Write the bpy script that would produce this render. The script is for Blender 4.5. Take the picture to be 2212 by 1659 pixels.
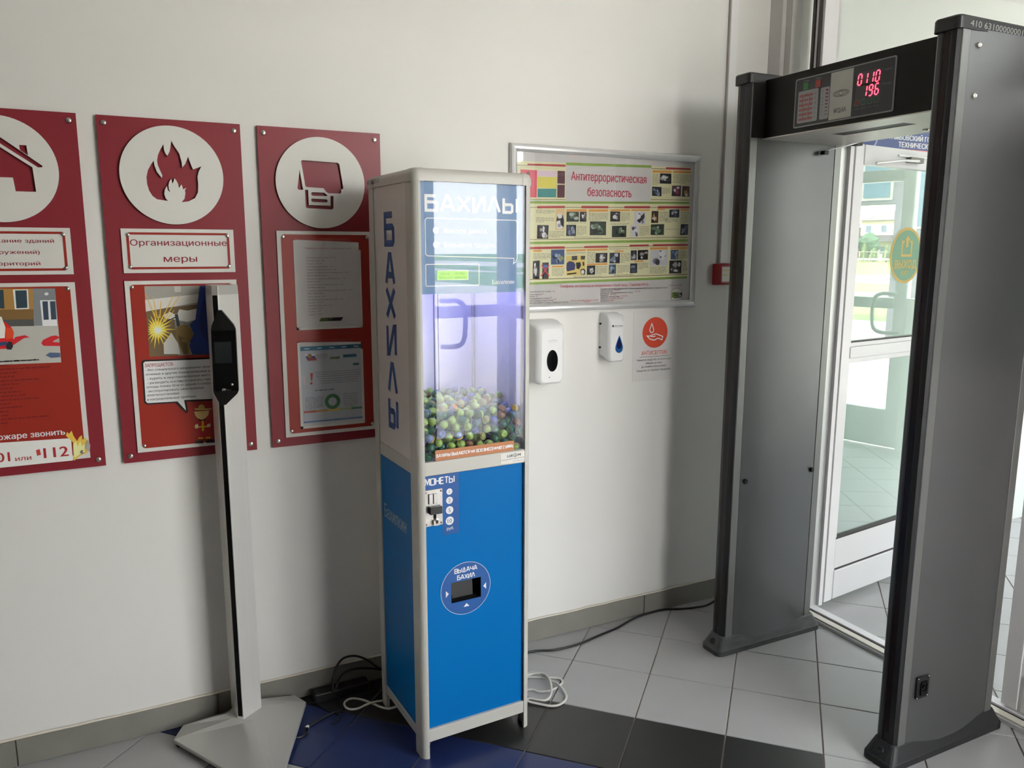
import bpy, math, random
import numpy as np
from mathutils import Vector, Matrix
from mathutils.geometry import tessellate_polygon

for _o in list(bpy.data.objects):
    bpy.data.objects.remove(_o)
scene = bpy.context.scene
COL = scene.collection
rnd = random.Random(7)

# ------------------------------------------------------------------ camera
def cam_axes(yaw, pitch, roll):
    y, p, r = (math.radians(a) for a in (yaw, pitch, roll))
    f = Vector((-math.sin(y) * math.cos(p), math.cos(y) * math.cos(p), math.sin(p)))
    ri = f.cross(Vector((0, 0, 1))).normalized()
    up = ri.cross(f)
    return ri * math.cos(r) + up * math.sin(r), up * math.cos(r) - ri * math.sin(r), f
CAM = Vector((-0.4162, -2.6621, 1.5759))
ri_, up_, fw_ = cam_axes(-26.4294, -9.6537, 0.0996)
cam_d = bpy.data.cameras.new('camera')
cam_d.sensor_fit = 'HORIZONTAL'; cam_d.sensor_width = 36.0
cam_d.lens = 1709.28 / 2212 * 36.0
cam_d.clip_start = 0.05; cam_d.clip_end = 400
cam = bpy.data.objects.new('camera', cam_d); COL.objects.link(cam)
cam.matrix_world = Matrix(((ri_.x, up_.x, -fw_.x, CAM.x), (ri_.y, up_.y, -fw_.y, CAM.y), (ri_.z, up_.z, -fw_.z, CAM.z), (0, 0, 0, 1)))
scene.camera = cam

# ------------------------------------------------------------------ sky, sun, exposure
world = bpy.data.worlds.new('sky'); scene.world = world
world.use_nodes = True
wn = world.node_tree.nodes; wl_ = world.node_tree.links
wn.clear()
wo = wn.new('ShaderNodeOutputWorld'); bg = wn.new('ShaderNodeBackground')
tc = wn.new('ShaderNodeTexCoord'); sx = wn.new('ShaderNodeSeparateXYZ'); cr = wn.new('ShaderNodeValToRGB')
wl_.new(tc.outputs['Generated'], sx.inputs[0]); wl_.new(sx.outputs['Z'], cr.inputs[0])
cr.color_ramp.elements[0].position = 0.0; cr.color_ramp.elements[0].color = (1.0, 0.97, 0.92, 1)
cr.color_ramp.elements[1].position = 0.7; cr.color_ramp.elements[1].color = (0.80, 0.89, 1.0, 1)
wl_.new(cr.outputs[0], bg.inputs[0]); bg.inputs[1].default_value = 3.0
wl_.new(bg.outputs[0], wo.inputs[0])
sun_d = bpy.data.lights.new('sun', 'SUN'); sun_d.energy = 6.0; sun_d.angle = math.radians(1.5); sun_d.color = (1.0, 0.95, 0.86)
sun = bpy.data.objects.new('sun', sun_d); COL.objects.link(sun)
sun.rotation_euler = Vector((0.62, -0.12, -0.78)).to_track_quat('-Z', 'Y').to_euler()
vs = scene.view_settings
vs.view_transform = 'Standard'; vs.look = 'None'; vs.gamma = 1.0; vs.exposure = 2.35; vs.use_curve_mapping = False
scene.display_settings.display_device = 'sRGB'
scene.cycles.max_bounces = 7; scene.cycles.diffuse_bounces = 4; scene.cycles.glossy_bounces = 3
scene.cycles.transparent_max_bounces = 16; scene.cycles.caustics_reflective = False; scene.cycles.caustics_refractive = False
scene.cycles.sample_clamp_indirect = 6.0
scene.cycles.use_denoising = True; scene.cycles.use_adaptive_sampling = True; scene.cycles.adaptive_threshold = 0.03

# ------------------------------------------------------------------ materials
def lin(c):
    return tuple(((v / 255) / 12.92 if v / 255 <= 0.04045 else ((v / 255 + 0.055) / 1.055) ** 2.4) for v in c)
MATS = {}
def mat(name, col, rough=0.5, metal=0.0, var=0.06, vscale=6.0, bump=0.0, bscale=200.0, coat=0.0, emit=None, estr=0.0, spec=0.5, stretch=None):
    """Principled material, base colour (linear) varied by noise, optional fine relief."""
    if name in MATS: return MATS[name]
    m = bpy.data.materials.new(name); m.use_nodes = True
    n = m.node_tree.nodes; l = m.node_tree.links
    b = n['Principled BSDF']
    b.inputs['Base Color'].default_value = (*col, 1); b.inputs['Roughness'].default_value = rough; b.inputs['Metallic'].default_value = metal
    b.inputs['Specular IOR Level'].default_value = spec
    if coat: b.inputs['Coat Weight'].default_value = coat; b.inputs['Coat Roughness'].default_value = 0.06
    if emit: b.inputs['Emission Color'].default_value = (*emit, 1); b.inputs['Emission Strength'].default_value = estr
    if var or bump:
        tcn = n.new('ShaderNodeTexCoord'); mp = n.new('ShaderNodeMapping'); l.new(tcn.outputs['Object'], mp.inputs[0])
        if stretch: mp.inputs['Scale'].default_value = stretch
    if var:
        nz = n.new('ShaderNodeTexNoise'); nz.inputs['Scale'].default_value = vscale; nz.inputs['Detail'].default_value = 4
        l.new(mp.outputs[0], nz.inputs['Vector'])
        mx = n.new('ShaderNodeMix'); mx.data_type = 'RGBA'
        mx.inputs[6].default_value = (*[c * (1 - var) for c in col], 1); mx.inputs[7].default_value = (*[min(1, c * (1 + var)) for c in col], 1)
        l.new(nz.outputs[0], mx.inputs[0]); l.new(mx.outputs[2], b.inputs['Base Color'])
    if bump:
        nb = n.new('ShaderNodeTexNoise'); nb.inputs['Scale'].default_value = bscale; nb.inputs['Detail'].default_value = 3
        l.new(mp.outputs[0], nb.inputs['Vector'])
        bp = n.new('ShaderNodeBump'); bp.inputs['Strength'].default_value = bump; bp.inputs['Distance'].default_value = 0.002
        l.new(nb.outputs[0], bp.inputs['Height']); l.new(bp.outputs[0], b.inputs['Normal'])
    MATS[name] = m
    return m
PK = 1.5
def ink(c, rough=0.5):
    """flat printed colour as seen in the photograph -> reflectance"""
    nm = 'print_%d_%d_%d' % tuple(c)
    if nm in MATS: return MATS[nm]
    return mat(nm, tuple(min(0.88, v * PK) for v in lin(c)), rough, var=0.02, vscale=30)
def glass(name, r0=0.045, tint=(1, 1, 1), boost=1.0, rough=0.0):
    """thin pane: Schlick mix of transparent and mirror, the same from both sides"""
    if name in MATS: return MATS[name]
    m = bpy.data.materials.new(name); m.use_nodes = True
    n = m.node_tree.nodes; l = m.node_tree.links; n.clear()
    out = n.new('ShaderNodeOutputMaterial'); mx = n.new('ShaderNodeMixShader'); tr = n.new('ShaderNodeBsdfTransparent'); gl = n.new('ShaderNodeBsdfGlossy')
    tr.inputs[0].default_value = (*tint, 1); gl.inputs['Roughness'].default_value = rough; gl.inputs[0].default_value = (1, 1, 1, 1)
    g = n.new('ShaderNodeNewGeometry'); dp = n.new('ShaderNodeVectorMath'); dp.operation = 'DOT_PRODUCT'
    l.new(g.outputs['Normal'], dp.inputs[0]); l.new(g.outputs['Incoming'], dp.inputs[1])
    def mth(op, a, b_=None):
        k = n.new('ShaderNodeMath'); k.operation = op
        for i, v in enumerate((a, b_)):
            if v is None: continue
            if isinstance(v, (int, float)): k.inputs[i].default_value = v
            else: l.new(v, k.inputs[i])
        return k.outputs[0]
    c = mth('ABSOLUTE', dp.outputs['Value'])
    p5 = mth('POWER', mth('SUBTRACT', 1.0, c), 5.0)
    f = mth('MULTIPLY', mth('ADD', mth('MULTIPLY', p5, 1 - r0), r0), boost)
    k = mth('MINIMUM', f, 0.95)
    l.new(k, mx.inputs[0]); l.new(tr.outputs[0], mx.inputs[1]); l.new(gl.outputs[0], mx.inputs[2]); l.new(mx.outputs[0], out.inputs[0])
    MATS[name] = m
    return m
def glow(name, col, s):
    return mat(name, (0.02, 0.02, 0.02), 0.4, var=0, emit=col, estr=s)

wall_m = mat('painted_plaster', (0.79, 0.775, 0.735), 0.62, var=0.025, vscale=1.3, bump=0.12, bscale=260)
vest_m = mat('vestibule_plaster', (0.78, 0.80, 0.76), 0.6, var=0.02, vscale=2, bump=0.08)
ceil_m = mat('ceiling_white', (0.84, 0.83, 0.79), 0.8, var=0.02)
grout_m = mat('tile_grout', (0.30, 0.25, 0.22), 0.9, var=0.2, vscale=30)
tile_grey = mat('grey_floor_tile', (0.40, 0.395, 0.39), 0.30, var=0.07, vscale=5, bump=0.10, bscale=90)
tile_black = mat('black_floor_tile', (0.022, 0.022, 0.021), 0.30, var=0.2, vscale=8, bump=0.10, bscale=90)
tile_blue = mat('blue_floor_tile', (0.018, 0.030, 0.105), 0.30, var=0.12, vscale=6, bump=0.10, bscale=90)
tile_base = mat('skirting_tile', (0.235, 0.225, 0.195), 0.5, var=0.2, vscale=7, bump=0.1, bscale=120)
caulk_m = mat('cream_sealant', (0.70, 0.64, 0.54), 0.7, var=0.08, vscale=40, bump=0.3, bscale=60)
red_board = mat('red_plastic_sheet', (0.255, 0.017, 0.028), 0.42, var=0.05, vscale=4, bump=0.05)
white_pvc = mat('white_pvc', (0.74, 0.72, 0.67), 0.42, var=0.03, bump=0.04)
red_print = mat('red_print', (0.36, 0.028, 0.016), 0.35, var=0.05, vscale=3)
chrome = mat('polished_steel', (0.62, 0.60, 0.55), 0.22, metal=1.0, var=0.05)
alu = mat('satin_aluminium', (0.66, 0.66, 0.65), 0.36, metal=0.85, var=0.05, vscale=3, stretch=(60, 60, 1))
alu_frame = mat('anodised_frame', (0.72, 0.72, 0.71), 0.36, metal=0.55, var=0.03)
mach_post = mat('grey_powder_coat', (0.53, 0.515, 0.465), 0.38, var=0.04, vscale=5, bump=0.03)
mach_white = mat('white_laminate', (0.66, 0.62, 0.58), 0.35, var=0.03)
mach_in = mat('white_inner_panel', (0.74, 0.74, 0.76), 0.45, var=0.02)
mach_blue = mat('blue_laminate', (0.001, 0.145, 0.43), 0.30, var=0.03, vscale=3, spec=0.12)
hdr_blue = mat('header_blue_print', (0.035, 0.145, 0.34), 0.4, var=0.04, vscale=3)
dark_blue = mat('deep_blue_print', (0.006, 0.085, 0.31), 0.3, var=0.02)
letter_blue = mat('blue_vinyl', (0.012, 0.07, 0.26), 0.35, var=0.02)
white_vinyl = mat('white_vinyl', (0.76, 0.76, 0.77), 0.4, var=0.02)
black_pl = mat('black_plastic', (0.007, 0.007, 0.008), 0.38, var=0.1)
black_gloss = mat('black_glass', (0.003, 0.003, 0.0035), 0.08, var=0, spec=0.2)
black_bar = mat('black_powder_coat', (0.008, 0.008, 0.0075), 0.5, var=0.06, bump=0.05, spec=0.25)
rubber = mat('black_rubber', (0.010, 0.010, 0.011), 0.55, var=0.15)
rubber_worn = mat('worn_black_plastic', (0.05, 0.052, 0.052), 0.5, var=0.75, vscale=18, stretch=(1, 1, 5))
dark_red = mat('dark_red_strip', (0.011, 0.0015, 0.002), 0.3, var=0.05, spec=0.3)
det_panel = mat('grey_hammered_panel', (0.16, 0.16, 0.163), 0.32, metal=0.8, var=0.05, vscale=4, bump=0.10, bscale=320)
det_edge = mat('brushed_edge_strip', (0.24, 0.24, 0.235), 0.33, metal=0.75, var=0.08, vscale=4, stretch=(40, 40, 1))
det_under = mat('beige_steel_underside', (0.55, 0.51, 0.46), 0.38, metal=0.3, var=0.03)
stand_m = mat('silver_grey_coat', (0.50, 0.49, 0.455), 0.33, metal=0.35, var=0.04, bump=0.03)
stand_alu = mat('brushed_silver', (0.70, 0.68, 0.64), 0.34, metal=0.35, var=0.05, vscale=3, stretch=(50, 50, 1))
door_white = mat('white_door_profile', (0.82, 0.80, 0.80), 0.32, var=0.02)
gasket = mat('dark_gasket', (0.05, 0.04, 0.04), 0.6, var=0.1)
disp_white = mat('white_abs', (0.80, 0.80, 0.79), 0.28, var=0.02)
paper = mat('white_paper', (0.74, 0.71, 0.69), 0.7, var=0.02)
red_abs = mat('red_abs', (0.33, 0.012, 0.018), 0.35, var=0.05)
cable_black = mat('black_cable', (0.010, 0.010, 0.010), 0.4, var=0.05)
cable_white = mat('white_cable', (0.66, 0.64, 0.58), 0.45, var=0.04)
win_glass = glass('window_glass', 0.05)
leaf_glass = glass('door_glass', 0.09, (0.90, 0.97, 0.93), 1.75)
mach_glass = glass('machine_glass', 0.045, (1, 1, 1), 0.55)
pocket_glass = glass('clear_plastic', 0.05, (0.97, 0.97, 0.97), 1.0, 0.03)

# ------------------------------------------------------------------ mesh building
class MB:
    def __init__(s): s.v = []; s.f = []; s.m = []; s.mi = []; s.sm = []
    def slot(s, m):
        if m not in s.m: s.m.append(m)
        return s.m.index(m)
    def add(s, vs_, fs, m, smooth=False):
        o = len(s.v); k = s.slot(m)
        s.v += [tuple(p) for p in vs_]
        for f in fs:
            s.f.append(tuple(i + o for i in f)); s.mi.append(k); s.sm.append(smooth)
        return s
    def box(s, x0, x1, y0, y1, z0, z1, m):
        x0, x1 = sorted((x0, x1)); y0, y1 = sorted((y0, y1)); z0, z1 = sorted((z0, z1))
        v = [(x, y, z) for z in (z0, z1) for y in (y0, y1) for x in (x0, x1)]
        return s.add(v, [(0, 2, 3, 1), (4, 5, 7, 6), (0, 1, 5, 4), (2, 6, 7, 3), (0, 4, 6, 2), (1, 3, 7, 5)], m)
    def prism(s, poly, w0, w1, mp, m, holes=(), smooth=False, cap0=True):
        """poly in (u,v); extruded between offsets w0 (back) and w1 (front); mp(u,v,w)->xyz"""
        loops = [list(poly)] + [list(h) for h in holes]
        flat = [q for L in loops for q in L]
        tris = tessellate_polygon([[Vector((q[0], q[1], 0)) for q in L] for L in loops])
        n = len(flat)
        fs = []
        for t in tris:
            a, b, c = (flat[i] for i in t)
            if (b[0] - a[0]) * (c[1] - a[1]) - (b[1] - a[1]) * (c[0] - a[0]) < 0: t = (t[0], t[2], t[1])
            fs.append(tuple(t))
        v = [mp(q[0], q[1], w1) for q in flat]
        if w0 is None:
            return s.add(v, fs, m)
        v += [mp(q[0], q[1], w0) for q in flat]
        F = list(fs) + ([tuple(i + n for i in reversed(t)) for t in fs] if cap0 else [])
        s.add(v, F, m)
        o = 0
        for L in loops:
            k = len(L); area = sum(L[i][0] * L[(i + 1) % k][1] - L[(i + 1) % k][0] * L[i][1] for i in range(k))
            first = L is loops[0]
            vv = [mp(q[0], q[1], w1) for q in L] + [mp(q[0], q[1], w0) for q in L]
            q4 = []
            for i in range(k):
                j = (i + 1) % k
                q = (i, i + k, j + k, j)
                if (area < 0) == first: q = q[::-1]
                q4.append(q)
            s.add(vv, q4, m, smooth)
        return s
    def flat(s, poly, w, mp, m): return s.prism(poly, None, w, mp, m)
    def tube(s, pts, r, m, n=8, caps=True):
        pts = [Vector(p) for p in pts]; rings = []; up = Vector((0, 0, 1)); last = None
        for i, p in enumerate(pts):
            t = (pts[min(i + 1, len(pts) - 1)] - pts[max(i - 1, 0)]).normalized()
            if last is None:
                a = t.cross(up)
                if a.length < 1e-3: a = t.cross(Vector((1, 0, 0)))
            else: a = last - t * last.dot(t)
            a.normalize(); last = a; b = t.cross(a)
            rings.append([p + (a * math.cos(2 * math.pi * k / n) + b * math.sin(2 * math.pi * k / n)) * (r[i] if isinstance(r, list) else r) for k in range(n)])
        v = [q for R in rings for q in R]; f = []
        for i in range(len(rings) - 1):
            for k in range(n):
                f.append((i * n + k, i * n + (k + 1) % n, (i + 1) * n + (k + 1) % n, (i + 1) * n + k))
        s.add(v, f, m, True)
        if caps:
            s.add(rings[0], [tuple(reversed(range(n)))], m); s.add(rings[-1], [tuple(range(n))], m)
        return s
    def lathe(s, prof, m, mp=lambda x, y, z: (x, y, z), n=16, smooth=True):
        """prof: (r,h) list, revolved about the local z axis"""
        v = []; f = []
        for r, h in prof: v += [mp(r * math.cos(2 * math.pi * k / n), r * math.sin(2 * math.pi * k / n), h) for k in range(n)]
        for i in range(len(prof) - 1):
            for k in range(n): f.append((i * n + k, i * n + (k + 1) % n, (i + 1) * n + (k + 1) % n, (i + 1) * n + k))
        return s.add(v, f, m, smooth)
    def loft(s, rings, m, smooth=False, caps=True):
        n = len(rings[0]); v = [q for R in rings for q in R]; f = []
        for i in range(len(rings) - 1):
            for k in range(n): f.append((i * n + k, i * n + (k + 1) % n, (i + 1) * n + (k + 1) % n, (i + 1) * n + k))
        s.add(v, f, m, smooth)
        if caps: s.add(rings[0], [tuple(reversed(range(n)))], m); s.add(rings[-1], [tuple(range(n))], m)
        return s
    def text(s, string, u0, v0, width, cap, m, mp, w, bold=0.0, res=2, slant=0.0, align='L'):
        g = text_mesh(string, res)
        if not g: return s
        V, F, x0, x1 = g
        if bold > 0:                                   # heavier strokes: the outline laid down again a hair to each side
            V = [(x - bold, y, e) for x, y, e in V] + [(x + bold, y, e + 3) for x, y, e in V] + [(x, y + bold * 0.5, e + 6) for x, y, e in V]
            n = len(V) // 3; F = F + [tuple(i + n for i in f) for f in F] + [tuple(i + 2 * n for i in f) for f in F]
            x0 -= bold; x1 += bold
        k = (width / (x1 - x0)) if width else cap / 0.727
        ky = cap / 0.727
        off = -width / 2 if (align == 'C' and width) else (-(x1 - x0) * k / 2 if align == 'C' else 0)
        return s.add([mp(u0 + off + (x - x0) * k + slant * y * ky, v0 + y * ky, w + e * 1.2e-5) for x, y, e in V], F, m)
    def strokes(s, lines, t, m, mp, w):
        """polylines thickened to width t with mitred joints"""
        for li, L in enumerate(lines):
            L = [Vector(q) for q in L]; closed = (L[0] - L[-1]).length < 1e-6 and len(L) > 2
            if closed: L = L[:-1]
            n = len(L); A = []; B = []
            for i in range(n):
                d0 = (L[i] - L[i - 1]) if (i > 0 or closed) else None
                d1 = (L[(i + 1) % n] - L[i]) if (i < n - 1 or closed) else None
                d0 = d0.normalized() if d0 is not None and d0.length > 1e-9 else None
                d1 = d1.normalized() if d1 is not None and d1.length > 1e-9 else None
                if d0 is None: d0 = d1
                if d1 is None: d1 = d0
                nrm = Vector((-(d0 + d1).y, (d0 + d1).x))
                if nrm.length < 1e-6: nrm = Vector((-d0.y, d0.x))
                nrm.normalize(); c = max(0.35, nrm.dot(Vector((-d0.y, d0.x))))
                A.append(L[i] + nrm * (t / 2 / c)); B.append(L[i] - nrm * (t / 2 / c))
            v = [mp(q.x, q.y, w + li * 3e-5) for q in A] + [mp(q.x, q.y, w + li * 3e-5) for q in B]
            rng = range(n if closed else n - 1)
            s.add(v, [(i + n, (i + 1) % n + n, (i + 1) % n, i) for i in rng], m)
        return s
    def build(s, name, parent=None, bevel=0.0, seg=2, label=None, world=True, angle=35):
        me = bpy.data.meshes.new(name)
        v = s.v
        if parent is not None and world:
            l = parent_origin(parent); v = [(p[0] - l[0], p[1] - l[1], p[2] - l[2]) for p in v]
        me.from_pydata(v, [], s.f)
        for m in s.m: me.materials.append(m)
        me.polygons.foreach_set('material_index', s.mi); me.polygons.foreach_set('use_smooth', s.sm)
        me.update()
        o = bpy.data.objects.new(name, me); COL.objects.link(o)
        if parent is not None: o.parent = parent
        if bevel:
            b = o.modifiers.new('bevel', 'BEVEL'); b.width = bevel; b.segments = seg; b.limit_method = 'ANGLE'; b.angle_limit = math.radians(angle)
            b.harden_normals = False
        if label: o['label'] = label
        return o
def parent_origin(p):
    l = Vector((0, 0, 0))
    while p is not None: l += p.location; p = p.parent
    return l
_TX = {}
def split_loop(L, depth=0):
    """cut a self-crossing contour into simple ones"""
    n = len(L)
    if n < 4 or depth > 6: return [L]
    A = np.array(L); B = np.roll(A, -1, 0); d = B - A
    w = A[None] - A[:, None]; den = d[:, None, 0] * d[None, :, 1] - d[:, None, 1] * d[None, :, 0]
    with np.errstate(divide='ignore', invalid='ignore'):
        t = (w[..., 0] * d[None, :, 1] - w[..., 1] * d[None, :, 0]) / den; u = (w[..., 0] * d[:, None, 1] - w[..., 1] * d[:, None, 0]) / den
    ok = (np.abs(den) > 1e-12) & (t > 1e-5) & (t < 1 - 1e-5) & (u > 1e-5) & (u < 1 - 1e-5)
    ij = np.argwhere(np.triu(ok, 2))
    if not len(ij): return [L]
    i, j = (int(k) for k in ij[0]); X = tuple(float(k) for k in (A[i] + d[i] * t[i, j]))
    return split_loop([X] + L[i + 1:j + 1], depth + 1) + split_loop(L[:i + 1] + [X] + L[j + 1:], depth + 1)
def text_mesh(string, res):
    """contours of the built-in font, each outer contour filled with its own holes (overlapping strokes stay whole)"""
    key = (string, res)
    if key in _TX: return _TX[key]
    c = bpy.data.curves.new('lettering', 'FONT'); c.body = string; c.resolution_u = res; c.fill_mode = 'NONE'
    o = bpy.data.objects.new('lettering', c); COL.objects.link(o)
    bpy.context.view_layer.update()
    me = bpy.data.meshes.new_from_object(o.evaluated_get(bpy.context.evaluated_depsgraph_get()))
    P = [(v.co.x, v.co.y) for v in me.vertices]; nb = {}
    for e in me.edges:
        a, b = e.vertices; nb.setdefault(a, []).append(b); nb.setdefault(b, []).append(a)
    bpy.data.objects.remove(o); bpy.data.curves.remove(c); bpy.data.meshes.remove(me)
    loops = []; done = set()
    for v in range(len(P)):
        if v in done or v not in nb: continue
        L = [v]; done.add(v); cur = v
        nxt = v + 1 if v + 1 in nb[v] else nb[v][0]
        while nxt not in done:
            L.append(nxt); done.add(nxt); cur = nxt
            q = [k for k in nb[cur] if k not in done]
            if not q: break
            nxt = q[0]
        if len(L) > 2: loops += split_loop([P[k] for k in L])
    area = lambda L: sum(L[i][0] * L[(i + 1) % len(L)][1] - L[(i + 1) % len(L)][0] * L[i][1] for i in range(len(L))) / 2
    def inside(q, L):
        r = False
        for i in range(len(L)):
            (x0, y0), (x1, y1) = L[i], L[i - 1]
            if (y0 > q[1]) != (y1 > q[1]) and q[0] < (x1 - x0) * (q[1] - y0) / (y1 - y0) + x0: r = not r
        return r
    A = [area(L) for L in loops]
    if not loops: _TX[key] = None; return None
    # a contour lying in a larger one of the other winding is a hole
    V = []; F = []; hole_of = {}
    bx = [(min(q[0] for q in L), max(q[0] for q in L)) for L in loops]
    for k in sorted(range(len(A)), key=lambda k: -abs(A[k])):
        mid = tuple((loops[k][0][c] + loops[k][1][c]) / 2 for c in (0, 1))
        cand = [j for j in range(len(A)) if abs(A[j]) > abs(A[k]) and bx[j][0] <= mid[0] <= bx[j][1] and inside(mid, loops[j])]
        if cand:
            j = min(cand, key=lambda j: abs(A[j]))
            if j not in hole_of and A[j] * A[k] < 0: hole_of[k] = j
    outs = [k for k in range(len(A)) if k not in hole_of]; holes = {k: [h for h in hole_of if hole_of[h] == k] for k in outs}
    for n, k in enumerate(outs):
        LL = [loops[k]] + [loops[h] for h in holes[k]]; o0 = len(V); fl = [q for L in LL for q in L]
        V += [(q[0], q[1], n % 3) for q in fl]
        for t in tessellate_polygon([[Vector((q[0], q[1], 0)) for q in L] for L in LL]):
            a, b, c_ = (fl[i] for i in t)
            if (b[0] - a[0]) * (c_[1] - a[1]) - (b[1] - a[1]) * (c_[0] - a[0]) < 0: t = (t[0], t[2], t[1])
            F.append(tuple(i + o0 for i in t))
    r = (V, F, min(p[0] for p in V), max(p[0] for p in V))
    _TX[key] = r
    return r
def tag(o, label, cat=None, group=None, kind=None):
    o['label'] = label
    if cat: o['category'] = cat
    if group: o['group'] = group
    if kind: o['kind'] = kind
    return o
def thing(name, loc, label, cat, group=None, rz=0.0):
    o = bpy.data.objects.new(name, None); COL.objects.link(o); o.location = loc; o.rotation_euler = (0, 0, rz); o.empty_display_size = 0.05
    return tag(o, label, cat, group)
def struct(o, label=None):
    o['kind'] = 'structure'
    if label: o['label'] = label
    return o
# surface maps (u right, v up, w out of the surface)
def on_wall(y): return lambda u, v, w: (u, y - w, v)               # a surface facing -y
def on_x(x): return lambda u, v, w: (x - w, -u, v)                 # a surface facing -x, u = -y
def circle(cx, cy, r, n=32, a0=0.0): return [(cx + r * math.cos(a0 + 2 * math.pi * k / n), cy + r * math.sin(a0 + 2 * math.pi * k / n)) for k in range(n)]
def rrect(x0, y0, x1, y1, r, n=4):
    out = []
    for cx, cy, a in ((x1 - r, y1 - r, 0), (x0 + r, y1 - r, 90), (x0 + r, y0 + r, 180), (x1 - r, y0 + r, 270)):
        for k in range(n + 1):
            t = math.radians(a + 90 * k / n); out.append((cx + r * math.cos(t), cy + r * math.sin(t)))
    return out
def clip_poly(poly, x0, x1, y0, y1):
    def cut(P, f, inter):
        out = []
        for i in range(len(P)):
            a, b = P[i], P[(i + 1) % len(P)]
            if f(a): out.append(a)
            if f(a) != f(b): out.append(inter(a, b))
        return out
    def ix(c): return lambda a, b: (c, a[1] + (b[1] - a[1]) * (c - a[0]) / (b[0] - a[0]))
    def iy(c): return lambda a, b: (a[0] + (b[0] - a[0]) * (c - a[1]) / (b[1] - a[1]), c)
    P = poly
    for f, g in ((lambda q: q[0] >= x0, ix(x0)), (lambda q: q[0] <= x1, ix(x1)), (lambda q: q[1] >= y0, iy(y0)), (lambda q: q[1] <= y1, iy(y1))):
        P = cut(P, f, g)
        if len(P) < 3: return []
    return P
def smooth_path(pts, k=6):
    P = [Vector(p) for p in pts]; out = []
    for i in range(len(P) - 1):
        p0, p1, p2, p3 = P[max(i - 1, 0)], P[i], P[i + 1], P[min(i + 2, len(P) - 1)]
        for j in range(k):
            t = j / k
            out.append(0.5 * ((2 * p1) + (p2 - p0) * t + (2 * p0 - 5 * p1 + 4 * p2 - p3) * t * t + (3 * p1 - p0 - 3 * p2 + p3) * t ** 3))
    out.append(P[-1])
    return out
# square stroke lettering (capital Cyrillic), unit height
GL = {
 'А': (0.74, [[(0, 0), (0.30, 1), (0.44, 1), (0.74, 0)], [(0.14, 0.30), (0.60, 0.30)]]),
 'Б': (0.62, [[(0.56, 1), (0, 1), (0, 0), (0.54, 0), (0.62, 0.08), (0.62, 0.50), (0.54, 0.58), (0, 0.58)]]),
 'В': (0.62, [[(0, 0.5), (0.54, 0.5), (0.60, 0.58), (0.60, 0.92), (0.52, 1), (0, 1), (0, 0), (0.54, 0), (0.62, 0.08), (0.62, 0.42), (0.54, 0.5)]]),
 'Д': (0.72, [[(0.08, 0), (0.30, 1), (0.42, 1), (0.64, 0)], [(0, 0), (0.72, 0)]]),
 'Е': (0.56, [[(0.56, 1), (0, 1), (0, 0), (0.56, 0)], [(0, 0.52), (0.5, 0.52)]]),
 'И': (0.64, [[(0, 1), (0, 0), (0.12, 0.02), (0.52, 0.98), (0.64, 1), (0.64, 0)]]),
 'Л': (0.70, [[(0, 0), (0.29, 1), (0.41, 1), (0.70, 0)]]),
 'М': (0.74, [[(0, 0), (0, 1), (0.1, 1), (0.37, 0.25), (0.64, 1), (0.74, 1), (0.74, 0)]]),
 'Н': (0.62, [[(0, 0), (0, 1)], [(0.62, 0), (0.62, 1)], [(0, 0.52), (0.62, 0.52)]]),
 'О': (0.66, [[(0.08, 0), (0.58, 0), (0.66, 0.08), (0.66, 0.92), (0.58, 1), (0.08, 1), (0, 0.92), (0, 0.08), (0.08, 0)]]),
 'С': (0.60, [[(0.60, 1), (0.08, 1), (0, 0.92), (0, 0.08), (0.08, 0), (0.60, 0)]]),
 'Т': (0.60, [[(0, 1), (0.60, 1)], [(0.30, 1), (0.30, 0)]]),
 'У': (0.62, [[(0, 1), (0, 0.55), (0.08, 0.45), (0.62, 0.45)], [(0.62, 1), (0.62, 0.08), (0.54, 0), (0.1, 0)]]),
 'Х': (0.68, [[(0, 0), (0.68, 1)], [(0, 1), (0.68, 0)]]),
 'Ч': (0.62, [[(0, 1), (0, 0.55), (0.08, 0.45), (0.62, 0.45)], [(0.62, 1), (0.62, 0)]]),
 'Ы': (0.84, [[(0, 1), (0, 0), (0.46, 0), (0.54, 0.08), (0.54, 0.48), (0.46, 0.56), (0, 0.56)], [(0.84, 0), (0.84, 1)]]),
 'Ю': (0.86, [[(0, 0), (0, 1)], [(0, 0.52), (0.26, 0.52)], [(0.34, 0), (0.78, 0), (0.86, 0.08), (0.86, 0.92), (0.78, 1), (0.34, 1), (0.26, 0.92), (0.26, 0.08), (0.34, 0)]]),
 'Я': (0.62, [[(0.62, 0), (0.62, 1), (0.08, 1), (0, 0.92), (0, 0.58), (0.08, 0.50), (0.62, 0.50)], [(0.30, 0.50), (0, 0)]]),
}
def square_text(mb, string, u0, v0, u1, h, t, m, mp, w, gap=0.20):
    tot = sum((GL[c][0] + gap) if c in GL else 0.42 for c in string) - gap
    k = (u1 - u0) / tot; x = u0
    for c in string:
        if c not in GL: x += 0.42 * k; continue
        wd, L = GL[c]
        mb.strokes([[(x + q[0] * k, v0 + q[1] * h) for q in l_] for l_ in L], t, m, mp, w)
        x += (wd + gap) * k
SEG = {'0': 'abcdef', '1': 'bc', '6': 'acdefg', '9': 'abcdfg', ' ': ''}
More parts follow.
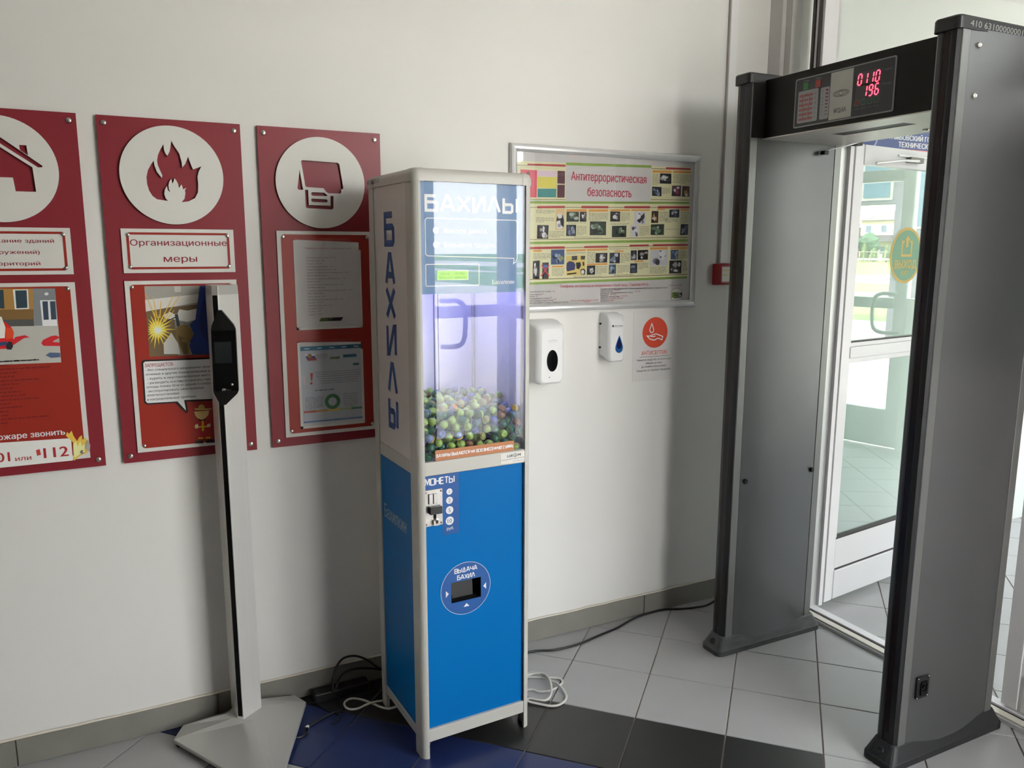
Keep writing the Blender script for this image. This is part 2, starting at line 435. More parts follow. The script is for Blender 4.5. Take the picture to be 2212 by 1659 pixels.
def seven_seg(mb, ch, u, v, wd, h, t, m, mp, w, sl=0.12):
    P = {'a': ((0, 1), (1, 1)), 'b': ((1, 1), (1, .5)), 'c': ((1, .5), (1, 0)), 'd': ((0, 0), (1, 0)), 'e': ((0, 0), (0, .5)), 'f': ((0, .5), (0, 1)), 'g': ((0, .5), (1, .5))}
    for s_ in SEG[ch]:
        (a, b), (c, d) = P[s_]
        e = 0.06
        A = Vector((u + a * wd + sl * b * h, v + b * h)); B = Vector((u + c * wd + sl * d * h, v + d * h))
        dd = (B - A).normalized() * t * 0.55
        mb.strokes([[tuple(A + dd), tuple(B - dd)]], t, m, mp, w)
# ------------------------------------------------------------------ outlines of cut-outs and prints, in metres on their own surfaces
FLAME = [(-0.2581, 1.7175), (-0.2884, 1.7217), (-0.3005, 1.7316), (-0.3084, 1.7466), (-0.3125, 1.7651), (-0.3127, 1.7853), (-0.3075, 1.8057), (-0.2974, 1.823), (-0.2898, 1.8334), (-0.2888, 1.82), (-0.2836, 1.8017), (-0.2766, 1.7919), (-0.2708, 1.7836), (-0.2693, 1.7922), (-0.2755, 1.8088), (-0.28, 1.8221), (-0.2808, 1.8339), (-0.2776, 1.8492), (-0.2697, 1.8664), (-0.2601, 1.882), (-0.2596, 1.8652), (-0.2564, 1.8553), (-0.2517, 1.8488), (-0.2444, 1.8627), (-0.2407, 1.8798), (-0.2379, 1.8934), (-0.2299, 1.877), (-0.2182, 1.8573), (-0.2132, 1.8338), (-0.2126, 1.8168), (-0.2038, 1.8274), (-0.1969, 1.8431), (-0.1942, 1.8501), (-0.1902, 1.8349), (-0.1861, 1.8214), (-0.1823, 1.813), (-0.1714, 1.8176), (-0.1585, 1.8227), (-0.1671, 1.8068), (-0.1714, 1.791), (-0.1703, 1.7703), (-0.1724, 1.746), (-0.1818, 1.7283), (-0.2007, 1.718), (-0.2207, 1.715), (-0.2118, 1.7257), (-0.2085, 1.7413), (-0.2092, 1.751), (-0.2048, 1.758), (-0.2143, 1.7532), (-0.2158, 1.7618), (-0.218, 1.7675), (-0.2217, 1.7616), (-0.2253, 1.7563), (-0.2271, 1.7682), (-0.2311, 1.7777), (-0.2365, 1.785), (-0.2387, 1.7764), (-0.2428, 1.7683), (-0.245, 1.7829), (-0.2508, 1.7749), (-0.2541, 1.7638), (-0.2535, 1.7519), (-0.2499, 1.7428), (-0.2569, 1.7494), (-0.2587, 1.7613), (-0.2646, 1.7515), (-0.2674, 1.7378), (-0.2646, 1.7259)]
HOUSE_ROOF = [(-0.6735, 1.8581), (-0.6416, 1.8309), (-0.6091, 1.8044), (-0.6105, 1.8012), (-0.6193, 1.7998), (-0.6442, 1.8176), (-0.6749, 1.8425)]
HOUSE_CHIM = [(-0.6418, 1.8506), (-0.6287, 1.8513), (-0.6295, 1.8268), (-0.643, 1.8371)]
HOUSE_BODY = [(-0.6755, 1.8363), (-0.6291, 1.7994), (-0.6296, 1.7397), (-0.6671, 1.74), (-0.6671, 1.7716), (-0.6814, 1.7716)]
LAP_MAIN = [(0.142, 1.8528), (0.1468, 1.8564), (0.2595, 1.8536), (0.2653, 1.8495), (0.276, 1.773), (0.2741, 1.7699), (0.2688, 1.7687), (0.2692, 1.7592), (0.2648, 1.7557), (0.2264, 1.7555), (0.2196, 1.7596), (0.2104, 1.7711), (0.1568, 1.7729), (0.1522, 1.7761)]
LAP_TRI = [(0.1362, 1.8276), (0.1446, 1.7638), (0.1305, 1.7634), (0.127, 1.7679)]
LAP_U = [(0.1507, 1.764), (0.1609, 1.7644), (0.1613, 1.7166), (0.2318, 1.715), (0.2323, 1.7472), (0.2424, 1.7475), (0.2414, 1.7085), (0.2367, 1.7039), (0.1547, 1.7064), (0.1508, 1.7107)]
LAP_B1 = [(0.1738, 1.7575), (0.2126, 1.7567), (0.2227, 1.7486), (0.2201, 1.7462), (0.1748, 1.7461), (0.1702, 1.7503), (0.1703, 1.7547)]
LAP_B2 = [(0.1737, 1.7371), (0.2198, 1.736), (0.223, 1.7307), (0.2187, 1.7259), (0.174, 1.7263), (0.1693, 1.7299), (0.1695, 1.7346)]
ILL2 = [((140, 136, 128), [(-0.3406, 1.4648), (-0.1263, 1.4624), (-0.1275, 1.3715), (-0.3417, 1.385)]), ((96, 78, 52), [(-0.3411, 1.3931), (-0.1253, 1.4114), (-0.1298, 1.2462), (-0.3406, 1.2499)]), ((188, 184, 176), [(-0.3416, 1.4234), (-0.1867, 1.4379), (-0.1882, 1.4131), (-0.3415, 1.3882)]), ((172, 168, 160), [(-0.258, 1.4632), (-0.239, 1.4629), (-0.2394, 1.4453), (-0.2569, 1.4445)]), ((120, 116, 110), [(-0.2635, 1.3783), (-0.1972, 1.3926), (-0.2019, 1.2503), (-0.2603, 1.2494)]), ((192, 190, 182), [(-0.2919, 1.3772), (-0.2744, 1.3848), (-0.2561, 1.3739), (-0.2473, 1.3921), (-0.2246, 1.3873), (-0.1972, 1.3926), (-0.1992, 1.3594), (-0.2268, 1.3521), (-0.2645, 1.3618), (-0.2908, 1.3649)]), ((176, 174, 168), [(-0.2999, 1.2559), (-0.2989, 1.289), (-0.2748, 1.3209), (-0.2579, 1.2869), (-0.2542, 1.2533)]), ((30, 52, 112), [(-0.1844, 1.4627), (-0.1539, 1.4629), (-0.1224, 1.4624), (-0.1298, 1.2462), (-0.2195, 1.2504), (-0.2257, 1.2769), (-0.2203, 1.3018), (-0.2098, 1.3138), (-0.2215, 1.3436), (-0.2031, 1.3595), (-0.1943, 1.4091)]), ((22, 38, 86), [(-0.1855, 1.3923), (-0.1694, 1.4334), (-0.1788, 1.3419), (-0.1739, 1.2911), (-0.1866, 1.3086), (-0.1924, 1.3424)]), ((112, 92, 50), [(-0.2628, 1.3287), (-0.2544, 1.3408), (-0.2273, 1.3446), (-0.2185, 1.3309), (-0.2168, 1.3142), (-0.209, 1.3146), (-0.2271, 1.2853), (-0.2253, 1.2516), (-0.2448, 1.2506), (-0.2579, 1.2869), (-0.2642, 1.308)]), ((84, 68, 36), [(-0.2563, 1.3118), (-0.2376, 1.3026), (-0.2497, 1.2948), (-0.2329, 1.2856), (-0.2331, 1.252), (-0.2439, 1.2527), (-0.254, 1.2867)]), ((44, 48, 52), [(-0.2617, 1.3761), (-0.2528, 1.3779), (-0.2486, 1.3426), (-0.2576, 1.3388)]), ((30, 30, 30), [(-0.3089, 1.3471), (-0.2602, 1.3699), (-0.2596, 1.3666), (-0.308, 1.3438)]), ((214, 176, 52), [(-0.2581, 1.3306), (-0.2956, 1.3291), (-0.273, 1.3174), (-0.2976, 1.3234), (-0.2694, 1.2974), (-0.301, 1.3184), (-0.2881, 1.295), (-0.3054, 1.3146), (-0.2951, 1.2758), (-0.3106, 1.3123), (-0.3117, 1.2848), (-0.3162, 1.3117), (-0.3268, 1.2725), (-0.3216, 1.3128), (-0.336, 1.2899), (-0.3264, 1.3156), (-0.3422, 1.3021), (-0.3303, 1.3197), (-0.3412, 1.3163), (-0.3329, 1.3249), (-0.3406, 1.3259), (-0.3341, 1.3308), (-0.34, 1.3341), (-0.3337, 1.3368), (-0.3395, 1.3422), (-0.3317, 1.3426), (-0.3388, 1.3519), (-0.3284, 1.3475), (-0.3378, 1.366), (-0.324, 1.3513), (-0.33, 1.3774), (-0.3188, 1.3536), (-0.3186, 1.3938), (-0.3133, 1.3542), (-0.3053, 1.3804), (-0.3079, 1.3532), (-0.2877, 1.3879), (-0.303, 1.3505), (-0.2833, 1.3683), (-0.2991, 1.3463), (-0.265, 1.3644), (-0.2964, 1.3411), (-0.2712, 1.3449), (-0.2952, 1.3352)]), ((240, 226, 130), [(-0.2859, 1.3268), (-0.3022, 1.3267), (-0.2905, 1.3148), (-0.3049, 1.3225), (-0.2993, 1.306), (-0.309, 1.3199), (-0.3105, 1.3022), (-0.3137, 1.3195), (-0.3221, 1.304), (-0.318, 1.3213), (-0.3315, 1.3111), (-0.3211, 1.325), (-0.337, 1.3221), (-0.3223, 1.3299), (-0.3376, 1.3348), (-0.3215, 1.3349), (-0.3331, 1.3467), (-0.3188, 1.3391), (-0.3244, 1.3554), (-0.3147, 1.3417), (-0.3132, 1.3593), (-0.3101, 1.3422), (-0.3017, 1.3576), (-0.3058, 1.3404), (-0.2922, 1.3506), (-0.3027, 1.3367), (-0.2865, 1.3396), (-0.3014, 1.3318)]), ((250, 250, 246), [(-0.303, 1.3296), (-0.3041, 1.3261), (-0.3068, 1.3233), (-0.3105, 1.3219), (-0.3145, 1.3221), (-0.318, 1.3238), (-0.3203, 1.3268), (-0.3209, 1.3304), (-0.3198, 1.3339), (-0.3171, 1.3366), (-0.3134, 1.3381), (-0.3094, 1.3379), (-0.3059, 1.3362), (-0.3036, 1.3332)]), ((196, 160, 60), [(-0.3171, 1.3638), (-0.3396, 1.4415), (-0.3378, 1.4414), (-0.3138, 1.3637)]), ((196, 160, 60), [(-0.3057, 1.3675), (-0.2984, 1.4202), (-0.2965, 1.4202), (-0.3023, 1.3673)]), ((196, 160, 60), [(-0.3003, 1.3632), (-0.2637, 1.4336), (-0.2618, 1.4335), (-0.297, 1.363)]), ((196, 160, 60), [(-0.2969, 1.3589), (-0.2426, 1.4372), (-0.2406, 1.4371), (-0.2935, 1.3588)]), ((196, 160, 60), [(-0.3131, 1.3677), (-0.3199, 1.4329), (-0.318, 1.4329), (-0.3098, 1.3676)]), ((196, 160, 60), [(-0.2934, 1.3547), (-0.2627, 1.3906), (-0.2608, 1.3905), (-0.29, 1.3546)]), ((20, 18, 18), [(-0.3647, 1.2349), (-0.3583, 1.2411), (-0.1392, 1.2373), (-0.1422, 1.0978), (-0.2451, 1.1021), (-0.2429, 1.0689), (-0.2486, 1.0651), (-0.2767, 1.1005), (-0.3582, 1.102), (-0.3652, 1.1093)]), ((206, 204, 200), [(-0.3597, 1.2313), (-0.355, 1.2359), (-0.1435, 1.2324), (-0.1468, 1.1039), (-0.2518, 1.1078), (-0.2481, 1.0736), (-0.2714, 1.1052), (-0.3564, 1.1069), (-0.3612, 1.1132)]), ((180, 150, 84), [(-0.223, 1.0787), (-0.1727, 1.0743), (-0.172, 1.0712), (-0.185, 1.0697), (-0.2135, 1.0723), (-0.2225, 1.0748)]), ((170, 138, 70), [(-0.2132, 1.0774), (-0.2095, 1.0866), (-0.2025, 1.0903), (-0.194, 1.0853), (-0.1926, 1.0756)]), ((196, 166, 104), [(-0.2248, 1.0681), (-0.1803, 1.0676), (-0.1835, 1.0535), (-0.1946, 1.0427), (-0.2035, 1.0401), (-0.2144, 1.0446), (-0.2217, 1.0548)]), ((30, 26, 26), [(-0.2152, 1.0447), (-0.2048, 1.0394), (-0.1925, 1.0434), (-0.1949, 1.0375), (-0.2128, 1.0375)]), ((150, 28, 24), [(-0.2204, 1.0374), (-0.1829, 1.0364), (-0.1795, 1.0116), (-0.1861, 0.9815), (-0.2221, 0.9835), (-0.2263, 1.0119)]), ((200, 160, 40), [(-0.2045, 1.0367), (-0.1982, 1.0361), (-0.1994, 1.0026), (-0.2057, 1.0032)]), ((200, 160, 40), [(-0.2258, 1.0205), (-0.1791, 1.0194), (-0.1794, 1.0142), (-0.2257, 1.0153)]), ((214, 190, 150), [(-0.2255, 1.0248), (-0.2162, 1.0283), (-0.2146, 1.015), (-0.2242, 1.0134)]), ((214, 190, 150), [(-0.1897, 1.0231), (-0.1795, 1.0264), (-0.1792, 1.0177), (-0.1882, 1.0142)]), ((200, 160, 40), [(-0.2173, 0.9839), (-0.203, 0.9824), (-0.2032, 0.978), (-0.2175, 0.9795)]), ((200, 160, 40), [(-0.1961, 0.9825), (-0.1813, 0.9819), (-0.1815, 0.9775), (-0.1964, 0.9782)]), ((26, 24, 28), [(-0.2283, 0.9728), (-0.2043, 0.9729), (-0.2041, 0.9632), (-0.2288, 0.965)]), ((26, 24, 28), [(-0.1963, 0.9738), (-0.1697, 0.9727), (-0.1695, 0.9621), (-0.1953, 0.9631)])]
ILL1 = [((164, 162, 154), [(-0.8396, 1.4676), (-0.5754, 1.4623), (-0.5771, 1.2472), (-0.8546, 1.2519)]), ((150, 112, 58), [(-0.8396, 1.4676), (-0.6301, 1.4634), (-0.6344, 1.3871), (-0.8456, 1.3908)]), ((112, 84, 44), [(-0.8439, 1.4073), (-0.6336, 1.4044), (-0.6355, 1.3737), (-0.8459, 1.378)]), ((72, 72, 70), [(-0.8457, 1.3798), (-0.6354, 1.3756), (-0.636, 1.3564), (-0.8469, 1.3614)]), ((212, 208, 200), [(-0.8033, 1.4639), (-0.7668, 1.4639), (-0.7707, 1.4087), (-0.8068, 1.408)]), ((38, 54, 62), [(-0.7999, 1.4616), (-0.7695, 1.4617), (-0.7735, 1.4121), (-0.8033, 1.4123)]), ((212, 208, 200), [(-0.7475, 1.4627), (-0.7102, 1.4627), (-0.714, 1.4069), (-0.7509, 1.4062)]), ((38, 54, 62), [(-0.744, 1.4604), (-0.7129, 1.4605), (-0.7168, 1.4104), (-0.7473, 1.4106)]), ((40, 58, 66), [(-0.716, 1.4614), (-0.7017, 1.4611), (-0.7038, 1.4092), (-0.7202, 1.409)]), ((206, 204, 198), [(-0.6792, 1.4613), (-0.6424, 1.4613), (-0.6446, 1.4058), (-0.6793, 1.4054)]), ((38, 56, 66), [(-0.6739, 1.459), (-0.6459, 1.4591), (-0.648, 1.409), (-0.6751, 1.4083)]), ((112, 116, 118), [(-0.6301, 1.4634), (-0.5754, 1.4623), (-0.5774, 1.356), (-0.6356, 1.3572)]), ((212, 212, 208), [(-0.6155, 1.4295), (-0.5771, 1.4292), (-0.5782, 1.3548), (-0.6151, 1.3556)]), ((48, 62, 78), [(-0.6101, 1.4263), (-0.5965, 1.4263), (-0.5982, 1.3735), (-0.611, 1.3732)]), ((48, 62, 78), [(-0.5911, 1.4261), (-0.5777, 1.4262), (-0.5787, 1.3735), (-0.5922, 1.3733)]), ((220, 220, 214), [(-0.6033, 1.4483), (-0.598, 1.452), (-0.5931, 1.4504), (-0.5929, 1.445), (-0.5984, 1.4428), (-0.6023, 1.4445)]), ((188, 26, 28), [(-0.8126, 1.3674), (-0.705, 1.3707), (-0.6919, 1.3549), (-0.688, 1.3433), (-0.6917, 1.309), (-0.7054, 1.2943), (-0.8255, 1.2971)]), ((210, 204, 194), [(-0.7988, 1.3817), (-0.7133, 1.3861), (-0.7064, 1.3555), (-0.7107, 1.3252), (-0.8107, 1.3225)]), ((196, 66, 30), [(-0.7057, 1.3555), (-0.6905, 1.3526), (-0.6871, 1.3394), (-0.6904, 1.3243), (-0.7078, 1.3213)]), ((26, 28, 32), [(-0.7105, 1.3023), (-0.7035, 1.3153), (-0.6939, 1.3137), (-0.6924, 1.3013), (-0.6975, 1.2916), (-0.7082, 1.2922)]), ((40, 60, 100), [(-0.7425, 1.3116), (-0.7067, 1.3155), (-0.7069, 1.3059), (-0.7436, 1.2994)]), ((182, 30, 36), [(-0.6945, 1.3149), (-0.6846, 1.3271), (-0.6613, 1.3313), (-0.6497, 1.3242), (-0.6637, 1.323), (-0.6932, 1.3033)]), ((182, 30, 36), [(-0.6227, 1.3055), (-0.6179, 1.315), (-0.5968, 1.3256), (-0.5839, 1.327), (-0.5758, 1.3219), (-0.5771, 1.3188), (-0.5912, 1.3117), (-0.5932, 1.3079), (-0.5768, 1.3059), (-0.5769, 1.2953), (-0.6176, 1.2982)]), ((70, 86, 112), [(-0.6149, 1.2707), (-0.6042, 1.2779), (-0.5779, 1.2756), (-0.5775, 1.263), (-0.6021, 1.2621)])]
ILL1B = [((206, 202, 196), [(-0.957, 0.9596), (-0.9498, 1.0296), (-0.5704, 1.0187), (-0.5708, 0.9479), (-0.5802, 0.9408)]), ((206, 170, 70), [(-0.583, 1.0273), (-0.5793, 1.0384), (-0.5745, 1.0326), (-0.5669, 1.0412), (-0.5636, 1.0253), (-0.5555, 1.008), (-0.5493, 1.0189), (-0.5411, 1.025), (-0.5411, 1.0106), (-0.5318, 1.017), (-0.528, 0.9968), (-0.532, 0.9682), (-0.5502, 0.9629), (-0.5691, 0.9477), (-0.5663, 1.0051)]), ((226, 204, 140), [(-0.5659, 0.9968), (-0.559, 1.0084), (-0.555, 0.9915), (-0.5467, 1.0071), (-0.5438, 0.9903), (-0.5361, 0.9977), (-0.5381, 0.9731), (-0.5662, 0.9577)]), ((214, 208, 200), [(-0.6659, 0.9957), (-0.6522, 0.9982), (-0.6454, 0.965), (-0.6607, 0.9619)]), ((170, 50, 46), [(-0.6629, 0.9922), (-0.6532, 0.9943), (-0.6512, 0.977), (-0.6616, 0.975)])]
FP = [((203, 198, 160), [(0.9224, 1.8935), (1.1279, 1.8961), (1.1277, 1.7569), (0.9229, 1.7551)]), ((203, 198, 160), [(1.5188, 1.9032), (1.7163, 1.9047), (1.7152, 1.7698), (1.5214, 1.7666)]), ((203, 198, 160), [(0.9229, 1.7419), (1.7151, 1.7611), (1.7177, 1.6184), (0.9233, 1.6029)]), ((203, 198, 160), [(0.9234, 1.5942), (1.7159, 1.6083), (1.7172, 1.4669), (0.9238, 1.4529)]), ((124, 152, 66), [(1.1279, 1.8977), (1.5187, 1.9053), (1.5191, 1.8957), (1.128, 1.8875)]), ((124, 152, 66), [(0.9229, 1.7508), (1.7147, 1.7689), (1.7151, 1.7611), (0.9229, 1.7419)]), ((124, 152, 66), [(0.9233, 1.6029), (1.7165, 1.6184), (1.7159, 1.6083), (0.9234, 1.5942)]), ((124, 152, 66), [(0.9238, 1.4529), (1.7172, 1.4669), (1.717, 1.4579), (0.9239, 1.444)]), ((104, 84, 44), [(0.9224, 1.879), (1.1257, 1.8846), (1.1257, 1.883), (0.9225, 1.8775)]), ((104, 84, 44), [(0.9228, 1.7582), (1.1276, 1.7625), (1.1276, 1.7605), (0.9228, 1.7563)]), ((104, 84, 44), [(1.5191, 1.8941), (1.5963, 1.8958), (1.5964, 1.8937), (1.5192, 1.892)]), ((104, 84, 44), [(1.5211, 1.7742), (1.7149, 1.7776), (1.715, 1.7754), (1.5211, 1.7721)]), ((104, 84, 44), [(0.9229, 1.729), (1.7157, 1.7484), (1.7159, 1.7462), (0.9229, 1.7271)]), ((104, 84, 44), [(0.9233, 1.612), (1.7172, 1.6277), (1.7173, 1.6255), (0.9233, 1.6101)]), ((104, 84, 44), [(0.9234, 1.5792), (1.7149, 1.595), (1.715, 1.5927), (0.9234, 1.5772)]), ((104, 84, 44), [(0.9238, 1.4645), (1.7167, 1.4763), (1.7168, 1.4736), (0.9238, 1.4621)]), ((160, 52, 54), [(0.9648, 1.886), (1.1256, 1.8897), (1.1258, 1.8818), (0.9648, 1.8791)]), ((160, 52, 54), [(1.5907, 1.9015), (1.7137, 1.9028), (1.714, 1.896), (1.5894, 1.893)]), ((160, 52, 54), [(1.0067, 1.7346), (1.1246, 1.7384), (1.1247, 1.7303), (1.0058, 1.7267)]), ((160, 52, 54), [(1.1985, 1.7402), (1.3208, 1.7425), (1.32, 1.7342), (1.1977, 1.7313)]), ((160, 52, 54), [(1.3953, 1.7443), (1.5178, 1.7474), (1.5182, 1.7389), (1.3946, 1.736)]), ((160, 52, 54), [(1.5568, 1.7484), (1.7156, 1.7515), (1.716, 1.7436), (1.5561, 1.739)]), ((160, 52, 54), [(0.9234, 1.5843), (1.1269, 1.5878), (1.127, 1.5788), (0.9234, 1.5752)]), ((160, 52, 54), [(1.2141, 1.5889), (1.3223, 1.5909), (1.3215, 1.5833), (1.2138, 1.5814)]), ((160, 52, 54), [(1.4249, 1.5951), (1.5172, 1.5963), (1.5174, 1.589), (1.4241, 1.587)]), ((160, 52, 54), [(1.5385, 1.5977), (1.7147, 1.5994), (1.715, 1.5914), (1.5373, 1.5891)]), ((206, 140, 70), [(1.5247, 1.8868), (1.6182, 1.8888), (1.6186, 1.8803), (1.525, 1.8776)]), ((206, 140, 70), [(1.6264, 1.8891), (1.7159, 1.8909), (1.7152, 1.8831), (1.6257, 1.8806)]), ((206, 140, 70), [(1.1329, 1.7257), (1.222, 1.7286), (1.2213, 1.7196), (1.1321, 1.7176)]), ((206, 140, 70), [(1.2309, 1.728), (1.3186, 1.73), (1.3188, 1.7218), (1.2301, 1.719)]), ((206, 140, 70), [(1.3297, 1.7303), (1.422, 1.7324), (1.4217, 1.7261), (1.3293, 1.7232)]), ((206, 140, 70), [(1.4282, 1.7326), (1.5162, 1.7346), (1.5164, 1.7291), (1.4273, 1.7267)]), ((206, 140, 70), [(1.5534, 1.7376), (1.5922, 1.7385), (1.5924, 1.7334), (1.5526, 1.7325)]), ((206, 140, 70), [(1.67, 1.7391), (1.7122, 1.7401), (1.712, 1.7339), (1.6692, 1.7321)]), ((206, 140, 70), [(0.9895, 1.5733), (1.0265, 1.5745), (1.0266, 1.5673), (0.9896, 1.5665)]), ((206, 140, 70), [(1.0717, 1.5143), (1.1217, 1.5148), (1.1218, 1.509), (1.0718, 1.5082)]), ((206, 140, 70), [(1.1338, 1.5755), (1.2212, 1.5777), (1.2204, 1.5706), (1.1339, 1.5681)]), ((206, 140, 70), [(1.2262, 1.5777), (1.32, 1.58), (1.3202, 1.5728), (1.2253, 1.5707)]), ((206, 140, 70), [(1.2273, 1.5215), (1.3205, 1.5239), (1.3202, 1.5167), (1.2265, 1.5153)]), ((206, 140, 70), [(1.3533, 1.5716), (1.396, 1.5725), (1.3961, 1.5674), (1.3535, 1.5665)]), ((206, 140, 70), [(1.4494, 1.5322), (1.4928, 1.5328), (1.493, 1.5276), (1.4496, 1.5266)]), ((206, 140, 70), [(1.5246, 1.5847), (1.6123, 1.5862), (1.6127, 1.5771), (1.5249, 1.5761)]), ((206, 140, 70), [(1.6245, 1.5858), (1.7141, 1.5874), (1.714, 1.5785), (1.6243, 1.5775)]), ((196, 72, 92), [(0.9358, 1.8639), (1.0047, 1.8638), (1.0041, 1.7661), (0.934, 1.764)]), ((110, 70, 56), [(0.9605, 1.8541), (0.9694, 1.8592), (0.9762, 1.854), (0.9754, 1.8451), (0.9619, 1.8445)]), ((214, 180, 190), [(1.0079, 1.864), (1.0871, 1.8643), (1.0874, 1.843), (1.0081, 1.8426)]), ((206, 190, 84), [(1.0081, 1.8406), (1.0874, 1.8419), (1.087, 1.8023), (1.0075, 1.8015)]), ((60, 128, 124), [(1.0075, 1.7976), (1.087, 1.8003), (1.0865, 1.7685), (1.0078, 1.767)]), ((74, 26, 40), [(1.0918, 1.8657), (1.1236, 1.8659), (1.1234, 1.8195), (1.0914, 1.8195)]), ((74, 26, 40), [(1.0915, 1.8147), (1.1234, 1.8159), (1.1232, 1.7688), (1.0912, 1.7679)])]
PHOTOS = [('bw', [(1.5623, 1.8766), (1.6177, 1.8773), (1.6189, 1.8378), (1.5612, 1.8369)]), ('ink', [(1.5255, 1.8238), (1.5714, 1.8233), (1.5724, 1.7872), (1.5258, 1.7879)]), ('red', [(1.6235, 1.8307), (1.6689, 1.8323), (1.6692, 1.7901), (1.6226, 1.7896)]), ('tan', [(1.6745, 1.8312), (1.7116, 1.8312), (1.7125, 1.7906), (1.6748, 1.7894)]), ('bw', [(1.0072, 1.6653), (1.0559, 1.666), (1.0541, 1.6158), (1.0062, 1.6154)]), ('grn', [(1.133, 1.7169), (1.1873, 1.718), (1.187, 1.681), (1.1326, 1.6801)]), ('bw', [(1.1916, 1.7181), (1.2213, 1.7188), (1.2211, 1.6816), (1.1913, 1.6811)]), ('ink', [(1.1328, 1.6684), (1.1756, 1.669), (1.1754, 1.6269), (1.132, 1.6265)]), ('grn', [(1.2377, 1.6831), (1.3113, 1.6835), (1.3116, 1.631), (1.2374, 1.6303)]), ('bw', [(1.3299, 1.7228), (1.376, 1.723), (1.3761, 1.6846), (1.3299, 1.6838)]), ('grn', [(1.339, 1.6673), (1.4069, 1.6691), (1.4068, 1.6247), (1.3391, 1.6233)]), ('wht', [(1.4424, 1.7253), (1.4964, 1.7257), (1.4972, 1.6755), (1.4431, 1.6747)]), ('wht', [(1.4265, 1.6715), (1.4657, 1.672), (1.4657, 1.6265), (1.4265, 1.6257)]), ('tan', [(1.5271, 1.7285), (1.5602, 1.7292), (1.56, 1.682), (1.5257, 1.6815)]), ('ink', [(1.6141, 1.736), (1.6645, 1.7381), (1.6649, 1.7055), (1.6143, 1.7045)]), ('grn', [(1.5248, 1.6759), (1.5904, 1.6778), (1.5901, 1.6349), (1.5248, 1.6339)]), ('ink', [(1.6744, 1.6791), (1.7124, 1.6801), (1.7129, 1.6361), (1.6726, 1.6352)]), ('bw', [(0.9898, 1.5331), (1.019, 1.535), (1.0182, 1.466), (0.9889, 1.4664)]), ('blu', [(1.0672, 1.5746), (1.1256, 1.5763), (1.125, 1.5201), (1.0669, 1.5193)]), ('bw', [(1.2662, 1.5623), (1.3205, 1.5631), (1.3199, 1.526), (1.266, 1.5255)]), ('bw', [(1.2275, 1.514), (1.2653, 1.515), (1.2646, 1.4792), (1.2272, 1.4788)]), ('ink', [(1.3306, 1.5631), (1.3792, 1.564), (1.3794, 1.5227), (1.3307, 1.5217)]), ('blu', [(1.3293, 1.5175), (1.3625, 1.5185), (1.3625, 1.4814), (1.3287, 1.4806)]), ('ink', [(1.4308, 1.5725), (1.4596, 1.5734), (1.4599, 1.5351), (1.431, 1.534)]), ('bw', [(1.4649, 1.5738), (1.5153, 1.5752), (1.5151, 1.5362), (1.4652, 1.5351)]), ('ink', [(1.4299, 1.5211), (1.464, 1.5222), (1.4638, 1.4833), (1.4295, 1.4824)]), ('wht', [(1.526, 1.5739), (1.6145, 1.5753), (1.6139, 1.5125), (1.5257, 1.5118)]), ('blu', [(1.6277, 1.5753), (1.667, 1.5754), (1.6672, 1.5365), (1.6283, 1.5357)]), ('bw', [(1.6229, 1.5322), (1.6853, 1.532), (1.6855, 1.4794), (1.6236, 1.4792)])]
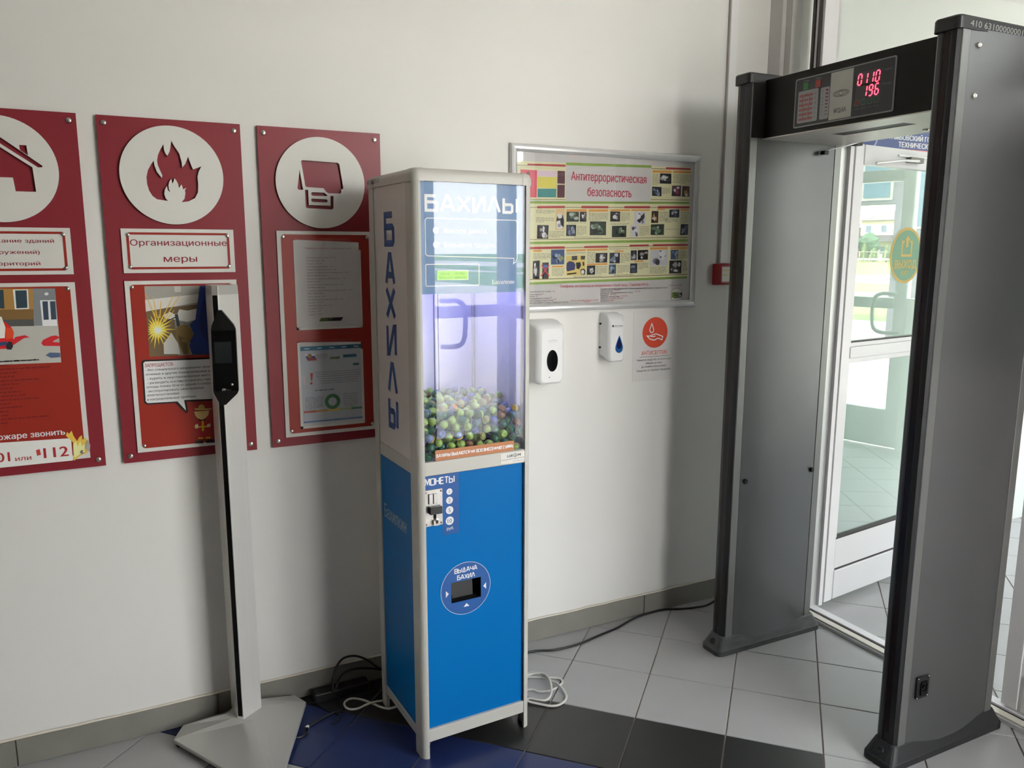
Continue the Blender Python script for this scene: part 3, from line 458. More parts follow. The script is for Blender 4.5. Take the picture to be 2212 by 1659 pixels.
FP2 = [((214, 172, 124), [(1.0856, 1.7266), (1.1234, 1.7275), (1.1236, 1.6488), (1.0842, 1.6491)]), ((22, 22, 24), [(1.1166, 1.7044), (1.1216, 1.6852), (1.121, 1.6609), (1.1149, 1.6576), (1.0983, 1.6557), (1.0888, 1.6605), (1.0885, 1.6846), (1.093, 1.7007)]), ((214, 214, 214), [(1.092, 1.7047), (1.1023, 1.7122), (1.1142, 1.7052), (1.112, 1.6931), (1.0978, 1.6908)]), ((214, 214, 214), [(1.0895, 1.6806), (1.105, 1.6849), (1.1076, 1.6688), (1.1196, 1.6589), (1.1078, 1.6518), (1.0936, 1.6533), (1.0888, 1.6605)]), ((140, 142, 144), [(1.1081, 1.6656), (1.1072, 1.6619), (1.1047, 1.6592), (1.1011, 1.6582), (1.0976, 1.6591), (1.0949, 1.6617), (1.0939, 1.6654), (1.0948, 1.669), (1.0974, 1.6717), (1.1009, 1.6727), (1.1045, 1.6718), (1.1071, 1.6692)]), ((206, 180, 104), [(1.1342, 1.5509), (1.2197, 1.554), (1.2198, 1.4777), (1.1343, 1.4767)]), ((40, 42, 92), [(1.136, 1.5242), (1.1479, 1.5323), (1.1674, 1.5281), (1.1748, 1.5198), (1.1728, 1.4991), (1.1389, 1.4924), (1.1349, 1.5015)]), ((26, 28, 36), [(1.1583, 1.5508), (1.1825, 1.5516), (1.1828, 1.5363), (1.1585, 1.5352)]), ((44, 46, 40), [(1.1987, 1.5516), (1.2183, 1.5516), (1.2171, 1.5382), (1.1994, 1.5375)]), ((24, 26, 32), [(1.1772, 1.526), (1.1967, 1.5279), (1.2008, 1.5154), (1.1923, 1.501), (1.18, 1.5031)]), ((22, 20, 22), [(1.2065, 1.5279), (1.2138, 1.5291), (1.2156, 1.5153), (1.2088, 1.5125)]), ((24, 24, 26), [(1.1996, 1.5009), (1.2144, 1.5028), (1.221, 1.4944), (1.2183, 1.4798), (1.2025, 1.48), (1.1974, 1.4905)]), ((206, 206, 204), [(1.2161, 1.4899), (1.2151, 1.4857), (1.2123, 1.4827), (1.2084, 1.4816), (1.2044, 1.4828), (1.2015, 1.4858), (1.2003, 1.49), (1.2013, 1.4942), (1.2041, 1.4972), (1.2081, 1.4983), (1.212, 1.4971), (1.215, 1.4941)]), ((24, 22, 22), [(1.1381, 1.4849), (1.1803, 1.4886), (1.1804, 1.4836), (1.1391, 1.4799)]), ((30, 30, 34), [(1.0302, 1.5268), (1.0574, 1.5275), (1.0571, 1.4662), (1.0299, 1.4658)]), ((70, 96, 150), [(1.034, 1.5179), (1.0537, 1.5185), (1.0539, 1.5071), (1.0342, 1.5065)]), ((190, 60, 78), [(1.0247, 1.5167), (1.0294, 1.5187), (1.0617, 1.4776), (1.057, 1.4756)]), ((190, 60, 78), [(1.0575, 1.5185), (1.0613, 1.5161), (1.0274, 1.4748), (1.0232, 1.4781)]), ((70, 70, 68), [(1.6955, 1.3876), (1.6948, 1.3794), (1.6922, 1.3719), (1.6877, 1.3654), (1.6818, 1.3606), (1.6747, 1.3576), (1.667, 1.3568), (1.6592, 1.358), (1.6519, 1.3614), (1.6455, 1.3666), (1.6405, 1.3732), (1.6372, 1.3809), (1.6359, 1.389), (1.6365, 1.3971), (1.6391, 1.4046), (1.6435, 1.411), (1.6495, 1.4159), (1.6565, 1.4189), (1.6641, 1.4198), (1.6719, 1.4186), (1.6792, 1.4153), (1.6856, 1.4101), (1.6907, 1.4035), (1.6941, 1.3958)]), ((205, 200, 196), [(1.6943, 1.3876), (1.6937, 1.3798), (1.6912, 1.3726), (1.6869, 1.3664), (1.6811, 1.3618), (1.6743, 1.3589), (1.6669, 1.3581), (1.6595, 1.3593), (1.6524, 1.3626), (1.6463, 1.3675), (1.6415, 1.3739), (1.6383, 1.3812), (1.637, 1.389), (1.6376, 1.3968), (1.6401, 1.4039), (1.6444, 1.41), (1.6501, 1.4147), (1.6568, 1.4176), (1.6642, 1.4184), (1.6716, 1.4173), (1.6787, 1.4141), (1.6849, 1.4092), (1.6898, 1.4028), (1.693, 1.3955)]), ((120, 148, 60), [(1.6414, 1.4023), (1.6801, 1.4024), (1.6687, 1.3801), (1.6396, 1.38)]), ((24, 24, 26), [(1.6803, 1.3988), (1.6937, 1.4003), (1.6925, 1.3796), (1.652, 1.377), (1.653, 1.3805), (1.6698, 1.381)])]
TB = [(0.9358, 1.8723, 1.1235, 1.8738, 2), (1.5252, 1.8734, 1.5588, 1.8292, 9), (1.5752, 1.8213, 1.6168, 1.7971, 6), (1.6269, 1.8777, 1.7167, 1.8414, 8), (1.534, 1.7826, 1.7057, 1.7817, 2), (1.0022, 1.7227, 1.0811, 1.7085, 4), (1.0024, 1.695, 1.0815, 1.6756, 4), (1.0584, 1.646, 1.1235, 1.6203, 5), (1.1408, 1.679, 1.2183, 1.6721, 2), (1.1795, 1.6666, 1.2216, 1.6294, 7), (1.2311, 1.7166, 1.3197, 1.6865, 6), (1.1657, 1.6256, 1.2938, 1.6196, 2), (1.3812, 1.7211, 1.4219, 1.6862, 7), (1.3325, 1.6797, 1.4198, 1.6714, 2), (1.4694, 1.67, 1.5186, 1.6299, 8), (1.5646, 1.728, 1.6117, 1.6894, 7), (1.5938, 1.702, 1.6604, 1.6836, 4), (1.6704, 1.7304, 1.7134, 1.6823, 8), (1.5955, 1.661, 1.6644, 1.6553, 2), (1.5507, 1.6315, 1.6908, 1.6284, 1), (0.9896, 1.5625, 1.0658, 1.5388, 5), (1.0718, 1.5062, 1.1257, 1.4768, 6), (1.1353, 1.5673, 1.2207, 1.5569, 3), (1.2278, 1.5682, 1.2651, 1.5234, 8), (1.2688, 1.512, 1.3201, 1.4807, 7), (1.3291, 1.5821, 1.4177, 1.5751, 2), (1.3828, 1.5652, 1.4271, 1.5246, 7), (1.3687, 1.5164, 1.4258, 1.4837, 6), (1.4293, 1.5853, 1.5152, 1.5782, 2), (1.4676, 1.5243, 1.5182, 1.4979, 5), (1.5258, 1.5087, 1.6087, 1.4794, 6), (1.6711, 1.5727, 1.7149, 1.5363, 6), (1.6898, 1.5319, 1.7158, 1.4826, 7), (1.1683, 1.4762, 1.2925, 1.467, 2), (1.3533, 1.4803, 1.495, 1.4729, 1), (1.0102, 1.8582, 1.0855, 1.8457, 4), (1.0104, 1.8376, 1.0851, 1.8062, 7), (1.0107, 1.7946, 1.0846, 1.7704, 6)]
FT = [('Антитеррористическая', 1.1502, 1.8344, 1.4963, 0.0318, (168, 44, 66)), ('безопасность', 1.2235, 1.7783, 1.4265, 0.0323, (168, 44, 66)), ('Телефоны экстренных и специальных служб (код г.Тамбова 475-2)', 1.1061, 1.4316, 1.5204, 0.0108, (168, 44, 66)), ('Единая диспетчерская служба', 0.9514, 1.416, 1.0672, 0.0052, (40, 36, 36)), ('112', 1.0738, 1.4157, 1.0862, 0.0054, (168, 44, 66)), ('Пожарная охрана', 0.9514, 1.4058, 1.0267, 0.0053, (40, 36, 36)), ('01', 1.0304, 1.4068, 1.037, 0.0053, (168, 44, 66)), ('Полиция', 0.9515, 1.3981, 0.9968, 0.0053, (40, 36, 36)), ('02', 1.0033, 1.3984, 1.0108, 0.0054, (168, 44, 66)), ('Скорая медицинская помощь', 0.9515, 1.3899, 1.0636, 0.0053, (40, 36, 36)), ('03', 1.0655, 1.3919, 1.0722, 0.0054, (168, 44, 66)), ('Аварийная служба газовых сетей', 0.9516, 1.3818, 1.079, 0.0053, (40, 36, 36)), ('04', 1.0828, 1.3848, 1.0904, 0.0054, (168, 44, 66)), ('Дежурная часть УМВД России по Тамбовской области', 0.9516, 1.3736, 1.1456, 0.0053, (40, 36, 36)), ('79-01-02, 79-02-40, 72-02-22, 71-42-42', 1.1544, 1.3771, 1.2835, 0.0054, (168, 44, 66)), ('Дежурная часть Управления ГИБДД УМВД России по Тамбовской области', 0.9516, 1.3663, 1.2106, 0.0053, (40, 36, 36)), ('55-66-67', 1.2165, 1.372, 1.2444, 0.0055, (168, 44, 66)), ('Дежурный ФСБ России по Тамбовской области', 0.9517, 1.3606, 1.1239, 0.0053, (40, 36, 36)), ('72-10-01', 1.1288, 1.3635, 1.1555, 0.0055, (168, 44, 66)), ('Старший оперативный дежурный ЦУКС Главного управления МЧС России по Тамбовской области', 1.2912, 1.4195, 1.6192, 0.0055, (40, 36, 36)), ('79-20-42, 72-10-02', 1.6247, 1.4277, 1.689, 0.0058, (168, 44, 66)), ('Служба спасения', 1.2914, 1.4118, 1.35, 0.0055, (40, 36, 36)), ('72-20-20', 1.3552, 1.4138, 1.3821, 0.0056, (168, 44, 66)), ('Центральная городская диспетчерская служба', 1.2915, 1.4041, 1.4473, 0.0055, (40, 36, 36)), ('72-03-20', 1.4536, 1.4074, 1.4813, 0.0056, (168, 44, 66)), ('Водоканал', 1.2917, 1.3964, 1.3299, 0.0056, (40, 36, 36)), ('72-11-30', 1.3376, 1.397, 1.3659, 0.0056, (168, 44, 66)), ('Аварийная тепловых сетей', 1.2919, 1.3887, 1.3817, 0.0056, (40, 36, 36)), ('72-02-02', 1.3911, 1.3906, 1.4193, 0.0056, (168, 44, 66)), ('Электросети', 1.2921, 1.381, 1.3314, 0.0056, (40, 36, 36)), ('79-31-87, 72-27-59', 1.3365, 1.3816, 1.3986, 0.0056, (168, 44, 66)), ('Теплосети', 1.2923, 1.3733, 1.3254, 0.0056, (40, 36, 36)), ('53-28-07', 1.328, 1.3741, 1.3563, 0.0055, (168, 44, 66)), ('Радиоузел', 1.2925, 1.3656, 1.3246, 0.0056, (40, 36, 36)), ('083', 1.3266, 1.3663, 1.3389, 0.0056, (168, 44, 66)), ('Sk', 1.6461, 1.3852, 1.6752, 0.0162, (60, 66, 60)), ('A', 1.6744, 1.38, 1.6924, 0.0153, (220, 220, 216))]
T2 = [('Организационные', -0.3708, 1.5853, -0.0971, 0.0178, (120, 30, 40)), ('меры', -0.2819, 1.5367, -0.1867, 0.0196, (120, 30, 40))]
T2B = [('ЗАПРЕЩАЕТСЯ:', -0.3562, 1.2186, -0.2757, 0.0107, (140, 30, 30)), ('- без специального разрешения проводить', -0.3555, 1.2062, -0.1411, 0.007, (46, 40, 38)), ('огневые и другие пожароопасные работы', -0.3557, 1.1929, -0.1399, 0.007, (46, 40, 38)), ('- курить в неустановленных местах', -0.3521, 1.1793, -0.1587, 0.0071, (46, 40, 38)), ('- разводить костры и сжигать горючие', -0.3523, 1.166, -0.1451, 0.0071, (46, 40, 38)), ('отходы ближе 50 м от зданий и сооружений', -0.3558, 1.1534, -0.141, 0.007, (46, 40, 38)), ('- эксплуатировать неисправные', -0.3586, 1.1402, -0.1909, 0.0071, (46, 40, 38)), ('электроустановки', -0.3564, 1.1279, -0.2651, 0.0071, (46, 40, 38)), ('и нагревательные приборы.', -0.3566, 1.1145, -0.2143, 0.0071, (46, 40, 38))]
T1 = [('Содержание зданий', -0.7791, 1.5925, -0.5667, 0.0103, (120, 30, 40)), ('(сооружений)', -0.7482, 1.5609, -0.6044, 0.0104, (120, 30, 40)), ('и территорий', -0.7511, 1.529, -0.6057, 0.0105, (120, 30, 40))]
T1B = [('При пожаре звонить', -0.8179, 1.0316, -0.5844, 0.017, (212, 208, 202)), ('01', -0.7626, 0.9669, -0.7288, 0.0283, (150, 34, 40)), ('или', -0.7166, 0.9653, -0.6764, 0.0136, (150, 34, 40)), ('112', -0.6447, 0.9657, -0.5801, 0.0314, (150, 34, 40))]
TA = [('АНТИСЕПТИК', 1.5013, 1.1456, 1.6329, 0.0172, (190, 60, 40)), ('Нанести средство на кисти рук,', 1.4802, 1.122, 1.6538, 0.0086, (44, 42, 44)), ('втереть в кожу', 1.5254, 1.1073, 1.6078, 0.0087, (44, 42, 44)), ('до полного высыхания.', 1.5031, 1.0934, 1.6294, 0.0087, (44, 42, 44)), ('Средство не требует смывания.', 1.4794, 1.0777, 1.6532, 0.0086, (44, 42, 44))]
ADISC = [(1.5638, 1.3007), (1.5688, 1.175), (1.5038, 1.2408), (1.631, 1.2361)]
ADROP = [(1.5496, 1.275), (1.543, 1.2598), (1.5394, 1.2491), (1.5437, 1.2407), (1.5502, 1.2381), (1.5566, 1.2401), (1.5603, 1.2482), (1.5566, 1.2592)]
AHAND = [(1.5275, 1.225), (1.5443, 1.2242), (1.549, 1.2279), (1.5722, 1.2322), (1.6072, 1.2196), (1.6025, 1.2055), (1.5892, 1.2121), (1.5778, 1.2127), (1.5671, 1.2072), (1.557, 1.2071), (1.5407, 1.2128)]
AHAND2 = [(1.5464, 1.2224), (1.5605, 1.2208), (1.5693, 1.2237)]
ALINE = [(1.4916, 1.1379), (1.6423, 1.1384)]
# ================================================================== THE SETTING
XW = 2.105            # plane of the short end wall
ZC = 3.2              # ceiling height
mb = MB().box(-3.2, 2.105, 0.0, 0.2, -0.05, ZC, wall_m); struct(mb.build('wall_back'), 'cream painted wall carrying the red safety boards')
mb = MB().box(-3.35, -3.2, -5.0, 0.2, -0.05, ZC, wall_m); struct(mb.build('wall_left'))
mb = MB().box(-3.35, 2.32, -5.2, 0.2, ZC, ZC + 0.2, ceil_m); struct(mb.build('ceiling'))
# floor slab with grout, tiles laid on it at 45 degrees
mb = MB().box(-3.2, 5.45, -2.3, 0.05, -0.06, -0.004, grout_m).box(-3.2, 2.3, -5.0, -2.3, -0.06, -0.004, grout_m); floor = struct(mb.build('floor'), 'diagonally laid tiled floor in grey with a black and a blue band')
T = 0.30; TH = math.radians(-45.535); TO = Vector((1.0682, -0.2095))
E1 = Vector((math.cos(TH), math.sin(TH))); E2 = Vector((-math.sin(TH), math.cos(TH)))
GAP = 0.0022
full_tile = {}
def tile_mesh(poly, m, nm):
    b = MB(); ch = 0.0012
    cx = sum(q[0] for q in poly) / len(poly); cy = sum(q[1] for q in poly) / len(poly)
    def ins(q, d):
        v = Vector((q[0] - cx, q[1] - cy)); L = v.length
        return (q[0] - v.x / L * d, q[1] - v.y / L * d)
    low = [(q[0], q[1], -0.006) for q in poly]; mid = [(q[0], q[1], -ch) for q in poly]; top = [(*ins(q, ch * 1.4), 0.0) for q in poly]
    b.loft([low, mid, top], m, caps=False); b.add(top, [tuple(range(len(top)))], m)
    return b
def lay_tiles(X0, X1, Y0, Y1, parent):
    for i in range(-30, 31):
        for j in range(-30, 31):
            c = TO + E1 * T * (i + 0.5) + E2 * T * (j + 0.5)
            if not (X0 - 0.3 < c.x < X1 + 0.3 and Y0 - 0.3 < c.y < Y1 + 0.3): continue
            if c.x < -0.45 and c.y < -1.2: continue                  # never in the picture
            row = j
            m = tile_black if (row == -2 and i < 3) else tile_blue if (row == -3 and i < 3) else tile_grey
            if c.x > 2.2: m = tile_grey
            P = [TO + E1 * (T * (i + a) + sa * GAP) + E2 * (T * (j + b) + sb * GAP) for a, b, sa, sb in ((0, 0, 1, 1), (1, 0, -1, 1), (1, 1, -1, -1), (0, 1, 1, -1))]
            P = [(q.x, q.y) for q in P]
            inside = all(X0 <= q[0] <= X1 and Y0 <= q[1] <= Y1 for q in P)
            if inside:
                if m.name not in full_tile:
                    o = tile_mesh([(q[0] - c.x, q[1] - c.y) for q in P], m, 'tile').build('tile', floor, world=False)
                    full_tile[m.name] = o.data
                else:
                    o = bpy.data.objects.new('tile', full_tile[m.name]); COL.objects.link(o); o.parent = floor
                o.location = (c.x, c.y, rnd.uniform(-0.0004, 0.0))
            else:
                Q = clip_poly(P, X0, X1, Y0, Y1)
                if len(Q) < 3: continue
                ar = abs(sum(Q[k][0] * Q[(k + 1) % len(Q)][1] - Q[(k + 1) % len(Q)][0] * Q[k][1] for k in range(len(Q)))) / 2
                if ar < 2e-4: continue
                tile_mesh(Q, m, 'tile').build('tile', floor)
lay_tiles(-1.9, 2.162, -2.3, -0.002, floor)
lay_tiles(2.262, 5.44, -2.24, 0.048, floor)
# skirting of 0.586 m tiles
b0 = MB().box(-3.2, 2.1, -0.004, 0.0, 0.0, 0.088, grout_m); bb = struct(b0.build('baseboard_back'), 'grey ceramic skirting along the cream wall')
xs = [-0.7956 + 0.5863 * k for k in range(-3, 6)]
for a, c in zip(xs[:-1], xs[1:]):
    c2 = min(c, 2.1)
    if c2 - a < 0.02: continue
    MB().box(a + 0.0015, c2 - 0.0015, -0.0095, -0.001, 0.001, 0.0900, tile_base).build('skirting_tile', bb, bevel=0.0012, seg=1)
pts = []
k = -3.2
while k < 2.1:
    pts.append((k, -0.0055, 0.0915 + rnd.uniform(-0.0012, 0.0018))); k += 0.045
MB().tube(pts, 0.0042, caulk_m, n=6).build('sealant', bb)

# ---- end wall with the door opening
mb = MB().box(XW, XW + 0.16, -0.070, 0.2, -0.05, ZC, mat('end_wall_shade', (0.60, 0.585, 0.56), 0.6, var=0.03)); struct(mb.build('wall_right'), 'narrow return of the wall beside the door frame, its shade painted in')  # wall colour darkened for the shade on this turned face
mb = MB().box(2.165, 2.30, -2.14, -0.07, 2.82, ZC, wall_m); struct(mb.build('wall_transom'))
mb = MB().box(2.212, 2.218, -2.14, -0.262, 2.16, 2.82, win_glass); struct(mb.build('window_transom'), 'plain transom glass above the entrance doors')
t = thing('door_frame', (2.2, -0.2, 0), 'white aluminium entrance door frame beside the metal detector', 'door frame'); t['kind'] = 'structure'
MB().box(2.125, 2.22, -0.104, -0.0705, 0.0, ZC, mat('beige_profile', (0.50, 0.48, 0.45), 0.4, var=0.02)).build('post', t)
MB().box(2.150, 2.22, -0.209, -0.1045, 0.0, 2.16, door_white).build('side_panel', t)
MB().box(2.180, 2.186, -0.209, -0.1045, 2.16, 2.82, win_glass).build('side_light', t)
MB().box(2.128, 2.23, -0.222, -0.2095, 0.0, 2.82, gasket).build('gasket_strip', t)
MB().box(2.135, 2.23, -0.2395, -0.2225, 0.0, 2.82, door_white).build('mullion', t)
MB().box(2.128, 2.23, -0.2485, -0.2400, 0.0, 2.82, gasket).build('gasket_strip', t)
MB().box(2.140, 2.23, -0.2615, -0.2490, 0.0, 2.82, door_white).build('mullion', t)
MB().box(2.205, 2.285, -0.302, -0.262, 0.0, 2.16, alu_frame).build('jamb', t, bevel=0.002)
MB().box(2.268, 2.290, -0.318, -0.302, 0.02, 2.10, door_white).build('stop_bead', t, bevel=0.001)
MB().box(2.205, 2.285, -2.10, -0.302, 2.075, 2.16, alu_frame).build('head', t, bevel=0.002)
# threshold
t = thing('trim_1', (2.21, -1.2, 0), 'ridged aluminium threshold across the entrance doorway', 'threshold'); t['kind'] = 'structure'
MB().box(2.162, 2.262, -2.10, -0.262, -0.004, 0.014, alu_frame).build('sill_plate', t, bevel=0.002)
MB().box(2.170, 2.202, -2.10, -0.262, 0.014, 0.020, mat('cream_aluminium', (0.74, 0.70, 0.60), 0.4, var=0.03)).build('ridge', t, bevel=0.001)
MB().box(2.203, 2.217, -2.10, -0.262, 0.0135, 0.0155, gasket).build('groove', t)
MB().box(2.218, 2.258, -2.10, -0.262, 0.014, 0.022, door_white).build('ridge', t, bevel=0.001)

def door_leaf(name, label, W_, mp, sticker):
    lg = leaf_glass if sticker else glass('dimmed_pane_glass', 0.06, (0.30, 0.31, 0.30), 1.2)
    """mp(a, w, z): a along the leaf from the hinge, w towards the viewer"""
    root = bpy.data.objects.new(name, None); COL.objects.link(root); struct(root, label)
    def bx(a0, a1, w0, w1, z0, z1, m, nm, bev=0.0015, par=None):
        b = MB(); b.box(a0, a1, w0, w1, z0, z1, m)
        b.v = [mp(*p) for p in b.v]
        return b.build(nm, par or root, bevel=bev, seg=1)
    st = 0.066
    bx(0, st - 0.012, -0.02, 0.022, 0.03, 2.0, door_white, 'stile'); bx(W_ - st + 0.012, W_, -0.02, 0.022, 0.03, 2.0, door_white, 'stile')
    bx(st - 0.012, st + 0.006, -0.012, 0.015, 0.03, 2.0, door_white, 'stile_bead'); bx(W_ - st - 0.006, W_ - st + 0.012, -0.012, 0.015, 0.03, 2.0, door_white, 'stile_bead')
    bx(st, W_ - st, -0.02, 0.020, 1.922, 2.0, door_white, 'top_rail')
    bx(st, W_ - st, -0.02, 0.012, 1.168, 1.190, door_white, 'middle_rail_bead'); bx(st, W_ - st, -0.02, 0.020, 1.120, 1.168, door_white, 'middle_rail'); bx(st, W_ - st, -0.02, 0.014, 1.098, 1.120, door_white, 'middle_rail_bead')
    bx(st, W_ - st, 0.0125, 0.0135, 1.186, 1.192, gasket, 'gasket_line', 0)
    bx(st, W_ - st, -0.02, 0.016, 0.172, 0.312, door_white, 'kick_panel'); bx(st, W_ - st, -0.02, 0.020, 0.03, 0.162, door_white, 'bottom_rail')
    bx(st, W_ - st, -0.015, 0.0125, 0.160, 0.174, gasket, 'gasket_line', 0); bx(st, W_ - st, -0.015, 0.0165, 0.310, 0.317, gasket, 'gasket_line', 0)
    g1 = bx(st, W_ - st, -0.003, 0.003, 1.188, 1.924, lg, 'glass_pane', 0); g2 = bx(st, W_ - st, -0.003, 0.003, 0.314, 1.10, leaf_glass, 'glass_pane', 0) if sticker else bx(st, W_ - st, -0.018, 0.010, 0.314, 1.10, door_white, 'lower_panel', 0)
    if sticker:
        P3 = lambda u, v, w: mp(u, w, v)
        yel = mat('sticker_yellow', (0.62, 0.42, 0.10), 0.5, var=0.02); grn = mat('sticker_green', (0.19, 0.36, 0.22), 0.5, var=0.02)
        b = MB(); c0 = (0.452, 1.552); R0 = 0.123
        b.prism(circle(*c0, R0, 48), 0.0032, 0.0040, P3, yel); b.flat(circle(*c0, R0 * 0.90, 48), 0.0043, P3, grn)
        b.strokes([[(c0[0] - 0.022, 1.612), (c0[0] - 0.037, 1.612), (c0[0] - 0.037, 1.552), (c0[0] + 0.037, 1.552), (c0[0] + 0.037, 1.612), (c0[0] + 0.022, 1.612)]], 0.010, yel, P3, 0.0046)
        b.flat([(c0[0] - 0.009, 1.588), (c0[0] + 0.009, 1.588), (c0[0] + 0.009, 1.618), (c0[0] + 0.022, 1.618), (c0[0], 1.640), (c0[0] - 0.022, 1.618), (c0[0] - 0.009, 1.618)], 0.0047, P3, yel)
        b.text('ВЫХОД', c0[0], 1.496, 0.172, 0.036, yel, P3, 0.0047, bold=0.03, align='C'); b.text('EXIT', c0[0], 1.468, 0.060, 0.018, yel, P3, 0.0047, bold=0.03, align='C')
        b.build('exit_sticker', g1, label='round green exit sticker with yellow rim on the door glass')
        # closer rail on the head of the leaf
        c = MB(); c.box(0.30, 0.86, 0.020, 0.026, 1.968, 1.975, alu); c.v = [mp(*p) for p in c.v]; c.build('closer_rail', root)
        c = MB(); c.box(0.36, 0.46, 0.020, 0.045, 1.945, 1.968, mat('closer_grey', (0.20, 0.19, 0.16), 0.4, metal=0.5)); c.v = [mp(*p) for p in c.v]; c.build('closer_block', root, bevel=0.002)
        c = MB(); c.tube([mp(0.41, 0.05, 1.952), mp(0.26, 0.065, 1.945), mp(0.10, 0.05, 1.925)], 0.006, alu_frame, n=6); c.build('closer_arm', root)
    return root
# open leaf, swung out into the vestibule
LD = Vector((0.9923, 0.1237)); LN = Vector((0.1237, -0.9923)); LO = Vector((2.2945, -0.298))
door_leaf('door_1', 'open white glazed door with a round green exit sticker', 0.86, lambda a, w, z: (LO.x + LD.x * a + LN.x * w, LO.y + LD.y * a + LN.y * w, z), True)
# closed leaf, seen past the nearer detector post
door_leaf('door_2', 'closed white glazed door leaf behind the nearer detector post', 0.90, lambda a, w, z: (2.245 - w, -2.06 + a, z), False)
# ---- vestibule shell
mb = MB().box(2.30, 5.6, 0.05, 0.2, -0.05, 3.0, vest_m); struct(mb.build('wall_vestibule_side'))
vs_ = thing('window_vestibule_added', (3.9, -2.3, 0), 'unseen side of the vestibule, glazing added for daylight', 'window'); vs_['kind'] = 'structure'  # unseen side, glazing added to brighten the vestibule
for x in (2.36, 3.37, 4.38, 5.42): MB().box(x - 0.04, x + 0.04, -2.33, -2.26, -0.05, 2.82, door_white).build('mullion', vs_)
for z0, z1 in ((-0.05, 0.30), (1.12, 1.20), (2.10, 2.19), (2.74, 2.82)): MB().box(2.32, 5.46, -2.32, -2.27, z0, z1, door_white).build('rail', vs_)
MB().box(2.32, 5.46, -2.298, -2.292, 0.30, 2.74, glass('daylight_dimming_glass', 0.05, (0.45, 0.46, 0.45))).build('pane', vs_)  # tint added to hold the extra daylight down
mb = MB().box(2.30, 5.52, -2.36, 0.2, 2.82, 3.0, ceil_m); struct(mb.build('ceiling_vestibule'))
mb = MB().box(5.40, 5.52, -2.24, 0.05, 2.62, 2.82, door_white); struct(mb.build('wall_outer_head'))
vp_m = mat('vestibule_panel', (0.55, 0.61, 0.57), 0.4, var=0.02)
mb = MB().box(5.40, 5.52, -0.95, -0.87, -0.05, 2.62, vp_m); struct(mb.build('wall_outer'))
mb = MB().box(5.40, 5.52, -1.345, 0.05, -0.05, 1.205, vp_m); struct(mb.build('wall_outer_low'))
mb = MB().box(5.447, 5.453, -1.345, 0.05, 1.205, 2.62, win_glass); struct(mb.build('window_sidelight'), 'fixed side light beside the outer doors')
fm = mat('outer_door_profile', (0.52, 0.58, 0.55), 0.35, var=0.02)
def glazed_leaf(name, label, x, y0, y1, handle, hside, profile, H):
    root = bpy.data.objects.new(name, None); COL.objects.link(root); struct(root, label)
    for a, c, z0, z1, nm in ((y0, y0 + 0.09, 0.01, H, 'stile'), (y1 - 0.10, y1, 0.01, H, 'stile'), (y0 + 0.09, y1 - 0.10, 0.01, 0.16, 'bottom_rail'), (y0 + 0.09, y1 - 0.10, 0.165, 0.312, 'kick_panel'), (y0 + 0.09, y1 - 0.10, 1.12, 1.205, 'middle_rail'), (y0 + 0.09, y1 - 0.10, 2.10, 2.19, 'top_rail'), (y0 + 0.09, y1 - 0.10, H - 0.08, H, 'transom_rail')):
        MB().box(x - 0.03, x + 0.03, a, c, z0, z1, profile).build(nm, root, bevel=0.003, seg=1)
    MB().box(x - 0.003, x + 0.003, y0 + 0.09, y1 - 0.10, 0.312, 2.10, win_glass).build('glass_pane', root)
    MB().box(x - 0.003, x + 0.003, y0 + 0.09, y1 - 0.10, 2.19, H - 0.08, win_glass).build('glass_pane', root)
    if handle:
        yh, s = (y1 - 0.075, -1) if hside > 0 else (y0 + 0.075, 1); xi = x - 0.05
        P = smooth_path([(xi, yh, 1.24), (xi - 0.03, yh + s * 0.03, 1.24), (xi - 0.04, yh + s * 0.11, 1.235), (xi - 0.04, yh + s * 0.155, 1.18), (xi - 0.04, yh + s * 0.155, 1.02), (xi - 0.04, yh + s * 0.13, 0.955), (xi - 0.04, yh + s * 0.07, 0.935), (xi - 0.02, yh + s * 0.01, 0.935), (xi + 0.03, yh - s * 0.02, 0.935)], 5)
        MB().tube(P, 0.017, mat('handle_green_grey', (0.42, 0.47, 0.44), 0.35, metal=0.2), n=10).build('pull_handle', root)
glazed_leaf('door_3', 'white glazed outer entrance door with a curved pull handle', 5.45, -2.24, -1.355, True, 1, fm, 2.62)
# ---- glazing of the hall towards the vestibule, past the closed leaf (its reflection shows in the machine front)
yy = -2.37; n = 1
while yy > -2.6:
    glazed_leaf('window_%d' % n, 'tall glazed bay of the hall front, number %d from the vestibule' % n, 2.235, yy - 0.80, yy, n in (2, 3, 4), 1 if n % 2 else -1, door_white, 3.12); yy -= 0.802; n += 1
mb = MB().box(2.165, 2.30, -3.30, -2.14, 3.12, ZC, wall_m); struct(mb.build('wall_over_glazing'))
mb = MB().box(2.165, 2.30, -2.37, -2.14, -0.05, 3.12, wall_m); struct(mb.build('wall_pier'))
mb = MB().box(-3.35, 1.06, -5.15, -5.0, -0.05, ZC, wall_m); struct(mb.build('wall_front'))
mb = MB().box(0.96, 1.06, -5.0, -3.22, -0.05, ZC, wall_m); struct(mb.build('wall_bay'))
mb = MB().box(1.06, 2.30, -3.30, -3.18, 3.10, ZC, wall_m); struct(mb.build('wall_front_head'))
fw = thing('window_front', (1.6, -3.25, 0), 'tall glazed bay behind the camera', 'window'); fw['kind'] = 'structure'
for x in (1.09, 1.67, 2.26): MB().box(x - 0.035, x + 0.035, -3.28, -3.20, -0.05, 3.10, door_white).build('mullion', fw)
for z0, z1 in ((-0.05, 0.30), (1.12, 1.20), (2.10, 2.19), (3.02, 3.10)): MB().box(1.09, 2.26, -3.27, -3.21, z0, z1, door_white).build('rail', fw)
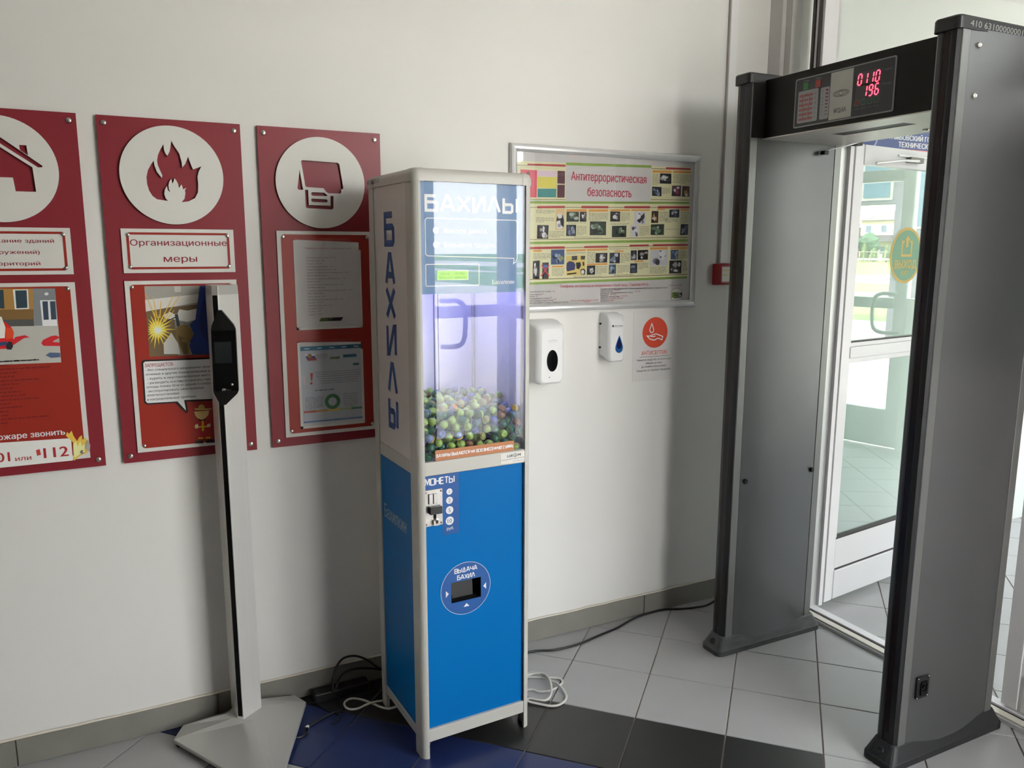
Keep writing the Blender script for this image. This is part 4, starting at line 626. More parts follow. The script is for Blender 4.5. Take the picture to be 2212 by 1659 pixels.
MB().box(1.09, 2.26, -3.243, -3.237, 0.30, 3.02, win_glass).build('pane', fw)
for s_, xh in ((1, 1.60), (-1, 1.74)):
    P = smooth_path([(xh, -3.19, 1.24), (xh - s_ * 0.03, -3.15, 1.24), (xh - s_ * 0.11, -3.14, 1.235), (xh - s_ * 0.155, -3.14, 1.18), (xh - s_ * 0.155, -3.14, 1.02), (xh - s_ * 0.13, -3.14, 0.955), (xh - s_ * 0.07, -3.14, 0.935), (xh, -3.19, 0.935)], 5)
    MB().tube(P, 0.017, mat('handle_green_grey', (0.42, 0.47, 0.44), 0.35, metal=0.2), n=10).build('pull_handle', fw)
# ================================================================== RED SAFETY BOARDS
WY = -0.012                       # front of the red sheets
def rivet(parent, x, z, y, r=0.0058):
    b = MB()
    prof = [(0.0001, 0.0042), (r * 0.55, 0.0042), (r * 0.86, 0.0036), (r, 0.0022), (r, -0.001)]
    b.lathe(prof, chrome, lambda a, c, h: (x + a, y - h, z + c), n=14)
    b.lathe([(0.0001, 0.0045), (r * 0.28, 0.0045), (r * 0.32, 0.0042)], chrome, lambda a, c, h: (x + a, y - h, z + c), n=10)
    return b.build('rivet', parent)
def title_plate(parent, x0, x1, z0, z1, texts):
    mp = on_wall(-0.0170); b = MB()
    b.prism([(x0, z0), (x1, z0), (x1, z1), (x0, z1)], -0.0045, 0.0, mp, white_pvc)
    pl = b.build('title_plate', parent, bevel=0.0006, seg=1)
    b = MB(); i = 0.0135
    outer = rrect(x0 + i, z0 + i * 0.8, x1 - i, z1 - i * 0.8, 0.009); inner = rrect(x0 + i + 0.0072, z0 + i * 0.8 + 0.0068, x1 - i - 0.0072, z1 - i * 0.8 - 0.0068, 0.0015)
    b.prism(outer, None, 0.0004, mp, red_print, holes=[inner]); b.build('red_border', pl)
    b = MB()
    for s, u, v, u1, h, c in texts: b.text(s, u, v, u1 - u, h, ink(c), mp, 0.0005, bold=0.012, res=3)
    b.build('lettering', pl)
    for x in (x0 + 0.0185, x1 - 0.0185):
        for z in (z0 + 0.0185, z1 - 0.0185): rivet(pl, x, z, -0.0170)
    return pl
def disc(parent, cx, cz, r, holes):
    b = MB(); b.prism(circle(cx, cz, r, 72), -0.0075, 0.0, on_wall(-0.0215), white_pvc, holes=holes)
    return b.build('pictogram_disc', parent, label='white disc with a cut-out pictogram')
def board(x0, label):
    t = thing('safety_board', (x0 + 0.1975, 0, 0.9227), label, 'board', 'red safety boards along the wall')
    b = MB(); b.prism([(x0, 0.9227), (x0 + 0.3955, 0.9227), (x0 + 0.3955, 1.9553), (x0, 1.9553)], -0.008, 0.0, on_wall(WY), red_board)
    b.build('red_backing', t, bevel=0.0005, seg=1)
    for dx in (0.019, 0.3765):
        for z in (0.944, 1.9345): rivet(t, x0 + dx, z, WY, 0.0078)
    return t
def poster(parent, x0, x1, z0, z1):
    mp = on_wall(-0.0170); b = MB(); b.prism([(x0, z0), (x1, z0), (x1, z1), (x0, z1)], -0.0045, 0.0, mp, white_pvc)
    p = b.build('poster', parent, bevel=0.0006, seg=1)
    b = MB(); b.flat(rrect(x0 + 0.013, z0 + 0.012, x1 - 0.013, z1 - 0.011, 0.010), 0.0003, mp, red_print); b.build('red_field', p)
    for x in (x0 + 0.0195, x1 - 0.0195):
        for z in (z0 + 0.0205, z1 - 0.0185): rivet(p, x, z, -0.0170)
    return p, mp
def print_shapes(parent, name, shapes, mp, w0=0.0006, dw=0.00004, label=None):
    b = MB(); w = w0
    for c, P in shapes: b.flat(P, w, mp, ink(c)); w += dw
    return b.build(name, parent, label=label), w
def word_bars(b, x0, z1, x1, z0, n, m, mp, w, fill=0.55, seed=1):
    """rows of dashes for print too small to read"""
    r = random.Random(seed); dz = (z1 - z0) / max(n, 1)
    for k in range(n):
        z = z1 - (k + 0.75) * dz; x = x0; end = x1 if k < n - 1 else x0 + (x1 - x0) * r.uniform(0.4, 0.9)
        while x < end - 0.002:
            L = min(r.uniform(0.004, 0.016), end - x); h = dz * fill * r.uniform(0.8, 1.05)
            b.flat([(x, z), (x + L, z), (x + L, z + h), (x, z + h)], w, mp, m); x += L + r.uniform(0.0016, 0.003)
# --- board with the house
B1 = -0.8797
t = board(B1, 'red safety board with a house pictogram, cut by the edge of the picture')
cx = B1 + 0.1975
sym = lambda P, drop: [q for q in P if q[0] > cx + 0.0005]
roof = sym(HOUSE_ROOF, 0); body = sym(HOUSE_BODY, 0)
roof_h = [(cx, 1.8815)] + [(0.0, 0.0)] * 0
rt = [(cx, 1.8850), (cx + 0.105, 1.8052), (cx + 0.104, 1.8010), (cx + 0.094, 1.8000), (cx, 1.8665)]
hole_roof = rt + [(2 * cx - q[0], q[1]) for q in rt[1:4]][::-1]
bd = [(cx, 1.8560), (cx + 0.080, 1.8000), (cx + 0.0835, 1.7330), (cx + 0.034, 1.7330), (cx + 0.0305, 1.7700)]
hole_body = bd + [(2 * cx - q[0], q[1]) for q in bd[1:]][::-1]
hole_chim = [(cx + 0.053, 1.8590), (cx + 0.0705, 1.8590), (cx + 0.0725, 1.8318), (cx + 0.054, 1.8450)]
disc(t, cx, 1.7920, 0.1437, [hole_roof, hole_body, hole_chim])
title_plate(t, B1 + 0.0405, B1 + 0.3555, 1.5025, 1.6345, T1)
p, mp = poster(t, B1 + 0.0385, B1 + 0.3555, 0.953, 1.4795)
_, w = print_shapes(p, 'picture', [(c, clip_poly(P, B1 + 0.052, -0.5515, 0.9, 1.47)) for c, P in ILL1 if len(clip_poly(P, B1 + 0.052, -0.5515, 0.9, 1.47)) > 2], mp, label='printed picture of a building, a red fire engine and arrows')
b = MB(); dk = ink((104, 18, 18))
rr = random.Random(5)
for k in range(17):
    z = 1.2545 - k * 0.01115; word_bars(b, B1 + 0.055, z + 0.0085, B1 + 0.055 + rr.uniform(0.17, 0.275), z, 1, dk, mp, 0.0006, 0.5, k)
b.build('small_print', p)
lo = [(c, clip_poly(P, B1 + 0.046, -0.52, 0.95, 1.2)) for c, P in ILL1B]
_, w = print_shapes(p, 'phone_panel', [q for q in lo if len(q[1]) > 2], mp)
b = MB()
for s, u, v, u1, h, c in T1B: b.text(s, u, v, u1 - u, h, ink(c), mp, w + 0.0002, bold=0.02 if s != 'или' else 0.005, res=3)
b.build('lettering', p)
# peeled corner of the sheet
b = MB(); P = [(-0.5375, 0.985, 0.0004), (-0.5245, 0.972, 0.0065), (-0.5215, 0.994, 0.010), (-0.5270, 1.012, 0.004)]
b.add([mp(*q) for q in P], [(0, 1, 2, 3)], paper); b.build('peeled_corner', p)
# --- board with the flame
B2 = -0.4342
t = board(B2, 'red safety board with a flame pictogram, behind the black terminal')
disc(t, B2 + 0.1935, 1.7925, 0.1437, [FLAME])
title_plate(t, B2 + 0.0410, B2 + 0.3580, 1.5040, 1.6350, T2)
p, mp = poster(t, B2 + 0.0400, B2 + 0.3590, 0.9530, 1.4805)
_, w = print_shapes(p, 'picture', ILL2, mp, label='printed picture of a welder, a speech bubble and a small fireman')
b = MB()
for s, u, v, u1, h, c in T2B: b.text(s, u, v, u1 - u, h, ink(c), mp, w + 0.0001, bold=0.008, res=2)
b.build('lettering', p)
# --- board with the folder
B3 = 0.0114
t = board(B3, 'red safety board with a folder pictogram and two paper pockets, beside the blue machine')
disc(t, B3 + 0.1922, 1.7870, 0.1440, [LAP_MAIN, LAP_TRI, LAP_U, LAP_B1, LAP_B2])
p, mp = poster(t, B3 + 0.0440, B3 + 0.3590, 0.9537, 1.6335)
def pocket(x0, x1, z0, z1, draw, label):
    b = MB(); b.box(x0, x0 + 0.008, -0.0195, -0.0172, z0, z1 - 0.004, white_pvc); b.box(x1 - 0.008, x1, -0.0195, -0.0172, z0, z1 - 0.035, white_pvc); b.box(x0, x1, -0.0195, -0.0172, z0, z0 + 0.008, white_pvc)
    q = b.build('paper_pocket', t, label=label)
    b = MB(); b.flat([(x0 + 0.006, z0 + 0.006), (x1 - 0.006, z0 + 0.006), (x1 - 0.006, z1 - 0.01), (x0 + 0.006, z1 - 0.002)], 0.0004, on_wall(-0.0172), paper)
    draw(b, x0 + 0.006, x1 - 0.006, z0 + 0.006, z1 - 0.004, on_wall(-0.0172)); b.build('paper', q)
    # bowed clear front
    n = 12; V = []; F = []
    for i in range(n + 1):
        s = i / n; y = -0.0200 - 0.006 * math.sin(math.pi * s) ** 0.8
        for z in (z0 + 0.004, z1 + 0.004): V.append((x0 + 0.004 + (x1 - x0 - 0.008) * s, y + (0.003 if z < 1.3 and z0 < z < z0 + 0.01 else 0), z if not (i > n - 2 and z > z0 + 0.1) else z - 0.03))
    for i in range(n): F.append((2 * i, 2 * i + 2, 2 * i + 3, 2 * i + 1))
    b = MB(); b.add(V, F, pocket_glass, True); b.build('clear_sheet', q)
def draw_phone(b, x0, x1, z0, z1, mp):
    g = ink((92, 86, 84)); b.text('Телефоны экстренных и специальных служб', x0 + 0.03, z1 - 0.028, 0.155, 0.0055, ink((150, 84, 80)), mp, 0.0008)
    for k, (s, L) in enumerate([('Единая диспетчерская служба', .07), ('Пожарная охрана', .042), ('Полиция', .022), ('Скорая медицинская помощь', .07), ('Аварийная служба газовых сетей', .078), ('Дежурная часть УМВД России по Тамбовской области', .12), ('', 0), ('Дежурная часть Управления ГИБДД УМВД России', .11), ('', 0), ('Дежурный ФСБ России по Тамбовской области', .10), ('', 0), ('Старший оперативный дежурный ЦУКС', .13), ('', 0), ('Служба спасения', .04), ('Центральная диспетчерская служба', .10), ('Водоканал', .024), ('Аварийная тепловых сетей', .062), ('Электросети', .028), ('Теплосети', .024), ('Радиоузел', .024)]):
        z = z1 - 0.058 - k * 0.0098
        if s: b.text(s, x0 + 0.034, z, L, 0.0042, g, mp, 0.0008)
        if L: word_bars(b, x0 + 0.04 + L, z + 0.005, x0 + 0.065 + L, z, 1, ink((168, 140, 138)), mp, 0.0008, 0.5, k)
        else: word_bars(b, x0 + 0.034, z + 0.005, x0 + 0.12, z, 1, ink((140, 128, 126)), mp, 0.0008, 0.5, k)
    zz = z0 + 0.020; b.flat([(x0 + 0.068, zz), (x0 + 0.108, zz), (x0 + 0.114, zz + 0.012), (x0 + 0.074, zz + 0.012)], 0.0008, mp, ink((86, 112, 60))); b.flat([(x0 + 0.108, zz), (x0 + 0.142, zz), (x0 + 0.150, zz + 0.012), (x0 + 0.114, zz + 0.012)], 0.0008, mp, ink((40, 38, 38)))
    b.text('SkA', x0 + 0.096, zz + 0.001, 0.026, 0.010, ink((20, 20, 22)), mp, 0.0009, bold=0.03)
def draw_site(b, x0, x1, z0, z1, mp):
    L = lambda u, v: (x0 + u * (x1 - x0), z0 + v * (z1 - z0))
    def R(u0, v0, u1, v1, c, w=0.0008): b.flat([L(u0, v0), L(u1, v0), L(u1, v1), L(u0, v1)], w, mp, ink(c))
    R(0.0, 0.03, 1, 0.955, (168, 172, 178), 0.0006)
    R(0.02, 0.905, 1.0, 0.952, (44, 100, 130)); R(0.02, 0.045, 1.0, 0.062, (84, 106, 148))
    for k in range(5): R(0.08 + 0.2 * k, 0.92, 0.16 + 0.2 * k, 0.935, (150, 170, 184), 0.0009)
    b.flat([L(0.09, 0.84), L(0.24, 0.84), L(0.26, 0.81), L(0.11, 0.81)], 0.0009, mp, ink((64, 70, 120))); b.flat([L(0.11, 0.81), L(0.26, 0.81), L(0.27, 0.785), L(0.13, 0.785)], 0.0009, mp, ink((150, 54, 50))); b.flat([L(0.08, 0.86), L(0.23, 0.86), L(0.24, 0.84), L(0.09, 0.84)], 0.0009, mp, ink((196, 196, 196))); b.flat(circle(*L(0.16, 0.84), 0.0075, 14), 0.0010, mp, ink((150, 116, 62)))
    R(0.48, 0.79, 0.64, 0.815, (104, 128, 66)); R(0.70, 0.80, 0.92, 0.835, (50, 106, 128)); R(0.86, 0.70, 0.96, 0.725, (56, 112, 122))
    word_bars(b, *L(0.27, 0.86), L(0.45, 0)[0], L(0, 0.80)[1], 4, ink((140, 110, 112)), mp, 0.0009, 0.4, 3)
    b.flat([L(0.155, 0.635), L(0.20, 0.64), L(0.185, 0.545), L(0.165, 0.545)], 0.0009, mp, ink((176, 62, 44))); b.flat(circle(*L(0.168, 0.515), 0.0042, 12), 0.0009, mp, ink((176, 62, 44)))
    b.flat([L(0.04, 0.50), L(0.05, 0.57), L(0.03, 0.59), L(0.055, 0.615), L(0.08, 0.59), L(0.07, 0.56), L(0.09, 0.50)], 0.0009, mp, ink((190, 176, 176)))
    for k, (s, a, c) in enumerate([('Каждый гражданин может принять участие в независимой', .22, .99), ('оценке качества условий осуществления образовательной', .24, .98), ('деятельности любой образовательной организации либо', .25, .97), ('оставить отзыв о ее работе на официальном сайте', .28, .95), ('для размещения информации о государственных', .30, .94), ('(муниципальных) учреждениях: http://bus.gov.ru/', .32, .93)]):
        u, v = L(a, 0.635 - 0.0265 * k); b.text(s, u, v, L(c, 0)[0] - u, 0.0042, ink((72, 72, 76)), mp, 0.0009)
    word_bars(b, *L(0.22, 0.435), L(0.82, 0)[0], L(0, 0.415)[1], 1, ink((80, 88, 104)), mp, 0.0009, 0.6, 4)
    word_bars(b, *L(0.06, 0.355), L(0.36, 0)[0], L(0, 0.20)[1], 9, ink((118, 122, 126)), mp, 0.0009, 0.4, 5); word_bars(b, *L(0.68, 0.375), L(0.92, 0)[0], L(0, 0.20)[1], 8, ink((126, 132, 132)), mp, 0.0009, 0.4, 6)
    c0 = L(0.50, 0.278); b.prism(circle(*c0, 0.0265, 40), None, 0.0009, mp, ink((58, 118, 72)), holes=[circle(*c0, 0.0145, 30)])
    for k in range(5):
        c = [(176, 96, 80), (192, 140, 84), (196, 172, 88), (150, 164, 110), (76, 130, 96)][k]; R(0.03 + 0.194 * k, 0.163, 0.03 + 0.194 * (k + 1), 0.188, c)
pocket(0.1063, 0.3280, 1.3120, 1.6080, draw_phone, 'upper clear pocket with a printed sheet of telephone numbers')
pocket(0.1050, 0.3255, 0.9790, 1.2735, draw_site, 'lower clear pocket with a printed web page')
# gloss of the clear pocket catches light, the sheet behind is plain paper

# ================================================================== ANTI-TERROR POSTER FRAME
FX0, FX1, FZ0, FZ1 = 0.8934, 1.7622, 1.3416, 1.9551
t = thing('poster_frame', ((FX0 + FX1) / 2, 0, FZ0), 'silver snap frame with an anti-terror safety poster, partly behind the machine', 'poster')
def snap_rail(p0, p1, inw):
    """bowed snap-frame profile from corner to corner with mitred ends"""
    prof = [(0.0, 0.0), (0.0, 0.012), (0.004, 0.0175), (0.011, 0.0200), (0.019, 0.0185), (0.026, 0.0135), (0.0285, 0.010), (0.0285, 0.0)]
    d = (Vector(p1) - Vector(p0)).normalized(); nrm = Vector(inw); R = []
    for P, s in ((Vector(p0), 1), (Vector(p1), -1)):
        R.append([(P.x + nrm.x * a + d.x * a * s, -h, P.y + nrm.y * a + d.y * a * s) for a, h in prof])
    b = MB(); n = len(prof); V = R[0] + R[1]; F = [(i, i + 1, i + n + 1, i + n) for i in range(n - 1)]
    b.add(V, F, alu_frame, False); b.add(R[0], [tuple(range(n))], alu_frame); b.add(R[1], [tuple(reversed(range(n)))], alu_frame)
    return b.build('frame_rail', t)
snap_rail((FX0, FZ1), (FX1, FZ1), (0, -1)); snap_rail((FX1, FZ1), (FX1, FZ0), (-1, 0)); snap_rail((FX1, FZ0), (FX0, FZ0), (0, 1)); snap_rail((FX0, FZ0), (FX0, FZ1), (1, 0))
mp = on_wall(-0.0075)
SX0, SX1, SZ0, SZ1 = FX0 + 0.02, FX1 - 0.02, FZ0 + 0.02, FZ1 - 0.02
b = MB(); b.prism([(SX0, SZ0), (SX1, SZ0), (SX1, SZ1), (SX0, SZ1)], -0.006, 0.0, mp, paper); sheet = b.build('poster_sheet', t)
ctr = ((FX0 + FX1) / 2, (FZ0 + FZ1) / 2)
def fit(P): return clip_poly(P, SX0 + 0.005, SX1 - 0.004, SZ0 + 0.004, SZ1 - 0.004)
_, w = print_shapes(sheet, 'printed_bands', [(c, fit(P)) for c, P in FP if len(fit(P)) > 2], mp, 0.0002, 0.00001)
PAL = {'bw': [(24, 20, 24), (200, 198, 196), (60, 54, 58), (150, 146, 146)], 'ink': [(30, 34, 48), (110, 120, 142), (62, 74, 92), (170, 172, 180)], 'red': [(52, 22, 34), (128, 46, 66), (186, 182, 188), (90, 34, 50)], 'tan': [(58, 36, 26), (150, 122, 76), (200, 190, 170), (90, 60, 40)],
       'grn': [(34, 46, 36), (90, 110, 86), (20, 24, 22), (160, 168, 158)], 'wht': [(186, 184, 190), (52, 50, 56), (210, 208, 212), (110, 108, 116)], 'blu': [(54, 74, 112), (130, 146, 172), (30, 36, 46), (120, 130, 100)]}
r2 = random.Random(11)
for pal, Q in PHOTOS:
    photos = MB(); c = PAL[pal]; photos.flat(Q, 0.0006, mp, ink(c[0]))
    A = [Vector(q) for q in Q]; at = lambda s, q: (A[0] * (1 - s) + A[1] * s) * (1 - q) + (A[3] * (1 - s) + A[2] * s) * q
    for k in range(7):
        s0, q0 = r2.uniform(0.08, 0.7), r2.uniform(0.08, 0.7); a0 = r2.uniform(0, 6); ss = r2.uniform(0.10, 0.30); sq = r2.uniform(0.12, 0.30); poly = []
        for i in range(8):
            a = a0 + 2 * math.pi * i / 8; rr_ = r2.uniform(0.55, 1.0)
            v = at(min(0.97, max(0.03, s0 + 0.12 + ss * rr_ * math.cos(a))), min(0.97, max(0.03, q0 + 0.12 + sq * rr_ * math.sin(a)))); poly.append((v.x, v.y))
        photos.flat(poly, 0.00062 + 0.00002 * k, mp, ink(c[1 + k % 3]))
    photos.build('printed_photo', sheet)
print_shapes(sheet, 'printed_pictures', [(c, fit(P)) for c, P in FP2 if len(fit(P)) > 2], mp, 0.0006, 0.00001)
b = MB()
for k, (x0, z1, x1, z0, n) in enumerate(TB):
    if x1 > SX0 + 0.01: word_bars(b, max(x0, SX0 + 0.006), z1, x1, z0, n, ink((112, 106, 92)), mp, 0.00055, 0.36, k)
b.build('small_print', sheet)
b = MB()
for s, u, v, u1, h, c in FT:
    if u < SX0 + 0.006:   # start inside the frame
        u = max(u, SX0 + 0.006)
    b.text(s, u, v, u1 - u, h, ink(c), mp, 0.0009, bold=0.018 if h > 0.02 else 0.01, res=3 if h > 0.02 else 2)
b.build('lettering', sheet)
b = MB(); b.box(SX0, SX1, -0.0100, -0.0095, SZ0, SZ1, pocket_glass); b.build('clear_cover', t)

# ================================================================== NOTICE, DISPENSERS, CALL POINT
t = thing('notice_sheet', (1.565, 0, 1.037), 'white hand antiseptic notice with a red disc, taped below the poster frame', 'notice')
mp = on_wall(-0.0012)
b = MB(); b.prism([(1.4590, 1.0375), (1.6690, 1.0375), (1.6690, 1.3305), (1.4590, 1.3305)], -0.001, 0.0, mp, paper); sh = b.build('paper', t)
cx = (ADISC[2][0] + ADISC[3][0]) / 2; cz = (ADISC[0][1] + ADISC[1][1]) / 2; rr_ = (ADISC[3][0] - ADISC[2][0]) / 2
b = MB(); b.flat(circle(cx, cz, rr_, 48), 0.0004, mp, ink((188, 62, 38))); wv = ink((222, 214, 208))
b.strokes([ADROP + ADROP[:1], AHAND + AHAND[:1], AHAND2], 0.0042, wv, mp, 0.0007); b.strokes([ALINE], 0.0016, ink((90, 84, 84)), mp, 0.0005); b.build('pictogram', sh)
b = MB()
for s, u, v, u1, h, c in TA: b.text(s, u, v, u1 - u, h, ink(c), mp, 0.0006, bold=0.03 if h > 0.02 else 0.0, res=3)
b.build('lettering', sh)

def soft_box(b, rings, m, seg=5):
    """loft of rounded rectangles; each ring (y, x0, x1, z0, z1, r)"""
    R = []
    for y, x0, x1, z0, z1, r in rings: R.append([(q[0], y, q[1]) for q in rrect(x0, z0, x1, z1, r, seg)])
    b.loft(R, m, True, caps=False); b.add(R[-1], [tuple(range(len(R[-1])))], m, True)
# touch-free dispenser
t = thing('soap_dispenser', (1.025, 0, 1.07), 'white automatic dispenser with a dark oval window, beside the machine', 'dispenser')
b = MB(); soft_box(b, [(0.0, 0.958, 1.092, 1.078, 1.314, 0.014), (-0.035, 0.958, 1.092, 1.078, 1.312, 0.016), (-0.037, 0.960, 1.090, 1.079, 1.311, 0.016), (-0.078, 0.964, 1.087, 1.074, 1.302, 0.020), (-0.092, 0.976, 1.077, 1.078, 1.290, 0.020), (-0.095, 0.984, 1.070, 1.083, 1.283, 0.018)], disp_white)
bd_ = b.build('body', t)
mpd = on_wall(-0.0952)
b = MB(); b.prism([(1.0285 + 0.0235 * math.cos(a * math.pi / 16), 1.164 + 0.041 * math.sin(a * math.pi / 16)) for a in range(32)], -0.002, 0.001, mpd, black_gloss); b.build('window', t, label='dark oval level window')
b = MB(); b.flat(circle(1.0165, 1.102, 0.0022, 12), 0.0004, mpd, black_pl); b.build('sensor', t)
b = MB(); b.text('ecolina', 1.010, 1.238, 0.038, 0.0075, ink((150, 150, 150)), mpd, 0.0004); b.strokes([[(1.010, 1.234), (1.048, 1.234)]], 0.0008, ink((160, 160, 160)), mpd, 0.0004); b.build('lettering', t)
# push dispenser with a drop window
t = thing('soap_dispenser', (1.335, 0, 1.14), 'small white push dispenser with a blue drop window, next to the notice', 'dispenser')
b = MB(); soft_box(b, [(0.0, 1.296, 1.372, 1.160, 1.330, 0.006), (-0.02, 1.296, 1.372, 1.156, 1.330, 0.008), (-0.022, 1.297, 1.371, 1.155, 1.329, 0.008), (-0.055, 1.296, 1.371, 1.142, 1.324, 0.010), (-0.069, 1.300, 1.366, 1.140, 1.306, 0.012), (-0.072, 1.305, 1.362, 1.144, 1.298, 0.012)], disp_white); b.build('body', t)
mpd = on_wall(-0.0722)
dr = lambda k, cx, cz: [(cx + x * k, cz + z * k) for x, z in [(0, 0.040), (0.006, 0.027), (0.0135, 0.008), (0.0175, -0.006), (0.0165, -0.018), (0.0095, -0.027), (0, -0.030), (-0.0095, -0.027), (-0.0165, -0.018), (-0.0175, -0.006), (-0.0135, 0.008), (-0.006, 0.027)]]
b = MB(); b.prism(dr(1, 1.3425, 1.203), -0.001, 0.001, mpd, mat('blue_drop', (0.010, 0.085, 0.28), 0.15, var=0)); b.prism(dr(0.66, 1.3425, 1.209), None, 0.0013, mpd, mat('blue_drop_core', (0.004, 0.012, 0.075), 0.1, var=0)); b.build('drop_window', t, label='blue drop-shaped level window')
b = MB(); b.text('aderman', 1.313, 1.2785, 0.045, 0.0065, ink((70, 70, 74)), mpd, 0.0004, bold=0.02); b.prism(circle(1.3115, 1.281, 0.0045, 14), None, 0.0004, mpd, ink((40, 40, 44))); b.strokes([[(1.318, 1.2755), (1.358, 1.2755)]], 0.0007, ink((120, 120, 124)), mpd, 0.0004); b.build('lettering', t)
for z in (1.192, 1.286):
    b = MB(); b.lathe([(0.004, 0.0), (0.004, 0.006), (0.0001, 0.006)], black_pl, lambda a, c, h: (1.296 - h, -0.010 + a, z + c), n=10); b.build('lock_pin', t)
# fire alarm call point and its cable duct
t = thing('fire_call_point', (1.90, 0, 1.43), 'red manual fire alarm call point on the wall beside the detector', 'alarm')
b = MB(); soft_box(b, [(0.0, 1.858, 1.948, 1.428, 1.518, 0.006), (-0.018, 1.858, 1.948, 1.428, 1.518, 0.006), (-0.040, 1.866, 1.940, 1.434, 1.512, 0.008), (-0.043, 1.869, 1.937, 1.437, 1.509, 0.008)], red_abs, 3); b.build('body', t)
b = MB(); b.prism(rrect(1.873, 1.443, 1.933, 1.504, 0.003), -0.001, 0.0008, on_wall(-0.0432), white_pvc); b.build('push_plate', t)
b = MB(); b.strokes([[(1.878, 1.489), (1.928, 1.489)], [(1.878, 1.470), (1.928, 1.470)]], 0.004, ink((206, 176, 96)), on_wall(-0.0432), 0.0012); b.build('print', t)
t = thing('cable_duct', (1.905, 0, 1.52), 'thin white cable duct running up from the fire call point', 'cable duct')
MB().box(1.888, 1.926, -0.012, 0.0, 1.519, ZC, door_white).build('duct_base', t, bevel=0.0015, seg=1)
MB().box(1.882, 1.890, -0.010, 0.0, 1.519, ZC, mat('duct_shadow_gap', (0.36, 0.33, 0.31), 0.6, var=0.02)).build('painted_shade_strip', t)  # dark strip painted in as the shadow line along the duct
# ================================================================== SHOE COVER VENDING MACHINE
MO = Vector((0.3345, -0.5343, 0)); MR = math.radians(2.5731); MW, MD, MH = 0.384, 0.388, 1.798
mach = thing('vending_machine', MO, 'blue and grey shoe cover vending machine with a glass tower of capsules', 'vending machine', rz=MR)
def mbuild(b, name, parent=mach, **k): return b.build(name, parent, world=False, **k)
L3 = lambda u, v, w: (u, -w, v)               # front face, w towards the viewer
S3 = lambda u, v, w: (-w, MD - u, v)          # left side face, u from the back edge forwards
PW, PS = 0.0225, 0.058                         # post width on the front and on the side
def post_profile(fx, fy):
    """rounded-corner extrusion; fx/fy mirror it to the four corners"""
    r = 0.021; P = []
    for k in range(7):
        a = math.radians(180 + 90 * k / 6); P.append((r + r * math.cos(a), r + r * math.sin(a)))
    P = [(0.0, PS)] + P + [(PW, 0.0), (PW, 0.004), (PW - 0.002, 0.006), (PW - 0.002, 0.016), (0.014, 0.020), (0.012, PS)]
    Q = [((MW - x) if fx else x, (MD - y) if fy else y) for x, y in P]
    return Q if not (fx ^ fy) else Q[::-1]
for fx, fy in ((0, 0), (1, 0), (0, 1), (1, 1)):
    P = post_profile(fx, fy); b = MB()
    b.loft([[(q[0], q[1], z) for q in P] for z in (0.0, 1.766)], mach_post); mbuild(b, 'corner_post')
# rails
def rail(nm, u0, u1, v0, v1, z0, z1): return mbuild(MB().box(u0, u1, v0, v1, z0, z1, mach_post), nm, bevel=0.0015, seg=1)
rail('front_rail', PW, MW - PW, 0.002, 0.020, 0.9145, 0.9565); rail('bottom_rail', PW, MW - PW, 0.002, 0.020, 0.0545, 0.0955)
rail('bottom_rail', PW, MW - PW, MD - 0.020, MD - 0.002, 0.0545, 0.0955)
for x in (0.002, MW - 0.020):
    rail('side_rail', x, x + 0.018, PS, MD - PS, 0.9120, 0.9540); rail('side_rail', x, x + 0.018, PS, MD - PS, 0.0540, 0.0860)
# top rim with rounded edge and moulded corner caps
def rim_ring(i, z, r): return [(q[0], q[1], z) for q in rrect(i, i, MW - i, MD - i, r, 6)]
b = MB(); b.loft([rim_ring(-0.001, 1.7635, 0.022), rim_ring(-0.001, 1.782, 0.022), rim_ring(0.003, 1.793, 0.021), rim_ring(0.012, 1.7985, 0.018), rim_ring(0.045, 1.7985, 0.01)], mach_post, True, caps=False)
b.add(rim_ring(0.045, 1.7985, 0.01), [tuple(range(28))], mach_post); b.add(rim_ring(-0.001, 1.7635, 0.022), [tuple(reversed(range(28)))], mach_post); rim = mbuild(b, 'top_rim')
for k, (cx_, cy_, s1, s2) in enumerate(((0, 0, 1, 1), (MW, 0, -1, 1), (0, MD, 1, -1), (MW, MD, -1, -1))):
    b = MB(); R = []
    for i, z in ((-0.0022, 1.7625), (-0.0022, 1.782), (0.002, 1.794), (0.0115, 1.7995)):
        ring = [(cx_ + s1 * 0.034, cy_ + s2 * i, z), ]
        rr_ = 0.022
        arc = [(cx_ + s1 * (i + rr_ - rr_ * math.sin(a * math.pi / 12)), cy_ + s2 * (i + rr_ - rr_ * math.cos(a * math.pi / 12)), z) for a in range(7)]
        R.append([(cx_ + s1 * 0.034, cy_ + s2 * i, z)] + arc + [(cx_ + s1 * i, cy_ + s2 * 0.060, z)])
    n = len(R[0]); V = [q for r_ in R for q in r_]; F = []
    for i in range(len(R) - 1):
        for j in range(n - 1):
            q = (i * n + j, i * n + j + 1, (i + 1) * n + j + 1, (i + 1) * n + j); F.append(q if s1 * s2 < 0 else q[::-1])
    b.add(V, F, mach_post, True); b.add(R[-1] + [(cx_ + s1 * 0.034, cy_ + s2 * 0.060, 1.7995)], [tuple(range(n + 1))], mach_post); mbuild(b, 'corner_cap')
mbuild(MB().text('410134.00001.01', 0.014, 1.7745, 0.110, 0.016, ink((30, 28, 30)), S3, 0.0032, slant=0.1), 'inventory_marking', rim)
